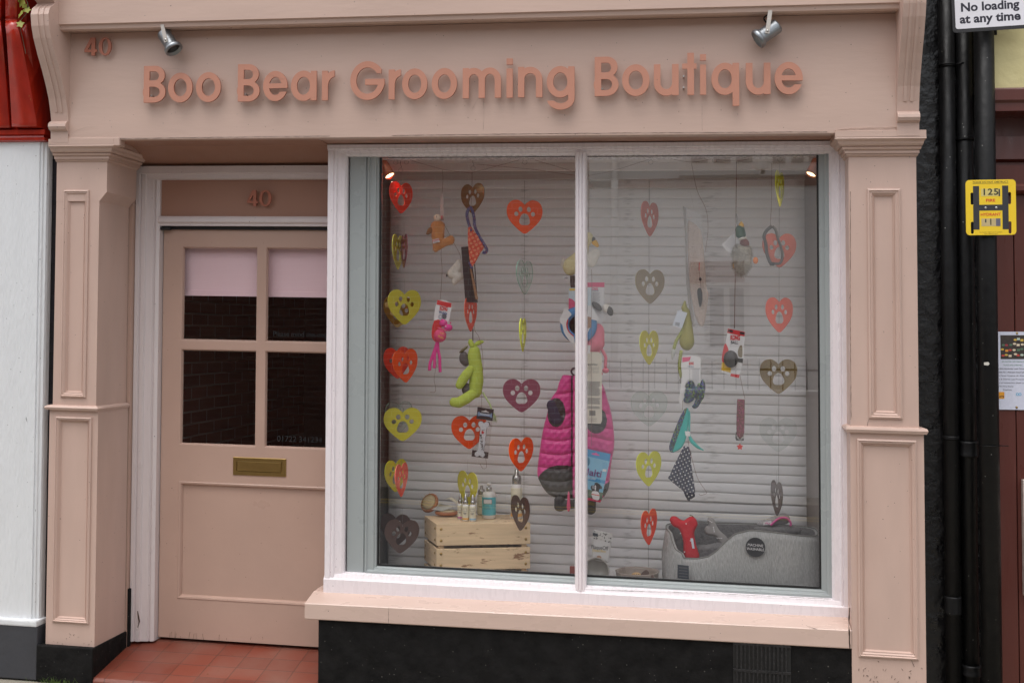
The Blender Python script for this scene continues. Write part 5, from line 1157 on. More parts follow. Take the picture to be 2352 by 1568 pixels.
# bone pack
f = Fr(*q(3, (1500, 1030)), .30); t = hang('bone_pack', 'clear pack with white bone reading I love my puppy and black header', 'dog toy', *q(3, (1460, 1375)), .30)
plate(f, 'header', [q(3, (1435, 690), (1652, 720), (1635, 875), (1418, 850)), sm(q(3, (1490, 745), (1530, 738), (1545, 732), (1560, 745), (1585, 757), (1583, 765), (1490, 753)), 2)], .7, CB, t)
plate(f, 'header_bone', [sm(q(3, (1440, 770), (1455, 750), (1475, 770), (1600, 785), (1615, 768), (1632, 785), (1625, 800), (1630, 825), (1610, 835), (1595, 820), (1470, 805), (1455, 815), (1438, 800)), 3)], .2, mat('steel_blue', srgb(120, 140, 170), .5), t, z=.6); txt(f, 'lettering', 'PERSONAPET', *q(3, (1535, 790)), 4, CW, t, z=.9, rot=-6, w=22)
plate(f, 'foot', [q(3, (1367, 1265), (1582, 1292), (1573, 1377), (1357, 1350))], .7, CB, t)
plate(f, 'clear_bag', [q(3, (1420, 850), (1635, 875), (1582, 1377), (1357, 1350))], .3, CLEARP, t, z=3.4)
BN = [(1450, 905), (1465, 885), (1495, 882), (1522, 905), (1550, 888), (1580, 892), (1592, 925), (1578, 955), (1558, 975), (1540, 1130), (1520, 1280), (1535, 1315), (1528, 1345), (1500, 1362), (1468, 1335), (1440, 1350), (1408, 1340), (1402, 1310), (1420, 1285), (1440, 1265), (1460, 1130), (1475, 975), (1452, 940)]
cx_, cy_ = 1498, 1120; plate(f, 'bone_rim', [sm(q(3, *[(cx_+(x-cx_)*1.10, cy_+(y-cy_)*1.025) for x, y in BN]), 3)], 1, DGREY, t, z=1); plate(f, 'bone', [sm(q(3, *BN), 3)], 1.2, mat('bone_whitish', srgb(226, 228, 232), .4), t, z=1.8)
txt(f, 'lettering', 'I', *q(3, (1512, 997)), 6, CB, t, z=2.7, rot=-83, bold=.02); txt(f, 'lettering', 'MY PUPPY', *q(3, (1490, 1162)), 5.6, CB, t, z=2.7, rot=-83, bold=.02, w=36)
f_ = q(3, (1508, 1028)); plate(f, 'red_heart', [[(f_[0]-y*.085, f_[1]-0+x*.085-.0) for x, y in HO]], .2, CR, t, z=2.7)
wire(t, [f.P(*q(3, (1545, 1370))), f.P(*q(3, (1555, 1490))), f.P(*q(3, (1510, 1508))), f.P(*q(3, (1470, 1450)))])
# swan toy
f = Fr(*q(5, (600, 450)), .38); t = hang('plush_toy', 'cream corduroy swan toy with yellow beak half behind the mullion', 'dog toy', *q(5, (560, 820)), .38)
blob(f, 'body', b_(5, (485, 520, 0, 72, 88, 60), (570, 470, 0, 80, 100, 65), (610, 380, 0, 50, 80, 45), (620, 300, 0, 45, 70, 40), (655, 250, 0, 55, 62, 45)), CRM, t, vox=1.2)
wb = b_(5, (730, 400, 30, 48, 45, 25, 20), (690, 460, 25, 55, 70, 30)); blob(f, 'wing', wb, FURW, t); fur(f, 'wing_fur', wb, 500, 3, FURW, t); tb = b_(5, (420, 490, 0, 24, 48, 25)); blob(f, 'tail', tb, FURW, t); fur(f, 'tail_fur', tb, 200, 3, FURW, t)
blob(f, 'beak_base', b_(5, (708, 262, 10, 22, 26, 22)), DGREY, t, vox=.8); blob(f, 'beak', b_(5, (722, 292, 12, 28, 28, 20), (745, 320, 10, 18, 20, 16)), mat('beak_yellow', srgb(232, 178, 60), .7), t, vox=.8)
ftube(f, 'leg', q(5, (505, 610), (508, 700), (530, 830)), qs(5, 22), mat('dark_corduroy', srgb(84, 74, 70), .85, bump=.6, bscale=200), t); ftube(f, 'leg', q(5, (545, 610), (560, 720), (600, 830)), qs(5, 22), MATS['dark_corduroy'], t)
plate(f, 'tag', [q(5, (432, 612), (478, 618), (475, 655), (430, 648))], .4, CW, t, z=qs(5, 40)); txt(f, 'tag_lettering', 'H&K', *q(5, (453, 633)), 4.5, CB, t, z=qs(5, 40)+.5, w=9)
wire(t, [f.P(*q(5, (655, 0))), f.P(*q(5, (665, 190)))])
# cards, ring, flamingo
f = Fr(*q(5, (740, 880)), .37); t = hang('toy_card', 'white and pink toy card behind the flamingo, right of the mullion', 'pack', *q(5, (740, 1085)), .37)
plate(f, 'card', [sm(q(5, (645, 677), (812, 677), (815, 720), (812, 1000), (798, 1050), (760, 1085), (640, 1085), (640, 720)), 2)], .6, CW, t); plate(f, 'header', [q(5, (645, 675), (815, 675), (815, 720), (645, 718))], .2, CP, t, z=.5)
txt(f, 'lettering', 'KONG', *q(5, (718, 738)), 5, CP, t, z=.7, w=16, bold=.05); txt(f, 'lettering', 'Cuties', *q(5, (728, 752)), 3.6, mat('ink_blue', (1, 1, 1)), t, z=.9, w=14)
for i in range(14): plate(f, 'print_line', [q(5, (700, 775+i*11), (775-(i % 3)*6, 775+i*11), (775-(i % 3)*6, 779+i*11), (700, 779+i*11))], .1, mat('ink_light', srgb(170, 168, 172), .6), t, z=.5)
f = Fr(*q(5, (740, 1200)), .36); t = hang('plush_toy', 'pink flamingo toy with black tipped wing and dangling legs', 'dog toy', *q(5, (780, 1560)), .36)
fb = b_(5, (755, 1160, 0, 60, 90, 45), (735, 1255, 0, 82, 88, 55), (680, 1310, 0, 60, 50, 45)); blob(f, 'body', fb, PNK, t, vox=1.1); fur(f, 'fur', fb, 700, 2, PNK, t)
blob(f, 'wing', b_(5, (835, 925, 0, 36, 46, 18, 25)), FURW, t); blob(f, 'wing_tip', b_(5, (868, 950, 4, 32, 50, 18, 20)), DGREY, t); blob(f, 'wing', b_(5, (745, 905, 20, 62, 30, 15, -42)), DGREY, t)
for pts, ft in ((((752, 1320), (768, 1400), (768, 1480), (765, 1545)), (766, 1552)), (((785, 1315), (825, 1390), (825, 1450), (822, 1515)), (826, 1522))): ftube(f, 'leg', q(5, *pts), qs(5, 15), PNK, t); blob(f, 'foot', b_(5, ft+(4, 34, 26, 22)), PNK, t, vox=.8)
f = Fr(*q(5, (567, 1080)), .34); t = hang('ring_toy', 'blue throwing ring in a white card sleeve behind the mullion', 'dog toy', *q(5, (567, 1275)), .34)
bm = B(); c = f.P(*q(5, (567, 1085))); a = f.k*qs(5, 1); lathe(bm, c, [(172*a, 0), (178*a, .006), (168*a, .014), (120*a, .016), (96*a, .010), (92*a, .002), (92*a, -.002)], Vector((0, -1, 0)), 40); bobj('ring', bm, mat('blue_rubber', srgb(74, 136, 190), .45, var=.05), t)
bm = B(); lathe(bm, c, [(0, .001), (92*a, .001)], Vector((0, -1, 0)), 30); bobj('inner_disc', bm, mat('deep_blue_rubber', srgb(64, 116, 170), .5), t)
plate(f, 'sleeve', [sm(q(5, (437, 922), (470, 945), (500, 985), (470, 1020), (455, 1080), (480, 1150), (520, 1190), (530, 1280), (480, 1235), (430, 1160), (412, 1085), (385, 1050), (410, 980)), 3)], .5, CW, t, z=8)
plate(f, 'sleeve', [q(5, (640, 900), (695, 897), (765, 1030), (755, 1045), (690, 1030), (680, 1110), (640, 1190))], .5, CW, t, z=8); plate(f, 'sleeve_picture', [q(5, (640, 1000), (690, 1010), (688, 1110), (640, 1120))], .2, mat('picture_skin', srgb(170, 130, 104), .5, var=.4, vscale=150), t, z=8.5)
plate(f, 'sleeve_stripe', [sm(q(5, (462, 1030), (448, 1085), (470, 1150), (520, 1195), (520, 1185), (478, 1145), (462, 1085), (470, 1035)), 2)], .2, CR, t, z=8.5)
plate(f, 'back_card', [q(5, (468, 725), (690, 725), (690, 1200), (468, 1200))], .5, mat('pale_blue_card', srgb(200, 214, 222), .4), t, z=-3); plate(f, 'back_card_foot', [q(5, (468, 825), (500, 835), (540, 870), (540, 960), (468, 960))], .2, CP, t, z=-2.6); plate(f, 'back_card_label', [q(5, (475, 732), (540, 732), (540, 752), (475, 752))], .2, mat('ink_yellow', (1, 1, 1)), t, z=-2.6)
# toothpaste card
f = Fr(*q(6, (690, 240)), .31); t = hang('toothpaste_card', 'long cream toothpaste and finger brush card over the pink coat', 'pack', *q(6, (690, 575)), .31)
plate(f, 'card', [sm(q(6, (560, -105), (740, -100), (765, -70), (767, 540), (755, 570), (615, 568), (560, 560)), 1)], .6, mat('cream_card', srgb(214, 206, 190), .45, var=.02), t)
plate(f, 'hanger', [q(6, (632, -165), (660, -165), (658, -85), (630, -85))], .3, CW, t, z=.5)
for s, y, h, w_, c in (('Puppy & Kitten', 17, 4.6, 24, CB), ('Toothpaste', 48, 9, 38, mat('ink_beige', srgb(176, 170, 158), .6)), ('& Finger Brush', 84, 8, 38, MATS['ink_beige'])): txt(f, 'lettering', s, *q(6, (676 if y < 40 else 662, y)), h, c, t, z=.5, w=w_, bold=.01)
rn = random.Random(9)
for i in range(30):
    y = 175+i*8.6
    if 130 < y-0 < 170 or 310 < y < 322 or 385 < y < 400: continue
    plate(f, 'print_line', [q(6, (620+rn.uniform(0, 14), y), (752-rn.uniform(0, 18), y+1), (752-rn.uniform(0, 18), y+5), (622, y+4))], .1, INK, t, z=.5)
for i in range(9): plate(f, 'bar_code', [q(6, (648+i*6.5, 447), (651+i*6.5+(i % 3), 447), (651+i*6.5+(i % 3), 495), (648+i*6.5, 495))], .1, CB, t, z=.5)
txt(f, 'lettering', 'The Hatchwell Company Ltd', *q(6, (676, 524)), 2.4, INK, t, z=.5, w=22); txt(f, 'lettering', 'www.hatchwell.co.uk', *q(6, (676, 542)), 2.4, INK, t, z=.5, w=18)
wire(t, [f.P(*q(5, (690, 545)), 2), f.P(*q(5, (695, 700)), 3), f.P(*q(5, (690, 840)), 3), f.P(*q(6, (668, 100)), 3), f.P(*q(6, (672, 500)), 3), f.P(*q(6, (668, 780)), 3)])
# pink puffer coat
f = Fr(*q(6, (520, 650)), .44); t = hang('dog_coat', 'magenta quilted puffer dog coat with black panels behind the mullion', 'dog coat', *q(6, (520, 1270)), .44)
CO = sm(q(6, (410, 113), (500, 120), (600, 118), (690, 140), (772, 198), (812, 320), (845, 430), (868, 560), (880, 690), (877, 800), (855, 920), (842, 1040), (832, 1150), (800, 1225), (760, 1260), (640, 1275), (500, 1270), (400, 1275), (315, 1258), (245, 1215), (195, 1140), (162, 1060), (165, 960), (180, 850), (200, 710), (225, 580), (258, 460), (268, 390), (300, 320), (342, 262), (360, 200), (385, 140)), 3)
qy = [0, 262, 455, 590, 700, 830, 960, 1080, 1175, 1300]
def coatrel(X, Y_):
    x = (X-1194.4)/.2454; y = (Y_-832.6)/.2454; y = y-.10*np.abs(x-520)*np.where(x > 520, -.3, -.9)*-1+18*np.sin(x*.012)
    d = np.min([np.abs(y-v) for v in qy], axis=0); r = .55+.45*np.clip(d/34, 0, 1)**.5
    ce = np.clip(np.abs(x-488)/26, 0, 1)**.5; wr = .06*np.sin(x*.09+y*.02)*np.sin(y*.07)
    return r*(.5+.5*ce)+wr
def coatidx(X, Y_):
    x = (X-1194.4)/.2454; y = (Y_-832.6)/.2454
    if ((x-342)/86)**2+((y-462)/136)**2 < 1 or ((x-715)/98)**2+((y-530)/122)**2 < 1: return 1
    if x < 488 and ((x-400)/245)**2+((y-1150)/200)**2 < 1 and y > 950: return 1
    if x > 700 and ((x-900)/130)**2+((y-1190)/110)**2 < 1: return 1
    return 1 if abs(x-488) < 9 else 0
PUF = mat('magenta_quilt', srgb(222, 66, 146), .42, var=.06, vscale=20, sheen=.2); PUB = mat('black_quilt', srgb(60, 57, 60), .5, var=.1, vscale=30)
pillow(f, 'coat', CO, 15, [PUF, PUB], t, res=1.3, soft=16, relief=coatrel, idx=coatidx)
blob(f, 'arm_lining', b_(6, (300, 400, 62, 46, 55, 14), (345, 530, 62, 60, 45, 10)), mat('navy_lining', srgb(54, 50, 74), .7), t, vox=1)
ftube(f, 'hanger_hook', q(6, (560, 110), (520, 120), (490, 105), (480, 80), (495, 55), (530, 48)), 2.2, mat('plum_plastic', srgb(80, 66, 78), .4), t)
f = Fr(*q(6, (500, 1330)), .41); t = hang('bone_pouch', 'black bone shaped pouch hanging below the pink coat', 'dog toy', *q(6, (510, 1415)), .41)
blob(f, 'pouch', b_(6, (370, 1290, 0, 52, 42, 30), (372, 1350, 0, 55, 45, 30), (510, 1315, 0, 150, 35, 28), (660, 1300, 0, 52, 45, 30), (658, 1368, 0, 52, 48, 30)), PUB, t, vox=1)
plate(f, 'label', [q(6, (640, 1290), (700, 1300), (700, 1330), (640, 1320))], .3, mat('dull_gold', srgb(112, 98, 50), .6, var=.5, vscale=200), t, z=7.4)
f = Fr(*q(6, (455, 1290)), .36); t = hang('grooming_tool', 'slim pink handled tool hanging at the left edge of the mullion', 'tool', *q(6, (455, 1395)), .36)
blob(f, 'handle', b_(6, (456, 1260, 0, 12, 60, 8), (455, 1340, 0, 18, 55, 10)), CP, t, vox=.7)
# headcollar box
f = Fr(*q(6, (720, 1050)), .32); t = hang('headcollar_box', 'light blue boxed dog headcollar with a photo of a black and white dog', 'pack', *q(6, (690, 1305)), .32)
LB = mat('box_light_blue', srgb(128, 186, 214), .35, var=.12, vscale=14); DB = mat('box_blue', srgb(60, 146, 196), .35, var=.04)
plate(f, 'header', [q(6, (540, 790), (848, 850), (838, 920), (540, 868)), sm(q(6, (672, 848), (700, 846), (712, 840), (724, 852), (742, 862), (738, 870), (674, 858)), 2)], .6, DB, t)
plate(f, 'box', [q(6, (540, 855), (838, 920), (752, 1305), (540, 1262))], 9, LB, t, z=-4)
plate(f, 'badge', [ell(*q(6, (620, 925)), 9, 11)], .2, mat('badge_teal', srgb(50, 120, 150), .4), t, z=.8); plate(f, 'stripe', [q(6, (560, 1058), (800, 1100), (795, 1130), (560, 1088))], .2, DB, t, z=.8)
PUR = mat('ink_purple', srgb(110, 50, 120), .5); txt(f, 'lettering', 'Halti', *q(6, (672, 1030)), 16, PUR, t, z=1, rot=-9, w=45, bold=.02); txt(f, 'lettering', 'Headcollar', *q(6, (650, 1078)), 6, CW, t, z=1.1, rot=-8, w=32)
for i, s in enumerate(('NEW &', 'IMPROVED', 'NOW WITH', 'EASY CLIP')): txt(f, 'lettering', s, *q(6, (792, 940+i*15)), 2.3, DB, t, z=1, rot=-8, w=10)
plate(f, 'price_label', [q(6, (775, 992), (812, 996), (808, 1018), (772, 1014))], .1, CW, t, z=1)
plate(f, 'photo', [q(6, (560, 1170), (780, 1215), (762, 1290), (560, 1250))], .15, mat('photo_green', srgb(92, 112, 96), .4, var=.35, vscale=40), t, z=.8)
plate(f, 'photo_dog', [sm(q(6, (668, 1260), (675, 1200), (662, 1175), (668, 1150), (695, 1145), (700, 1125), (725, 1122), (750, 1140), (768, 1160), (765, 1180), (745, 1180), (738, 1210), (745, 1285), (672, 1270)), 3)], .15, mat('photo_dog_black', srgb(52, 50, 56), .4), t, z=1)
plate(f, 'photo_dog_chest', [sm(q(6, (675, 1205), (735, 1210), (740, 1280), (680, 1268)), 3), sm(q(6, (700, 1150), (712, 1150), (710, 1190), (700, 1190)), 2)], .15, CW, t, z=1.2)
plate(f, 'photo_dog_muzzle', [ell(*q(6, (688, 1163)), 4, 4)], .15, mat('photo_dog_grey', srgb(140, 140, 146), .4), t, z=1.25); plate(f, 'photo_collar', [q(6, (670, 1225), (742, 1236), (742, 1244), (670, 1233))], .1, CR, t, z=1.35)
plate(f, 'foot_band', [q(6, (560, 1255), (760, 1280), (752, 1305), (560, 1272))], .15, mat('band_crimson', srgb(190, 44, 84), .4), t, z=1); txt(f, 'lettering', 'Size 1 / Black', *q(6, (705, 1280)), 2.4, CW, t, z=1.2, rot=-8, w=14)
# long chew in a plastic sleeve
f = Fr(*q(7, (500, 1100)), .36); t = hang('chew_bag', 'long pale pink textured chew in a crinkled clear bag', 'pack', *q(8, (480, 475)), .36)
pillow(f, 'chew', sm(q(7, (415, 850), (450, 840), (530, 900), (575, 1000), (595, 1200), (610, 1400), (620, 1568), (640, 1650), (600, 1940), (560, 1990), (500, 1900), (440, 1600), (420, 1300), (412, 1050)), 3), 5, mat('pale_chew', srgb(226, 206, 194), .85, var=.12, vscale=60, bump=1, bscale=150), t, relief=lambda X, Y: 1+.12*np.sin(Y*1.5)+.1*np.sin(X*.6))
bm = B(); rn = random.Random(1)
gl = q(7, (362, 672), (400, 700), (560, 770), (592, 1000), (612, 1500), (630, 1700), (605, 1980), (490, 2010), (425, 1750), (395, 1500), (385, 1000)); 
plate(f, 'clear_bag', [gl], .3, CLEARP, t, z=6)
pillow(f, 'crinkled_edge', q(7, (362, 672), (400, 690), (402, 900), (412, 1300), (440, 1600), (490, 1990), (470, 2000), (425, 1780), (395, 1500), (386, 1000)), 3, mat('crinkled_film', srgb(206, 200, 196), .15, var=.15, vscale=150, bump=1, bscale=200), t, z=4, soft=3, relief=lambda X, Y: 1+.5*np.sin(Y*2.2+X))
wire(t, [f.P(*q(7, (445, 520))), f.P(*q(7, (465, 600))), f.P(*q(7, (480, 690)))], m=CW); wire(t, [f.P(*q(7, (460, 200))), f.P(*q(7, (520, 500))), f.P(*q(7, (620, 720))), f.P(*q(7, (638, 950))), f.P(*q(7, (605, 1180)))])
f = Fr(*q(7, (550, 1420)), .32); t = hang('charm', 'small red tassel and black bead on a wire in front of the long chew', 'charm', *q(7, (553, 1500)), .32)
ftube(f, 'tassel', q(7, (543, 1290), (540, 1380)), .9, CR, t); blob(f, 'bead', b_(7, (553, 1475, 0, 15, 22, 15)), CB, t, vox=.6); wire(t, [f.P(*q(7, (540, 1380))), f.P(*q(7, (560, 1568))), f.P(*q(8, (575, 110)))])
plate(f, 'dark_leaf', [sm(q(8, (520, 80), (560, 60), (575, 120), (570, 220), (548, 270), (530, 200)), 3)], .8, CB, t, z=-4)
# olive dummy with ropes
OLI = mat('olive_rubber', srgb(156, 150, 74), .5, var=.1, vscale=20); RP = mat('olive_rope', srgb(176, 182, 100), .85, var=.2, vscale=60, bump=1, bscale=120)
f = Fr(*q(8, (400, 560)), .37); t = hang('training_dummy', 'olive green pear shaped dummy with twisted ropes and a white tag', 'dog toy', *q(8, (360, 1140)), .37)
blob(f, 'dummy', b_(8, (385, 222, 0, 14, 26, 14), (378, 280, 0, 34, 36, 30), (412, 380, 0, 42, 90, 36, -14), (408, 520, 0, 64, 120, 50), (405, 640, 0, 84, 108, 60)), OLI, t, vox=1.1)
def rope(pts, nm='rope'):
    P3 = cat([f.P(*p, 4) for p in pts], 8); r0 = qs(8, 16)*f.k; bm = B()
    for s in range(3):
        out = []
        for i, p in enumerate(P3):
            a = i*.85+s*2.094; tn = (P3[min(i+1, len(P3)-1)]-P3[max(i-1, 0)]).normalized(); n1 = tn.cross(Vector((0, 1, 0))).normalized(); n2 = tn.cross(n1); out.append(p+(n1*math.cos(a)+n2*math.sin(a))*r0*.55)
        tube(bm, out, r0*.72, 7)
    bobj(nm, bm, RP, t)
rope(q(8, (380, 480), (340, 560), (290, 640), (262, 730))); rope(q(8, (345, 750), (328, 850), (325, 950), (345, 1040)))
blob(f, 'rope_end', b_(8, (258, 760, 18, 26, 40, 20), (245, 815, 18, 12, 40, 10)), mat('shrink_film', srgb(196, 196, 192), .2), t, vox=.9); blob(f, 'rope_end', b_(8, (352, 1075, 18, 30, 40, 20), (395, 1130, 18, 20, 45, 14, 40)), mat('shrink_film_grey', srgb(150, 148, 144), .2), t, vox=.9)
plate(f, 'tag', [q(8, (308, 303), (412, 333), (350, 507), (250, 467))], .5, mat('tag_pale', srgb(206, 212, 222), .4), t, z=14)
for i in range(6): plate(f, 'bar_code', [q(8, (285+i*8, 433+i*2), (289+i*8, 434+i*2), (282+i*8, 470+i*2), (278+i*8, 469+i*2))], .1, INK, t, z=14.5)
# mermaid toy
f = Fr(*q(8, (450, 1100)), .33); t = hang('card_toy', 'scale patterned fish tail toy threaded through a white card', 'dog toy', *q(9, (270, 650)), .33)
plate(f, 'card', [sm(q(8, (358, 815), (550, 818), (558, 900), (552, 1150), (505, 1310), (425, 1372), (345, 1362), (318, 1290), (335, 1170), (352, 1000)), 2), ell(*q(8, (432, 1185)), 12, 28, 8)], .6, CW, t)
plate(f, 'card_flash', [q(8, (357, 822), (452, 816), (432, 862), (357, 876))], .2, CP, t, z=.5); txt(f, 'lettering', 'KONG', *q(8, (455, 890)), 6, CR, t, z=.7, w=11, bold=.05); txt(f, 'lettering', 'Cuteseas', *q(8, (448, 922)), 4, mat('ink_blue', (1, 1, 1)), t, z=.7, w=14)
for i in range(20): plate(f, 'print_line', [q(8, (465, 950+i*12), (540, 950+i*12), (540, 955+i*12), (465, 955+i*12))], .1, mat('ink_light', (1, 1, 1)), t, z=.5)
blob(f, 'body', b_(8, (445, 1140, 30, 48, 70, 28, -10), (425, 1280, 30, 62, 42, 28, 20), (462, 1230, 30, 30, 60, 24), (580, 1150, -20, 30, 90, 26), (545, 1250, -20, 50, 70, 28, -25), (500, 1340, -20, 40, 50, 26, -30)), SCALES, t, vox=1)
TEAL = mat('teal_plush', srgb(44, 170, 162), .8, var=.06, vscale=30)
pillow(f, 'tail_fin', sm(q(9, (435, 100), (475, 105), (478, 220), (470, 330), (450, 450), (410, 560), (350, 620), (272, 652), (238, 620), (240, 545), (290, 400), (350, 250), (400, 150)), 3), 3, [SCALES, TEAL], t, idx=lambda X, Y_: 1 if ((X-1493)/.18555-255) > (1-((Y_-918.7)/.18555-100)/540)*185+18 else 0)
pillow(f, 'tail_fin', sm(q(9, (482, 120), (500, 200), (495, 380), (520, 470), (600, 560), (662, 610), (655, 620), (560, 580), (490, 510), (472, 430), (475, 250)), 3), 2, [TEAL], t, z=1)
plate(f, 'tag', [q(9, (428, 380), (495, 385), (497, 445), (440, 440))], .4, CW, t, z=4)
wire(t, [f.P(*q(9, (402, 0)), 3), f.P(*q(9, (402, 120)), 3)]); wire(t, [f.P(*q(9, (465, 445)), 3), f.P(*q(9, (478, 560)), 3)])
# navy bandana
f = Fr(*q(9, (420, 900)), .33); t = hang('bandana', 'navy blue polka dot bandana with white spots', 'bandana', *q(9, (485, 1248)), .33)
pillow(f, 'cloth', q(9, (415, 568), (450, 565), (482, 575), (513, 650), (508, 760), (535, 950), (560, 1120), (555, 1190), (520, 1215), (485, 1248), (462, 1235), (430, 1180), (415, 1130), (370, 1090), (290, 1030), (220, 968), (260, 890), (300, 800), (370, 660)), 5, NAVY, t, soft=12, relief=lambda X, Y: 1+.4*np.sin(X*.55+Y*.1)+.2*np.sin(X*1.1-Y*.15))
wire(t, [f.P(*q(9, (480, 560)), 6), f.P(*q(9, (520, 720)), 6), f.P(*q(9, (590, 960)), 6), f.P(*q(9, (688, 1110)), 6), f.P(*q(9, (690, 1145)), 6), f.P(*q(9, (625, 1165)), 6), f.P(*q(9, (602, 1145)), 6)])
# ball on card
f = Fr(*q(8, (910, 780)), .33); t = hang('card_toy', 'black rubber ball on a white, red and yellow card', 'dog toy', *q(8, (900, 1048)), .33)
plate(f, 'card', [q(8, (857, 507), (1045, 545), (1030, 800), (978, 1048), (783, 985), (800, 800), (840, 640))], .6, CW, t)
plate(f, 'header', [q(8, (857, 505), (1046, 543), (1041, 592), (850, 552))], .2, CR, t, z=.5)
for a in ((862, 515), (990, 540)): plate(f, 'header_label', [q(8, a, (a[0]+52, a[1]+10), (a[0]+50, a[1]+34), (a[0]-2, a[1]+24))], .15, CB, t, z=.75)
plate(f, 'flash', [sm(q(8, (825, 670), (850, 700), (865, 760), (840, 870), (790, 865), (800, 760)), 3)], .2, CR, t, z=.5); plate(f, 'flash', [q(8, (790, 875), (892, 905), (885, 992), (782, 962))], .2, mat('card_yellow', srgb(220, 178, 52), .4), t, z=.5); plate(f, 'flash', [q(8, (890, 1000), (985, 1012), (978, 1048), (882, 1028))], .2, CR, t, z=.5)
txt(f, 'lettering', 'KONG', *q(8, (938, 608)), 11, CR, t, z=.7, w=22, bold=.06, rot=-3); txt(f, 'lettering', 'BALL', *q(8, (930, 660)), 7, CB, t, z=.7, w=17, rot=-3, bold=.02)
plate(f, 'dog_picture', [sm(q(8, (985, 700), (1010, 690), (1018, 740), (1012, 820), (975, 810), (965, 760)), 3)], .2, mat('picture_dog', srgb(130, 118, 96), .5, var=.7, vscale=180), t, z=.5); plate(f, 'dog_picture', [q(8, (968, 830), (1025, 835), (1018, 885), (962, 870))], .2, CB, t, z=.6)
bm = B(); c = f.P(*q(8, (888, 840)), 4); r = 80*qs(8, 1)*f.k
bmesh.ops.create_uvsphere(bm, u_segments=24, v_segments=16, radius=1, matrix=Matrix.Translation(c) @ Matrix.Diagonal((r, r*.8, r*1.2, 1)))
for fc in bm.faces: fc.smooth = True
bobj('ball', bm, mat('black_rubber', srgb(56, 55, 58), .55), t)
wire(t, [f.P(*q(7, (960, 170))), f.P(*q(8, (938, 0))), f.P(*q(8, (928, 505)))]); wire(t, [f.P(*q(8, (985, 1000))), f.P(*q(8, (1015, 1150))), f.P(*q(8, (1042, 1278)))])
# floral collar
f = Fr(*q(9, (1115, 250)), .33); t = hang('dog_collar', 'burgundy flowered dog collar with a small red flower charm', 'dog collar', *q(9, (1110, 615)), .33)
pillow(f, 'strap', q(9, (1080, -15), (1175, -10), (1172, 200), (1165, 400), (1150, 450), (1110, 480), (1072, 440), (1068, 300), (1075, 100)), 1.6, FLORAL, t, soft=2)
plate(f, 'buckle', [q(9, (1062, 395), (1075, 395), (1080, 470), (1160, 470), (1160, 500), (1066, 500), (1055, 470))], 4, CB, t, z=-2)
ftube(f, 'd_ring', q(9, (1072, 425), (1080, 465), (1112, 488), (1148, 465), (1158, 425)), .8, STEEL, t, z=3); ftube(f, 'split_ring', q(9, (1120, 485), (1130, 505), (1122, 525), (1108, 525)), .5, STEEL, t, z=3)
fx, fy = q(9, (1110, 575)); plate(f, 'flower_charm', [sm([(fx+r*math.cos(a), fy+r*math.sin(a)) for i in range(10) for r, a in [((7.6 if i % 2 == 0 else 4.6), R(-90+i*36))]], 4)], 1, mat('charm_red', srgb(206, 40, 32), .3), t, z=3)
# mallard toy
f = Fr(*q(7, (1010, 1150)), .34); t = hang('plush_toy', 'grey furry mallard toy with green head and orange foot', 'dog toy', *q(7, (1010, 1440)), .34)
blob(f, 'head', b_(7, (990, 935, 0, 55, 55, 45), (1000, 985, 0, 58, 45, 45)), mat('mallard_green', srgb(54, 92, 74), .85, bump=.4, bscale=100), t, vox=1)
bm = B(); loft(bm, [[f.P(*q(7, (1005+a*rr, y_)), b*rr*.2) for a, b in [(math.cos(k*.785), math.sin(k*.785)) for k in range(8)]] for rr, y_ in ((32, 903), (28, 870), (3, 840))], smooth=True); bobj('beak', bm, mat('beak_yellow', (1, 1, 1)), t)
blob(f, 'neck_ring', b_(7, (1020, 1030, 2, 48, 18, 42, 12)), FURW, t, vox=.8); blob(f, 'breast', b_(7, (1040, 1090, 0, 54, 62, 45)), mat('mallard_breast', srgb(118, 70, 72), .85), t, vox=1)
mb = b_(7, (1010, 1190, 0, 105, 105, 60), (1010, 1310, 0, 100, 95, 60), (1005, 1385, 0, 60, 50, 45)); blob(f, 'body', mb, FURG, t, vox=1.2); fur(f, 'fur', mb, 2200, 8, FURG, t, w=.9, droop=.5)
blob(f, 'foot', b_(7, (1160, 1272, 5, 30, 40, 16)), mat('orange_felt', srgb(236, 140, 76), .8), t, vox=.8); blob(f, 'foot', b_(7, (922, 1325, 10, 13, 34, 12)), mat('beak_yellow', (1, 1, 1)), t, vox=.7)
plate(f, 'card', [q(7, (942, 942), (1000, 1060), (890, 1212), (790, 1096))], .5, CW, t, z=-3)
for i in range(7): plate(f, 'print_line', [q(7, (830+i*12, 1085-i*16), (915+i*7, 1165-i*10), (913+i*7, 1169-i*10), (828+i*12, 1089-i*16))], .1, mat('ink_light', (1, 1, 1)), t, z=-2.4)
ftube(f, 'loop_cord', q(7, (965, 900), (945, 800), (948, 750), (958, 800), (962, 890)), .6, CB, t); wire(t, [f.P(*q(7, (958, 190))), f.P(*q(7, (955, 450))), f.P(*q(7, (950, 745)))]); wire(t, [f.P(*q(7, (942, 1420))), f.P(*q(8, (935, 100))), f.P(*q(8, (928, 500)))])
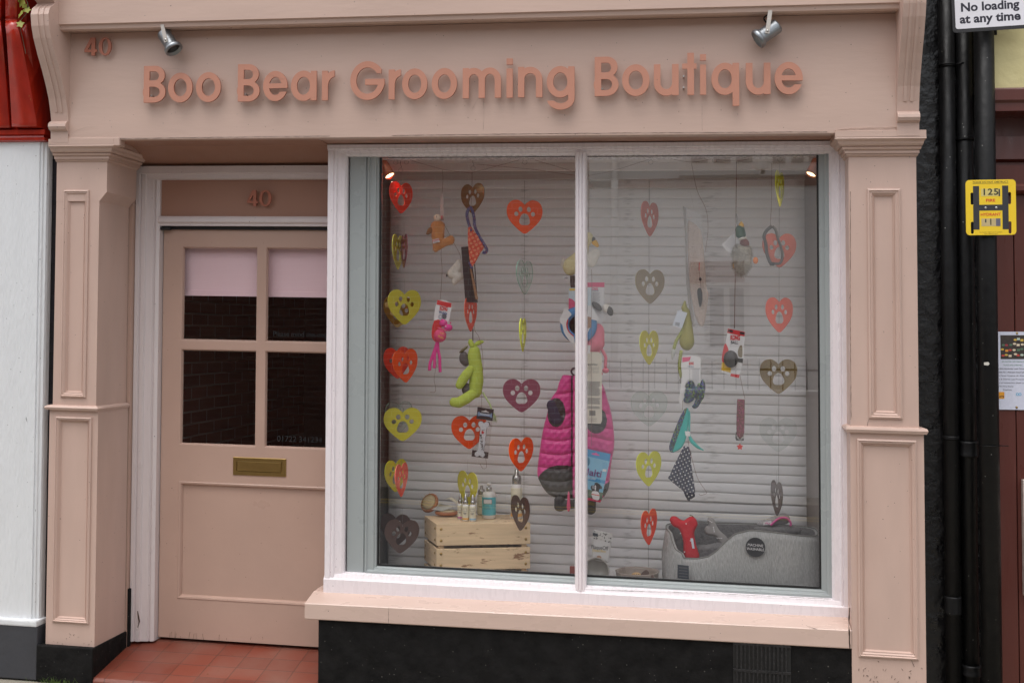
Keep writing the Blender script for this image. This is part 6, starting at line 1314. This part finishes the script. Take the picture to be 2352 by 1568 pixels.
# strap loop
f = Fr(*q(7, (1360, 1100)), .27); t = hang('dog_harness', 'dark grey strap loop hanging in front of the paled red heart', 'harness', *q(7, (1350, 1330)), .27)
ftube(f, 'strap', q(7, (1345, 893), (1290, 935), (1255, 1005), (1275, 1090), (1285, 1190), (1320, 1290), (1350, 1310)), qs(7, 19), DGREY, t, flatk=.35); ftube(f, 'strap', q(7, (1345, 893), (1385, 940), (1405, 1020), (1440, 1120), (1455, 1230), (1430, 1300), (1370, 1305)), qs(7, 15), DGREY, t, flatk=.35, z=1)
plate(f, 'clip', [rect(*q(7, (1315, 1290)), *q(7, (1370, 1328)), 2)], 3, CB, t); wire(t, [f.P(*q(7, (1345, 200))), f.P(*q(7, (1340, 600))), f.P(*q(7, (1325, 890)))])

# --- wooden crate, upside down on the shelf
Yc = .25; c0 = W(1003, 1203, Yc); ang = R(16); Wd, Dp = .462, .275; Mc = Matrix.Translation(Vector((c0.x, c0.y, 0))) @ Matrix.Rotation(ang, 4, 'Z') @ Matrix(((1, -math.sin(R(10)), 0, 0), (0, math.cos(R(10)), 0, 0), (0, 0, 1, 0), (0, 0, 0, 1)))
top = c0.z; crate = thing('wooden_crate', 'upturned pale knotty wooden crate carrying brushes and bottles', 'crate', (c0.x+.2, c0.y+.15, top-.35))
def cbx(bm, x0, x1, y0, y1, z0, z1, bev=.0015):
    b = bmesh.new(); vs = [b.verts.new((u, y, v)) for u in (x0, x1) for y in (y0, y1) for v in (z0, z1)]
    for fc in ((0,1,3,2),(4,6,7,5),(0,4,5,1),(2,3,7,6),(0,2,6,4),(1,5,7,3)): b.faces.new([vs[i] for i in fc])
    bmesh.ops.recalc_face_normals(b, faces=b.faces); bmesh.ops.bevel(b, geom=b.edges[:], offset=bev, segments=1, affect='EDGES'); add(bm, b, lambda p: Mc @ p)
sh_ = .104; gp = .016; th = .012
for r in range(3):
    z1 = top-r*(sh_+gp)-.001; z0 = z1-sh_
    bm = B(); cbx(bm, 0, Wd, 0, th, z0, z1); bobj('slat', bm, WOOD, crate)
    bm = B(); cbx(bm, 0.001, th, th+.001, Dp-th, z0, z1-.0005); bobj('slat', bm, WOOD, crate)
    bm = B(); cbx(bm, Wd-th, Wd-.001, th+.001, Dp-th, z0, z1-.0005); bobj('slat', bm, WOOD, crate)
    bm = B(); cbx(bm, 0, Wd, Dp-th+.001, Dp, z0, z1); bobj('slat', bm, WOOD, crate)
    for px_, d in ((.022, 0), (Wd-.022, 0)):
        for zz in (z0+.024, z1-.024):
            bm = B(); lathe(bm, Mc @ Vector((px_, 0, zz)), [(0, .005), (.004, .0042), (.0068, .0015), (.0072, 0)], Mc.to_3x3() @ Vector((0, -1, 0)), 12); bobj('dome_nail', bm, BRASS, crate)
    for yy in (.03, Dp-.03):
        for zz in (z0+.024, z1-.024):
            bm = B(); lathe(bm, Mc @ Vector((0, yy, zz)), [(0, .005), (.004, .0042), (.0068, .0015), (.0072, 0)], Mc.to_3x3() @ Vector((-1, 0, 0)), 12); bobj('dome_nail', bm, BRASS, crate)
for i in range(3): bm = B(); cbx(bm, .013, Wd-.013, .013+i*(Dp-.026)/3+.0008, .013+(i+1)*(Dp-.026)/3-.0008, top-.014, top-.002); bobj('top_board', bm, WOOD, crate)
for a in (.014, Wd-.04):
    for b in (.014, Dp-.04): bm = B(); cbx(bm, a, a+.026, b, b+.026, top-.36, top-.016); bobj('corner_post', bm, WOOD, crate)
# things on the crate
def stand(px, py): return WZ(px, py, top)
def bottle(px, py, hpx, wpx, lab, kind, band=None, group=None, nm='bottle'):
    p = stand(px, py); k = (p-CAM).length/FPX; h, r = hpx*k, wpx*k/2; t = thing(nm, lab, 'bottle', p, group)
    up_ = Vector((0, 0, 1)); BW = mat('bottle_white', srgb(226, 224, 220), .25, var=.02); SV = mat('silver_cap', srgb(170, 168, 166), .2, metal=.85)
    def lt(n_, pr, m_): bm = B(); lathe(bm, p, [(a*r, b*h) for a, b in pr], up_, 24); bobj(n_, bm, m_, t)
    if kind == 'pump':
        lt('bottle_body', [(0, 0), (.9, 0), (1, .02), (1, .65), (.85, .72), (.45, .745), (.4, .75)], BW); lt('wrap_label', [(1.01, .10), (1.012, .12), (1.012, .585), (1.01, .60)], mat('label_aqua', srgb(96, 186, 200), .4, var=.03))
        lt('collar', [(.42, .74), (.42, .86), (.2, .87), (0, .87)], SV); lt('pump_head', [(.14, .86), (.14, .91), (.3, .92), (.32, .97), (.25, .99), (0, .995)], CW)
        f = Fr(*proj(p+Vector((0, -r, h*.44))), p.y-r-.001); X, Yp = f.cx, f.cy
        plate(f, 'label_panel', [rect(X-9.5, Yp-9, X+9.5, Yp+1)], .2, CW, t); plate(f, 'label_rule', [rect(X-9.8, Yp-9.4, X+9.8, Yp+1.4), rect(X-9, Yp-8.6, X+9, Yp+.6)], .1, INK, t, z=.3)
        for i, s in enumerate(('NATURAL', 'DOG', 'SHAMPOO')): txt(f, 'lettering', s, X, Yp+6+i*3.4, 2.2, INK, t, z=.3, w=6+i*4)
    else:
        H0 = .62 if kind == 'spray' else .70
        lt('bottle_body', [(0, 0), (.9, 0), (1, .02), (1, H0-.06), (.8, H0-.01), (.6, H0)], BW if kind != 'clear' else mat('amber_clear', srgb(190, 184, 160), .15))
        lt('cap', [(.75, H0-.01), (.75, H0+.12), (.6, H0+.13), (.55, H0+.16), (.55, H0+.27), (.35, H0+.29), (.35, .985), (0, 1)] if kind == 'spray' else [(.8, H0-.01), (.82, H0+.1), (.7, H0+.16), (.4, H0+.17), (.35, H0+.28), (0, H0+.29)], SV)
        lt('wrap_label', [(1.01, .04), (1.015, .05), (1.015, H0-.09), (1.01, H0-.08)], mat('label_ivory', srgb(222, 216, 192), .4, var=.03))
        if band: lt('label_band', [(1.02, .05), (1.03, .055), (1.03, .11), (1.02, .115)], mat('band_%d_%d_%d' % band, srgb(*band), .4))
        f = Fr(*proj(p+Vector((0, -r, h*.36))), p.y-r-.001); X, Yp = f.cx, f.cy; w2 = wpx*.32
        plate(f, 'label_rule', [rect(X-w2, Yp-hpx*.08-2, X+w2, Yp-hpx*.08+4), rect(X-w2+.5, Yp-hpx*.08-1.5, X+w2-.5, Yp-hpx*.08+3.5)], .1, INK, t, z=.3); plate(f, 'label_print', [rect(X-w2*.8, Yp+hpx*.05, X+w2*.8, Yp+hpx*.05+1), rect(X-w2*.6, Yp+hpx*.05+2, X+w2*.6, Yp+hpx*.05+3)], .1, INK, t, z=.3)
bottle(1123, 1189, 80, 31, 'tall pump bottle with aqua label on the wooden crate', 'pump')
bottle(1186.5, 1190, 112, 26, 'tallest ivory bottle with silver cap behind the dark brown heart', 'tall', (226, 170, 90))
g = 'small spray bottles on the crate'
bottle(1057, 1192, 58, 12, 'small spray bottle with a mauve band, leftmost on the crate', 'spray', (196, 110, 160), g)
bottle(1069.5, 1195, 60, 15, 'small spray bottle with an amber band between two others', 'spray', (222, 160, 70), g)
bottle(1086, 1196, 60, 15, 'small spray bottle with a blue band beside the aqua pump bottle', 'spray', (140, 180, 206), g)
bottle(1077, 1184, 52, 12, 'small spray bottle standing behind the other three', 'spray', None, g)
bottle(1106, 1181, 66, 20, 'pale see-through bottle behind the aqua pump bottle', 'clear')
BW_ = mat('brush_wood', srgb(172, 110, 72), .45, var=.12, vscale=20); BRI = mat('bristle', srgb(206, 186, 146), .7)
def brush(px, py, lab, yaw, tilt, rx, ry, up_side):
    p = stand(px, py); k = (p-CAM).length/FPX; t = thing('grooming_brush', lab, 'brush', p, 'wooden brushes on the crate')
    M = Matrix.Translation(p+Vector((0, 0, ry*k*abs(math.sin(R(tilt)))+.012))) @ Matrix.Rotation(R(yaw), 4, 'Z') @ Matrix.Rotation(R(tilt), 4, 'X')
    bm = B(); n = 28
    def lp(s, z): return [M @ Vector((rx*k*s*math.cos(2*math.pi*i/n), ry*k*s*math.sin(2*math.pi*i/n), z)) for i in range(n)]
    loft(bm, [lp(.9, .010), lp(1, .006), lp(1.03, 0), lp(1, -.005), lp(.88, -.008)], smooth=True); bobj('brush_back', bm, BW_, t)
    bm = B(); loft(bm, [lp(.8, .0105), lp(.6, .014), lp(.2, .016)], smooth=True); bobj('cushion', bm, mat('cushion', srgb(214, 196, 160), .7), t)
    bm = B()
    for i in range(9):
        for j in range(7):
            x, y = (i-4)/4.6*rx*k, (j-3)/3.6*ry*k
            if (x/(rx*k))**2+(y/(ry*k))**2 < .72:
                sgn = up_side; a = M @ Vector((x, y, .012*sgn)); b = M @ Vector((x*1.15, y*1.15, (.036)*sgn)); tube(bm, [a, b], .0011, 4)
    bobj('bristles', bm, BRI, t)
brush(987, 1180, 'oval wooden brush leaning on its side, left on the crate', -25, 62, 22, 22, 1)
brush(1026, 1184, 'oval wooden brush lying bristles down under a pale card', 6, 4, 26, 17, -1)
f = Fr(1026, 1152, stand(1026, 1184).y); t = hang('comb_card', 'folded pale card over the second wooden brush', 'card', 1026, 1165, f.Y)
bm = B(); loft(bm, [[f.P(x, y, 8), f.P(x+2, y-1.5, -8)] for x, y in ((1006, 1159), (1013, 1153), (1024, 1146), (1033, 1143), (1040, 1147), (1050, 1154))], close=False, cap=False, smooth=True); bobj('fold', bm, mat('ivory_card', srgb(222, 214, 190), .5), t)
bm = B(); quad(bm, [f.P(993, 1169, 10), f.P(1020, 1171, 12), f.P(1046, 1161, 4), f.P(1012, 1157, -2)]); bobj('flap', bm, mat('grey_card', srgb(170, 168, 160), .5), t)

# --- dog bed
BEDM = mat('bed_weave', srgb(158, 158, 156), .85, var=.5, vscale=90, streak=(3.5, 1, .5), bump=.5, bscale=90)
bedL, bedR = fu(1527, 1290, .40), fu(1884, 1290, .36); bcx, bcy = (bedL+bedR)/2, .425; ba, bb = (bedR-bedL)/2, .165
bed = thing('dog_bed', 'grey woven dog bed with dark fur lining and a round black care label', 'dog bed', Pt(bcx, bcy, bv))
def sup(t_, e=.6): c, s = math.cos(t_), math.sin(t_); return (abs(c)**e*(1 if c > 0 else -1), abs(s)**e*(1 if s > 0 else -1))
fz = lambda px, py, Y: W(px, py, Y).z
prf = [(1527, 1224), (1535, 1232), (1541, 1262), (1548, 1279), (1570, 1284), (1600, 1284), (1625, 1279), (1645, 1266), (1665, 1245), (1685, 1228), (1708, 1218), (1740, 1219), (1800, 1226), (1884, 1240)]
def rimz(x, y):
    if y > bcy: return fz(1640, 1203, .55)
    Yf = bcy-bb; px = proj(Vector((x, Yf, 1)))[0]
    return fz(px, float(np.interp(px, [p[0] for p in prf], [p[1] for p in prf])), Yf)
n = 160; L0 = []; Ls = [[] for _ in range(9)]
base = bv+SH*bcx+.002
for i in range(n):
    t_ = 2*math.pi*(i+.5)/n; sx, sy = sup(t_); x, y = bcx+ba*sx, bcy+bb*sy; ht = rimz(x, y)
    if y < bcy and y > bcy-bb*.85: w = (y-(bcy-bb))/(bb); ht = ht*(1-w)+rimz(x, bcy+1)*w
    nx, ny = math.cos(t_)*.9, math.sin(t_); tuft = .011*abs(math.sin((x-bcx)*math.pi/.14))**.35
    q_ = [(0, 0, base), (.004+tuft, .3, 0), (.006+tuft, .62, 0), (.002, .90, 0), (-.006, 1, 0), (-.02, .995, 0), (-.03, .93, 0), (-.036, .5, 0), (-.036, .1, 0)]
    for k_, (o, fr2, _) in enumerate(q_): Ls[k_].append(Vector((x+nx*o, y+ny*o, base+(ht-base)*fr2)))
bm = B(); loft(bm, Ls[:6], cap=False, smooth=True); bobj('outer_wall', bm, BEDM, bed)
FURD = mat('dark_fur_lining', srgb(112, 110, 110), .95, var=.35, vscale=16, bump=.8, bscale=70)
bm = B(); loft(bm, Ls[5:], cap=False, smooth=True); bm.faces.new([bm.verts.new(p) for p in Ls[8]]); bobj('fur_lining', bm, FURD, bed)
bm = B(); rim = Ls[4]+[Ls[4][0]]; tube(bm, [p+Vector((0, 0, .002)) for p in rim], .0028, 6); bobj('piping', bm, mat('piping', srgb(130, 128, 124), .8), bed)
f = Fr(1735, 1256, bcy-bb-.022); plate(f, 'care_label', [ell(1735, 1256, 22.5, 22.5, 0, 40)], .4, CB, bed, z=1)
txt(f, 'lettering', 'MACHINE', 1735, 1251.5, 6.2, CW, bed, z=1.5, w=35, rot=-3); txt(f, 'lettering', 'WASHABLE', 1735, 1260.5, 6.2, CW, bed, z=1.5, w=40, rot=-3)
plate(f, 'side_label', [q(10, (935, 648), (1028, 655), (1028, 768), (933, 760))], .4, mat('label_navy', srgb(50, 56, 66), .6), bed, z=1)
for i in range(4): plate(f, 'label_print', [q(10, (945, 668+i*24), (1018, 672+i*24), (1018, 678+i*24), (945, 674+i*24))], .1, INK, bed, z=1.4)
f = Fr(*q(10, (1150, 400)), .36); rn = random.Random(8)
pillow(Fr(1640, 1240, .40), 'fur_cushion', sm([(1545, 1262), (1560, 1236), (1590, 1250), (1625, 1250), (1650, 1244), (1668, 1250), (1662, 1282), (1600, 1292), (1550, 1285)], 3), 14, FURD, bed, soft=10, res=1.6)
f = Fr(*q(10, (1010, 400)), .345); t = hang('bone_toy', 'red bone shaped cushion toy with small white stars standing in the bed', 'dog toy', *q(10, (1060, 565)), .345)
REDC = mat('red_fleece', srgb(190, 36, 48), .8, var=.06, vscale=30)
pillow(f, 'cushion', sm(q(10, (878, 262), (895, 235), (930, 236), (960, 256), (992, 266), (1022, 246), (1055, 232), (1090, 250), (1107, 295), (1088, 335), (1078, 380), (1095, 470), (1117, 575), (1000, 575), (988, 450), (972, 380), (950, 335), (910, 318), (885, 290)), 3), 9, REDC, t, soft=9)
for x, y in ((1012, 288), (965, 368), (1047, 425), (998, 518)):
    px, py = q(10, (x, y)); plate(f, 'star', [[(px+r*math.cos(a), py+r*math.sin(a)) for i in range(10) for r, a in [((2.3 if i % 2 == 0 else .9), R(-90+36*i))]]], .2, CW, t, z=9)
plate(f, 'tag', [q(10, (1047, 405), (1068, 405), (1080, 487), (1062, 487))], .3, mat('tag_pale', (1, 1, 1)), t, z=9.4); ftube(f, 'loop', q(10, (1040, 222), (1060, 228), (1085, 250)), 1, CB, t)
f = Fr(*q(10, (1240, 350)), .40); t = hang('bone_toy', 'grey bone shaped cushion toy printed with white bones in the bed', 'dog toy', *q(10, (1300, 470)), .40)
pillow(f, 'cushion', sm(q(10, (1188, 250), (1210, 240), (1240, 258), (1262, 310), (1290, 350), (1352, 410), (1330, 470), (1300, 475), (1255, 400), (1210, 390), (1175, 380), (1158, 352), (1172, 318), (1192, 308), (1186, 275)), 3), 7, mat('grey_print', srgb(150, 146, 144), .8), t, soft=8)
for x, y, r_ in ((1238, 335, 80), (1283, 405, 0), (1205, 268, 30)):
    px, py = q(10, (x, y)); cr, sr = math.cos(R(r_)), math.sin(R(r_)); plate(f, 'printed_bone', [[(px+a*cr-b*sr, py+a*sr+b*cr) for a, b in ((-6, -1.6), (-4.5, -.7), (4.5, -.7), (6, -1.8), (6.4, 0), (6, 1.8), (4.5, .7), (-4.5, .7), (-6, 1.8), (-6.4, 0))]], .15, CW, t, z=7)
f = Fr(*q(10, (1740, 280)), .42); t = hang('harness_roll', 'grey fleece roll with a pink cord lying in the back of the bed', 'harness', *q(10, (1740, 340)), .42)
blob(f, 'fleece', b_(10, (1810, 250, 0, 52, 48, 40), (1740, 270, 0, 60, 40, 40), (1660, 300, 0, 70, 32, 35)), mat('grey_fleece', srgb(150, 148, 148), .9, var=.3, vscale=120), t, vox=1.4); blob(f, 'dark_roll', b_(10, (1840, 345, 10, 110, 42, 45), (1650, 340, 10, 90, 30, 45)), FURD, t, vox=1.6)
ftube(f, 'pink_cord', q(10, (1700, 300), (1740, 262), (1780, 238), (1830, 238), (1860, 270), (1862, 300)), 2.6, mat('pink_cord', srgb(222, 96, 160), .5), t, z=14); plate(f, 'tag', [q(10, (1640, 275), (1705, 262), (1710, 295), (1640, 300))], .4, CW, t, z=13); ftube(f, 'pink_print', q(10, (1655, 290), (1668, 278), (1680, 290), (1692, 280)), .7, MATS['pink_cord'], t, z=13.6)
# --- treat bag and bowls
f = Fr(*q(10, (320, 470)), .36); t = hang('treat_bag', 'white dog treat pouch with spotted top standing behind a grey bowl', 'pack', *q(10, (320, 610)), .36)
pillow(f, 'pouch', q(10, (258, 345), (412, 372), (400, 440), (378, 612), (238, 590), (245, 420)), 4, mat('pouch_white', srgb(206, 204, 202), .35), t, soft=10)
plate(f, 'header_band', [q(10, (260, 347), (411, 373), (400, 438), (245, 412))], .2, mat('spot_print', srgb(200, 198, 194), .4), t, z=4.4)
rn = random.Random(3)
for i in range(34):
    x, y = rn.uniform(256, 395), rn.uniform(355, 420); y += (x-260)*.16; px, py = q(10, (x, y)); plate(f, 'spot', [ell(px, py, rn.uniform(.8, 1.7), rn.uniform(.7, 1.3), rn.uniform(0, 90), 8)], .1, CB, t, z=4.6)
plate(f, 'header_label', [q(10, (250, 365), (292, 372), (288, 395), (248, 388))], .1, mat('label_navy', (1, 1, 1)), t, z=4.8)
txt(f, 'lettering', 'PlaqueOff', *q(10, (305, 487)), 9.5, CB, t, z=4.6, w=39, rot=-4); txt(f, 'lettering', 'Dental Bites', *q(10, (302, 513)), 5.5, mat('ink_yellow', (1, 1, 1)), t, z=4.6, w=30, rot=-4)
plate(f, 'dog_picture', [ell(*q(10, (300, 568)), 5.5, 4.8)], .1, mat('picture_skin', (1, 1, 1)), t, z=4.5)
bz = bv+SH*.1
def bowl(c, ax, r, h, lab, m):
    t = thing('dog_bowl', lab, 'dog bowl', c, 'dog bowls on the shelf'); bm = B()
    lathe(bm, c, [(0, 0), (r*.8, 0), (r*.9, h*.1), (r, h*.95), (r*1.03, h), (r*.97, h*1.01), (r*.92, h*.9), (r*.8, h*.25), (0, h*.2)], ax, 40); bobj('bowl_body', bm, m, t); return t
CER = mat('grey_ceramic', srgb(164, 160, 152), .18, var=.04)
c = W(*q(10, (290, 690)), .34); bowl(c+Vector((0, .03, 0)), Vector((-.12, -1, .22)), .062, .06, 'grey ceramic bowl tipped on its side facing the street', CER)
c = W(*q(10, (612, 760)), .36); c.z = bz+.002; hh = fz(*q(10, (612, 700)), .30)-c.z; t = bowl(c, Vector((0, 0, 1)), .104, max(hh, .03), 'wide low grey bowl holding small toys beside the bed', mat('bowl_taupe', srgb(150, 138, 128), .3))
f = Fr(*q(10, (610, 710)), .33); t = hang('rope_ball', 'small tan rope ball in the low bowl', 'dog toy', *q(10, (610, 740)), .36)
bm = B()
for i in range(5): a = i*36; tube(bm, [f.P(*q(10, (605+38*math.cos(k*.42)*math.cos(R(a)), 718+22*math.sin(k*.42))), 38*.28*math.cos(k*.42)*math.sin(R(a))) for k in range(16)], .0035, 6)
bobj('rope', bm, mat('tan_rope', srgb(190, 156, 112), .8, var=.2, vscale=90), t)
t = hang('paper_tag', 'pale blue paper tag on the edge of the low bowl', 'tag', *q(10, (560, 742)), .30); plate(Fr(*q(10, (560, 725)), .28), 'tag_sheet', [q(10, (525, 708), (603, 714), (602, 745), (522, 740))], .4, mat('pale_blue_paper', srgb(176, 196, 212), .6), t)
t = hang('wooden_charm', 'dark brown cut-out charm leaning in the low bowl', 'charm', *q(10, (690, 750)), .30)
plate(Fr(*q(10, (690, 715)), .285), 'cut_out', [sm(q(10, (630, 750), (640, 710), (665, 680), (690, 670), (708, 690), (706, 712), (735, 708), (748, 730), (745, 752)), 3)], 3, mat('dark_cork', srgb(104, 84, 76), .7, var=.15, vscale=60), t)
f = Fr(1325, 1318, .34); t = hang('small_packet', 'small dark red packet beside the foot of the mullion', 'pack', 1326, 1336, .34); plate(f, 'packet', [rect(1309, 1300, 1324, 1340)], 6, mat('packet_red', srgb(140, 70, 60), .5), t)

# --- ceiling hooks, wires and the copper lamps inside
wl2 = thing('wire_line', 'thin rust coloured wires strung between ring hooks under the display ceiling', 'wire', W(1250, 400, .33))
z8 = lambda x, y: (689+.36624*x, .36624*y)
wire(wl2, [W(*q(1, (1090, 190)), .33), W(*q(1, (1570, 325)), .33), W(*q(1, (1960, 377)), .33)]); wire(wl2, [W(*z8(1075, 1085), .33), W(*z8(1390, 1000), .33)])
wire(wl2, [W(*z8(1430, 992), .33), W(*z8(1720, 1078), .33), W(*z8(1800, 1110), .33)]); wire(wl2, [W(*z8(1100, 1030), .36), W(*z8(1450, 1062), .36), W(*z8(1820, 1100), .36), W(*z8(2190, 1000), .36)])
wire(wl2, [W(*q(7, (150, 135)), .33), W(*q(7, (450, 190)), .33), W(*q(7, (700, 150)), .33)]); wire(wl2, [W(*q(7, (730, 160)), .34), W(*q(7, (950, 178)), .34), W(*q(7, (1200, 130)), .34)])
for i, (x, y, Y) in enumerate([q(1, (1085, 228))+(.33,), q(1, (945, 235))+(.40,), q(1, (1010, 340))+(.36,), q(1, (1975, 312))+(.36,), z8(1410, 1018)+(.33,), z8(2200, 1018)+(.36,), q(7, (710, 170))+(.34,), q(7, (1430, 160))+(.34,)]):
    c = W(x, y, Y); bm = B(); tube(bm, [c+Vector((math.sin(a)*.011, .002*math.sin(a), math.cos(a)*.011)) for a in [2*math.pi*k/20 for k in range(21)]], .0007, 5)
    tube(bm, [c+Vector((0, 0, .011)), c+Vector((.005, 0, .02)), c+Vector((-.003, 0, .03)), Vector((c.x, c.y, max(c.z+.035, cv+SH*c.x)))], .0012, 5)
    bobj('ring_hook', bm, mat('dull_steel', srgb(120, 116, 114), .35, metal=.8), wl2)
def lamp(a0, a1, r_px, Y, lab, ccol):
    p0, p1 = W(*a0, Y), W(*a1, Y-.03); ax = (p1-p0).normalized(); ln = (p1-p0).length; r = r_px*(p1-CAM).length/FPX
    t = thing('display_lamp', lab, 'lamp', p0, 'copper lamps inside the window corners')
    bm = B(); lathe(bm, p0, [(0, 0), (r*.9, 0), (r*.95, .004), (r, ln), (r*.93, ln), (r*.9, ln-.01)], ax, 32); bobj('shade', bm, COPPER, t)
    bm = B(); lathe(bm, p0, [(0, ln-.008), (r*.9, ln-.008)], ax, 24); bobj('bulb_face', bm, emis('lamp_glow', (1, .78, .42, 1), 1.5), t)
    bm = B(); tube(bm, [p0+ax*ln*.3, Vector((p0.x, p0.y, cv+SH*p0.x))], .006, 8); bobj('stem', bm, COPPER, t)
    l = bpy.data.lights.new('lamp_light', 'SPOT'); l.energy = 2; l.color = (1, .8, .55); l.spot_size = R(80); l.spot_blend = .8; l.shadow_soft_size = .02
    lo = bpy.data.objects.new('lamp_light', l); COL.objects.link(lo); lo.parent = t; lo.location = (p1+ax*.012)-p0; lo.rotation_euler = (-ax).to_track_quat('Z', 'Y').to_euler()
lamp((868, 356), (896, 405), 12.5, .30, 'copper tube lamp glowing in the top left corner of the window', 0)
lamp((1884, 358), (1862, 402), 12.5, .30, 'copper tube lamp glowing in the top right corner of the window', 0)

# ================================================================== SMALL WEAR: cracks, cobwebs, joints
CRK = mat('joint_dirt', srgb(74, 56, 46), .8, var=.4, vscale=60)
rn = random.Random(21)
def crack(pts, r, Y, name='hairline_crack', m=CRK, jit=1.2):
    P3 = []
    for (x0, y0), (x1, y1) in zip(pts, pts[1:]):
        n = max(2, int(math.hypot(x1-x0, y1-y0)/7))
        for i in range(n): P3.append(W(x0+(x1-x0)*i/n+rn.uniform(-jit, jit)*.5, y0+(y1-y0)*i/n+rn.uniform(-jit, jit)*.5, Y))
    P3.append(W(*pts[-1], Y)); bm = B(); tube(bm, P3, [r*rn.uniform(.4, 1.3) for _ in P3], 5); return bobj(name, bm, m, shop)
crack([(893, 1393), (892, 1431)], .0007, -.0052); crack([(1852, 1436), (1885, 1447)], .0008, -.004); crack([(1951, 1395), (1950, 1440), (1952, 1489)], .003, -.006, 'joint_dirt')
crack([(1953, 440), (1953, 700), (1955, 960)], .0009, -.001, 'joint_dirt', jit=.4); crack([(270, 318.6), (500, 315.5), (758, 312.6)], .0007, YF-.001, 'joint_dirt', jit=.7)
crack([(900, 311.6), (1300, 306.6), (1900, 303)], .0008, YF-.001, 'joint_dirt', jit=.8); crack([(1918, 300), (1940, 296), (2000, 294), (2100, 290)], .0016, YF-.004, 'peeling_bead', PINK, jit=2)
crack([(1110, 210), (1112, 260), (1110, 300)], .0003, YF-.0002); crack([(1612, 240), (1613, 300)], .0003, YF-.0002); crack([(158, 312), (152, 290), (150, 268)], .001, YF-.004, 'joint_dirt')
crack([(744, 1371), (980, 1380), (1300, 1398), (1620, 1412), (1946, 1431)], .0008, YW-.004, 'joint_dirt', jit=.8); crack([(789, 1326), (1100, 1341), (1318, 1352)], .0007, YW+.008, 'joint_dirt', jit=.6)
crack([(1346, 1353), (1640, 1362), (1908, 1375)], .0007, YW+.008, 'joint_dirt', jit=.6); crack([(797, 358), (1050, 357), (1318, 353)], .0009, YW+.028, 'joint_dirt', jit=.5); crack([(1348, 352), (1900, 349)], .0009, YW+.028, 'joint_dirt', jit=.5)
crack([(1910, 380), (1912, 700), (1914, 1360)], .0012, YW+.034, 'joint_dirt', jit=.6); crack([(797, 380), (793, 800), (789, 1318)], .0010, YW+.034, 'joint_dirt', jit=.5)
crack([(316, 1402), (320, 1425), (316, 1440)], .0035, YFr, 'rotten_patch'); crack([(1996, 962), (1992, 978)], .0008, -.001); crack([(2092, 1512), (2100, 1530)], .001, -.001)
crack([(1925, 308), (1935, 318), (1930, 330), (1942, 324)], .004, -.02, 'peeling_patch', CRK, jit=4)
WEB = mat('cobweb', srgb(150, 132, 122), .8)
def web(pts, Y): return crack(pts, .0003, Y, 'cobweb', WEB, jit=.6)
web([(160, 312), (175, 300), (200, 292), (222, 292)], YF-.004); web([(560, 160), (610, 170), (655, 182)], YL-.006); web([(430, 160), (330, 154)], YL+.01); web([(730, 168), (765, 160)], YL-.006)
web([(1085, 250), (1110, 205), (1112, 160)], YF-.001); web([(270, 335), (290, 350), (312, 352)], -.03)
for x, y in ((215, 190), (255, 290), (510, 185), (890, 255), (1005, 287), (1092, 275), (1480, 293), (610, 290), (660, 255), (1560, 255), (1695, 262), (240, 270), (545, 262)): crack([(x, y), (x+rn.uniform(-2, 2), y+rn.uniform(1, 5))], .0006, YF-.0006, 'paint_nick')
for x, y in ((195, 820), (196, 1145), (146, 470), (192, 500), (2012, 800), (2030, 760), (1965, 1250), (2100, 1060), (1990, 1150)): crack([(x, y), (x+rn.uniform(-1, 1), y+rn.uniform(1, 5))], .0007, -.001 if x > 300 else -.003, 'paint_nick')
crack([(527/1*1.0, 62), (522, 58), (533, 66)], .003, -.12, 'peeling_patch', PINK, jit=3)

for _ in range(26): x, y = rn.uniform(1962, 2118), 1566-abs(rn.gauss(0, 26)); crack([(x, y), (x+rn.uniform(-5, 5), y+rn.uniform(1, 6))], rn.uniform(.0005, .0012), -.0012, 'dirt_splash')
for _ in range(10): x, y = rn.uniform(112, 215), 1478-abs(rn.gauss(0, 14)); crack([(x, y), (x+rn.uniform(-3, 3), y+rn.uniform(1, 4))], rn.uniform(.0005, .001), -.0012, 'dirt_splash')
for _ in range(14): x = rn.uniform(380, 720); crack([(x, 1466-rn.uniform(0, 18)), (x+rn.uniform(-3, 3), 1468)], .0007, YD-.001, 'dirt_splash')
# a few dead leaves and grit on the step
LF = mat('dead_leaf', srgb(120, 84, 50), .8, var=.3, vscale=80)
for i in range(9):
    p = Vector((rn.uniform(-2.95, -1.95), rn.uniform(-.0, .34), 0)); zz = GZ+.030+(fvF-GZ-.030)*((p.y+.015)/.455)+SH*p.x+.003; r_ = rn.uniform(.003, .008)
    bm = B(); bm.faces.new([bm.verts.new(Vector((p.x+r_*math.cos(a)*rn.uniform(.5, 1), p.y+r_*math.sin(a)*.7, zz+rn.uniform(0, .002)))) for a in [k*1.05 for k in range(6)]])
    me = bpy.data.meshes.new('grit'); bm.to_mesh(me); bm.free(); fin('leaf_scrap', me, LF, shop)
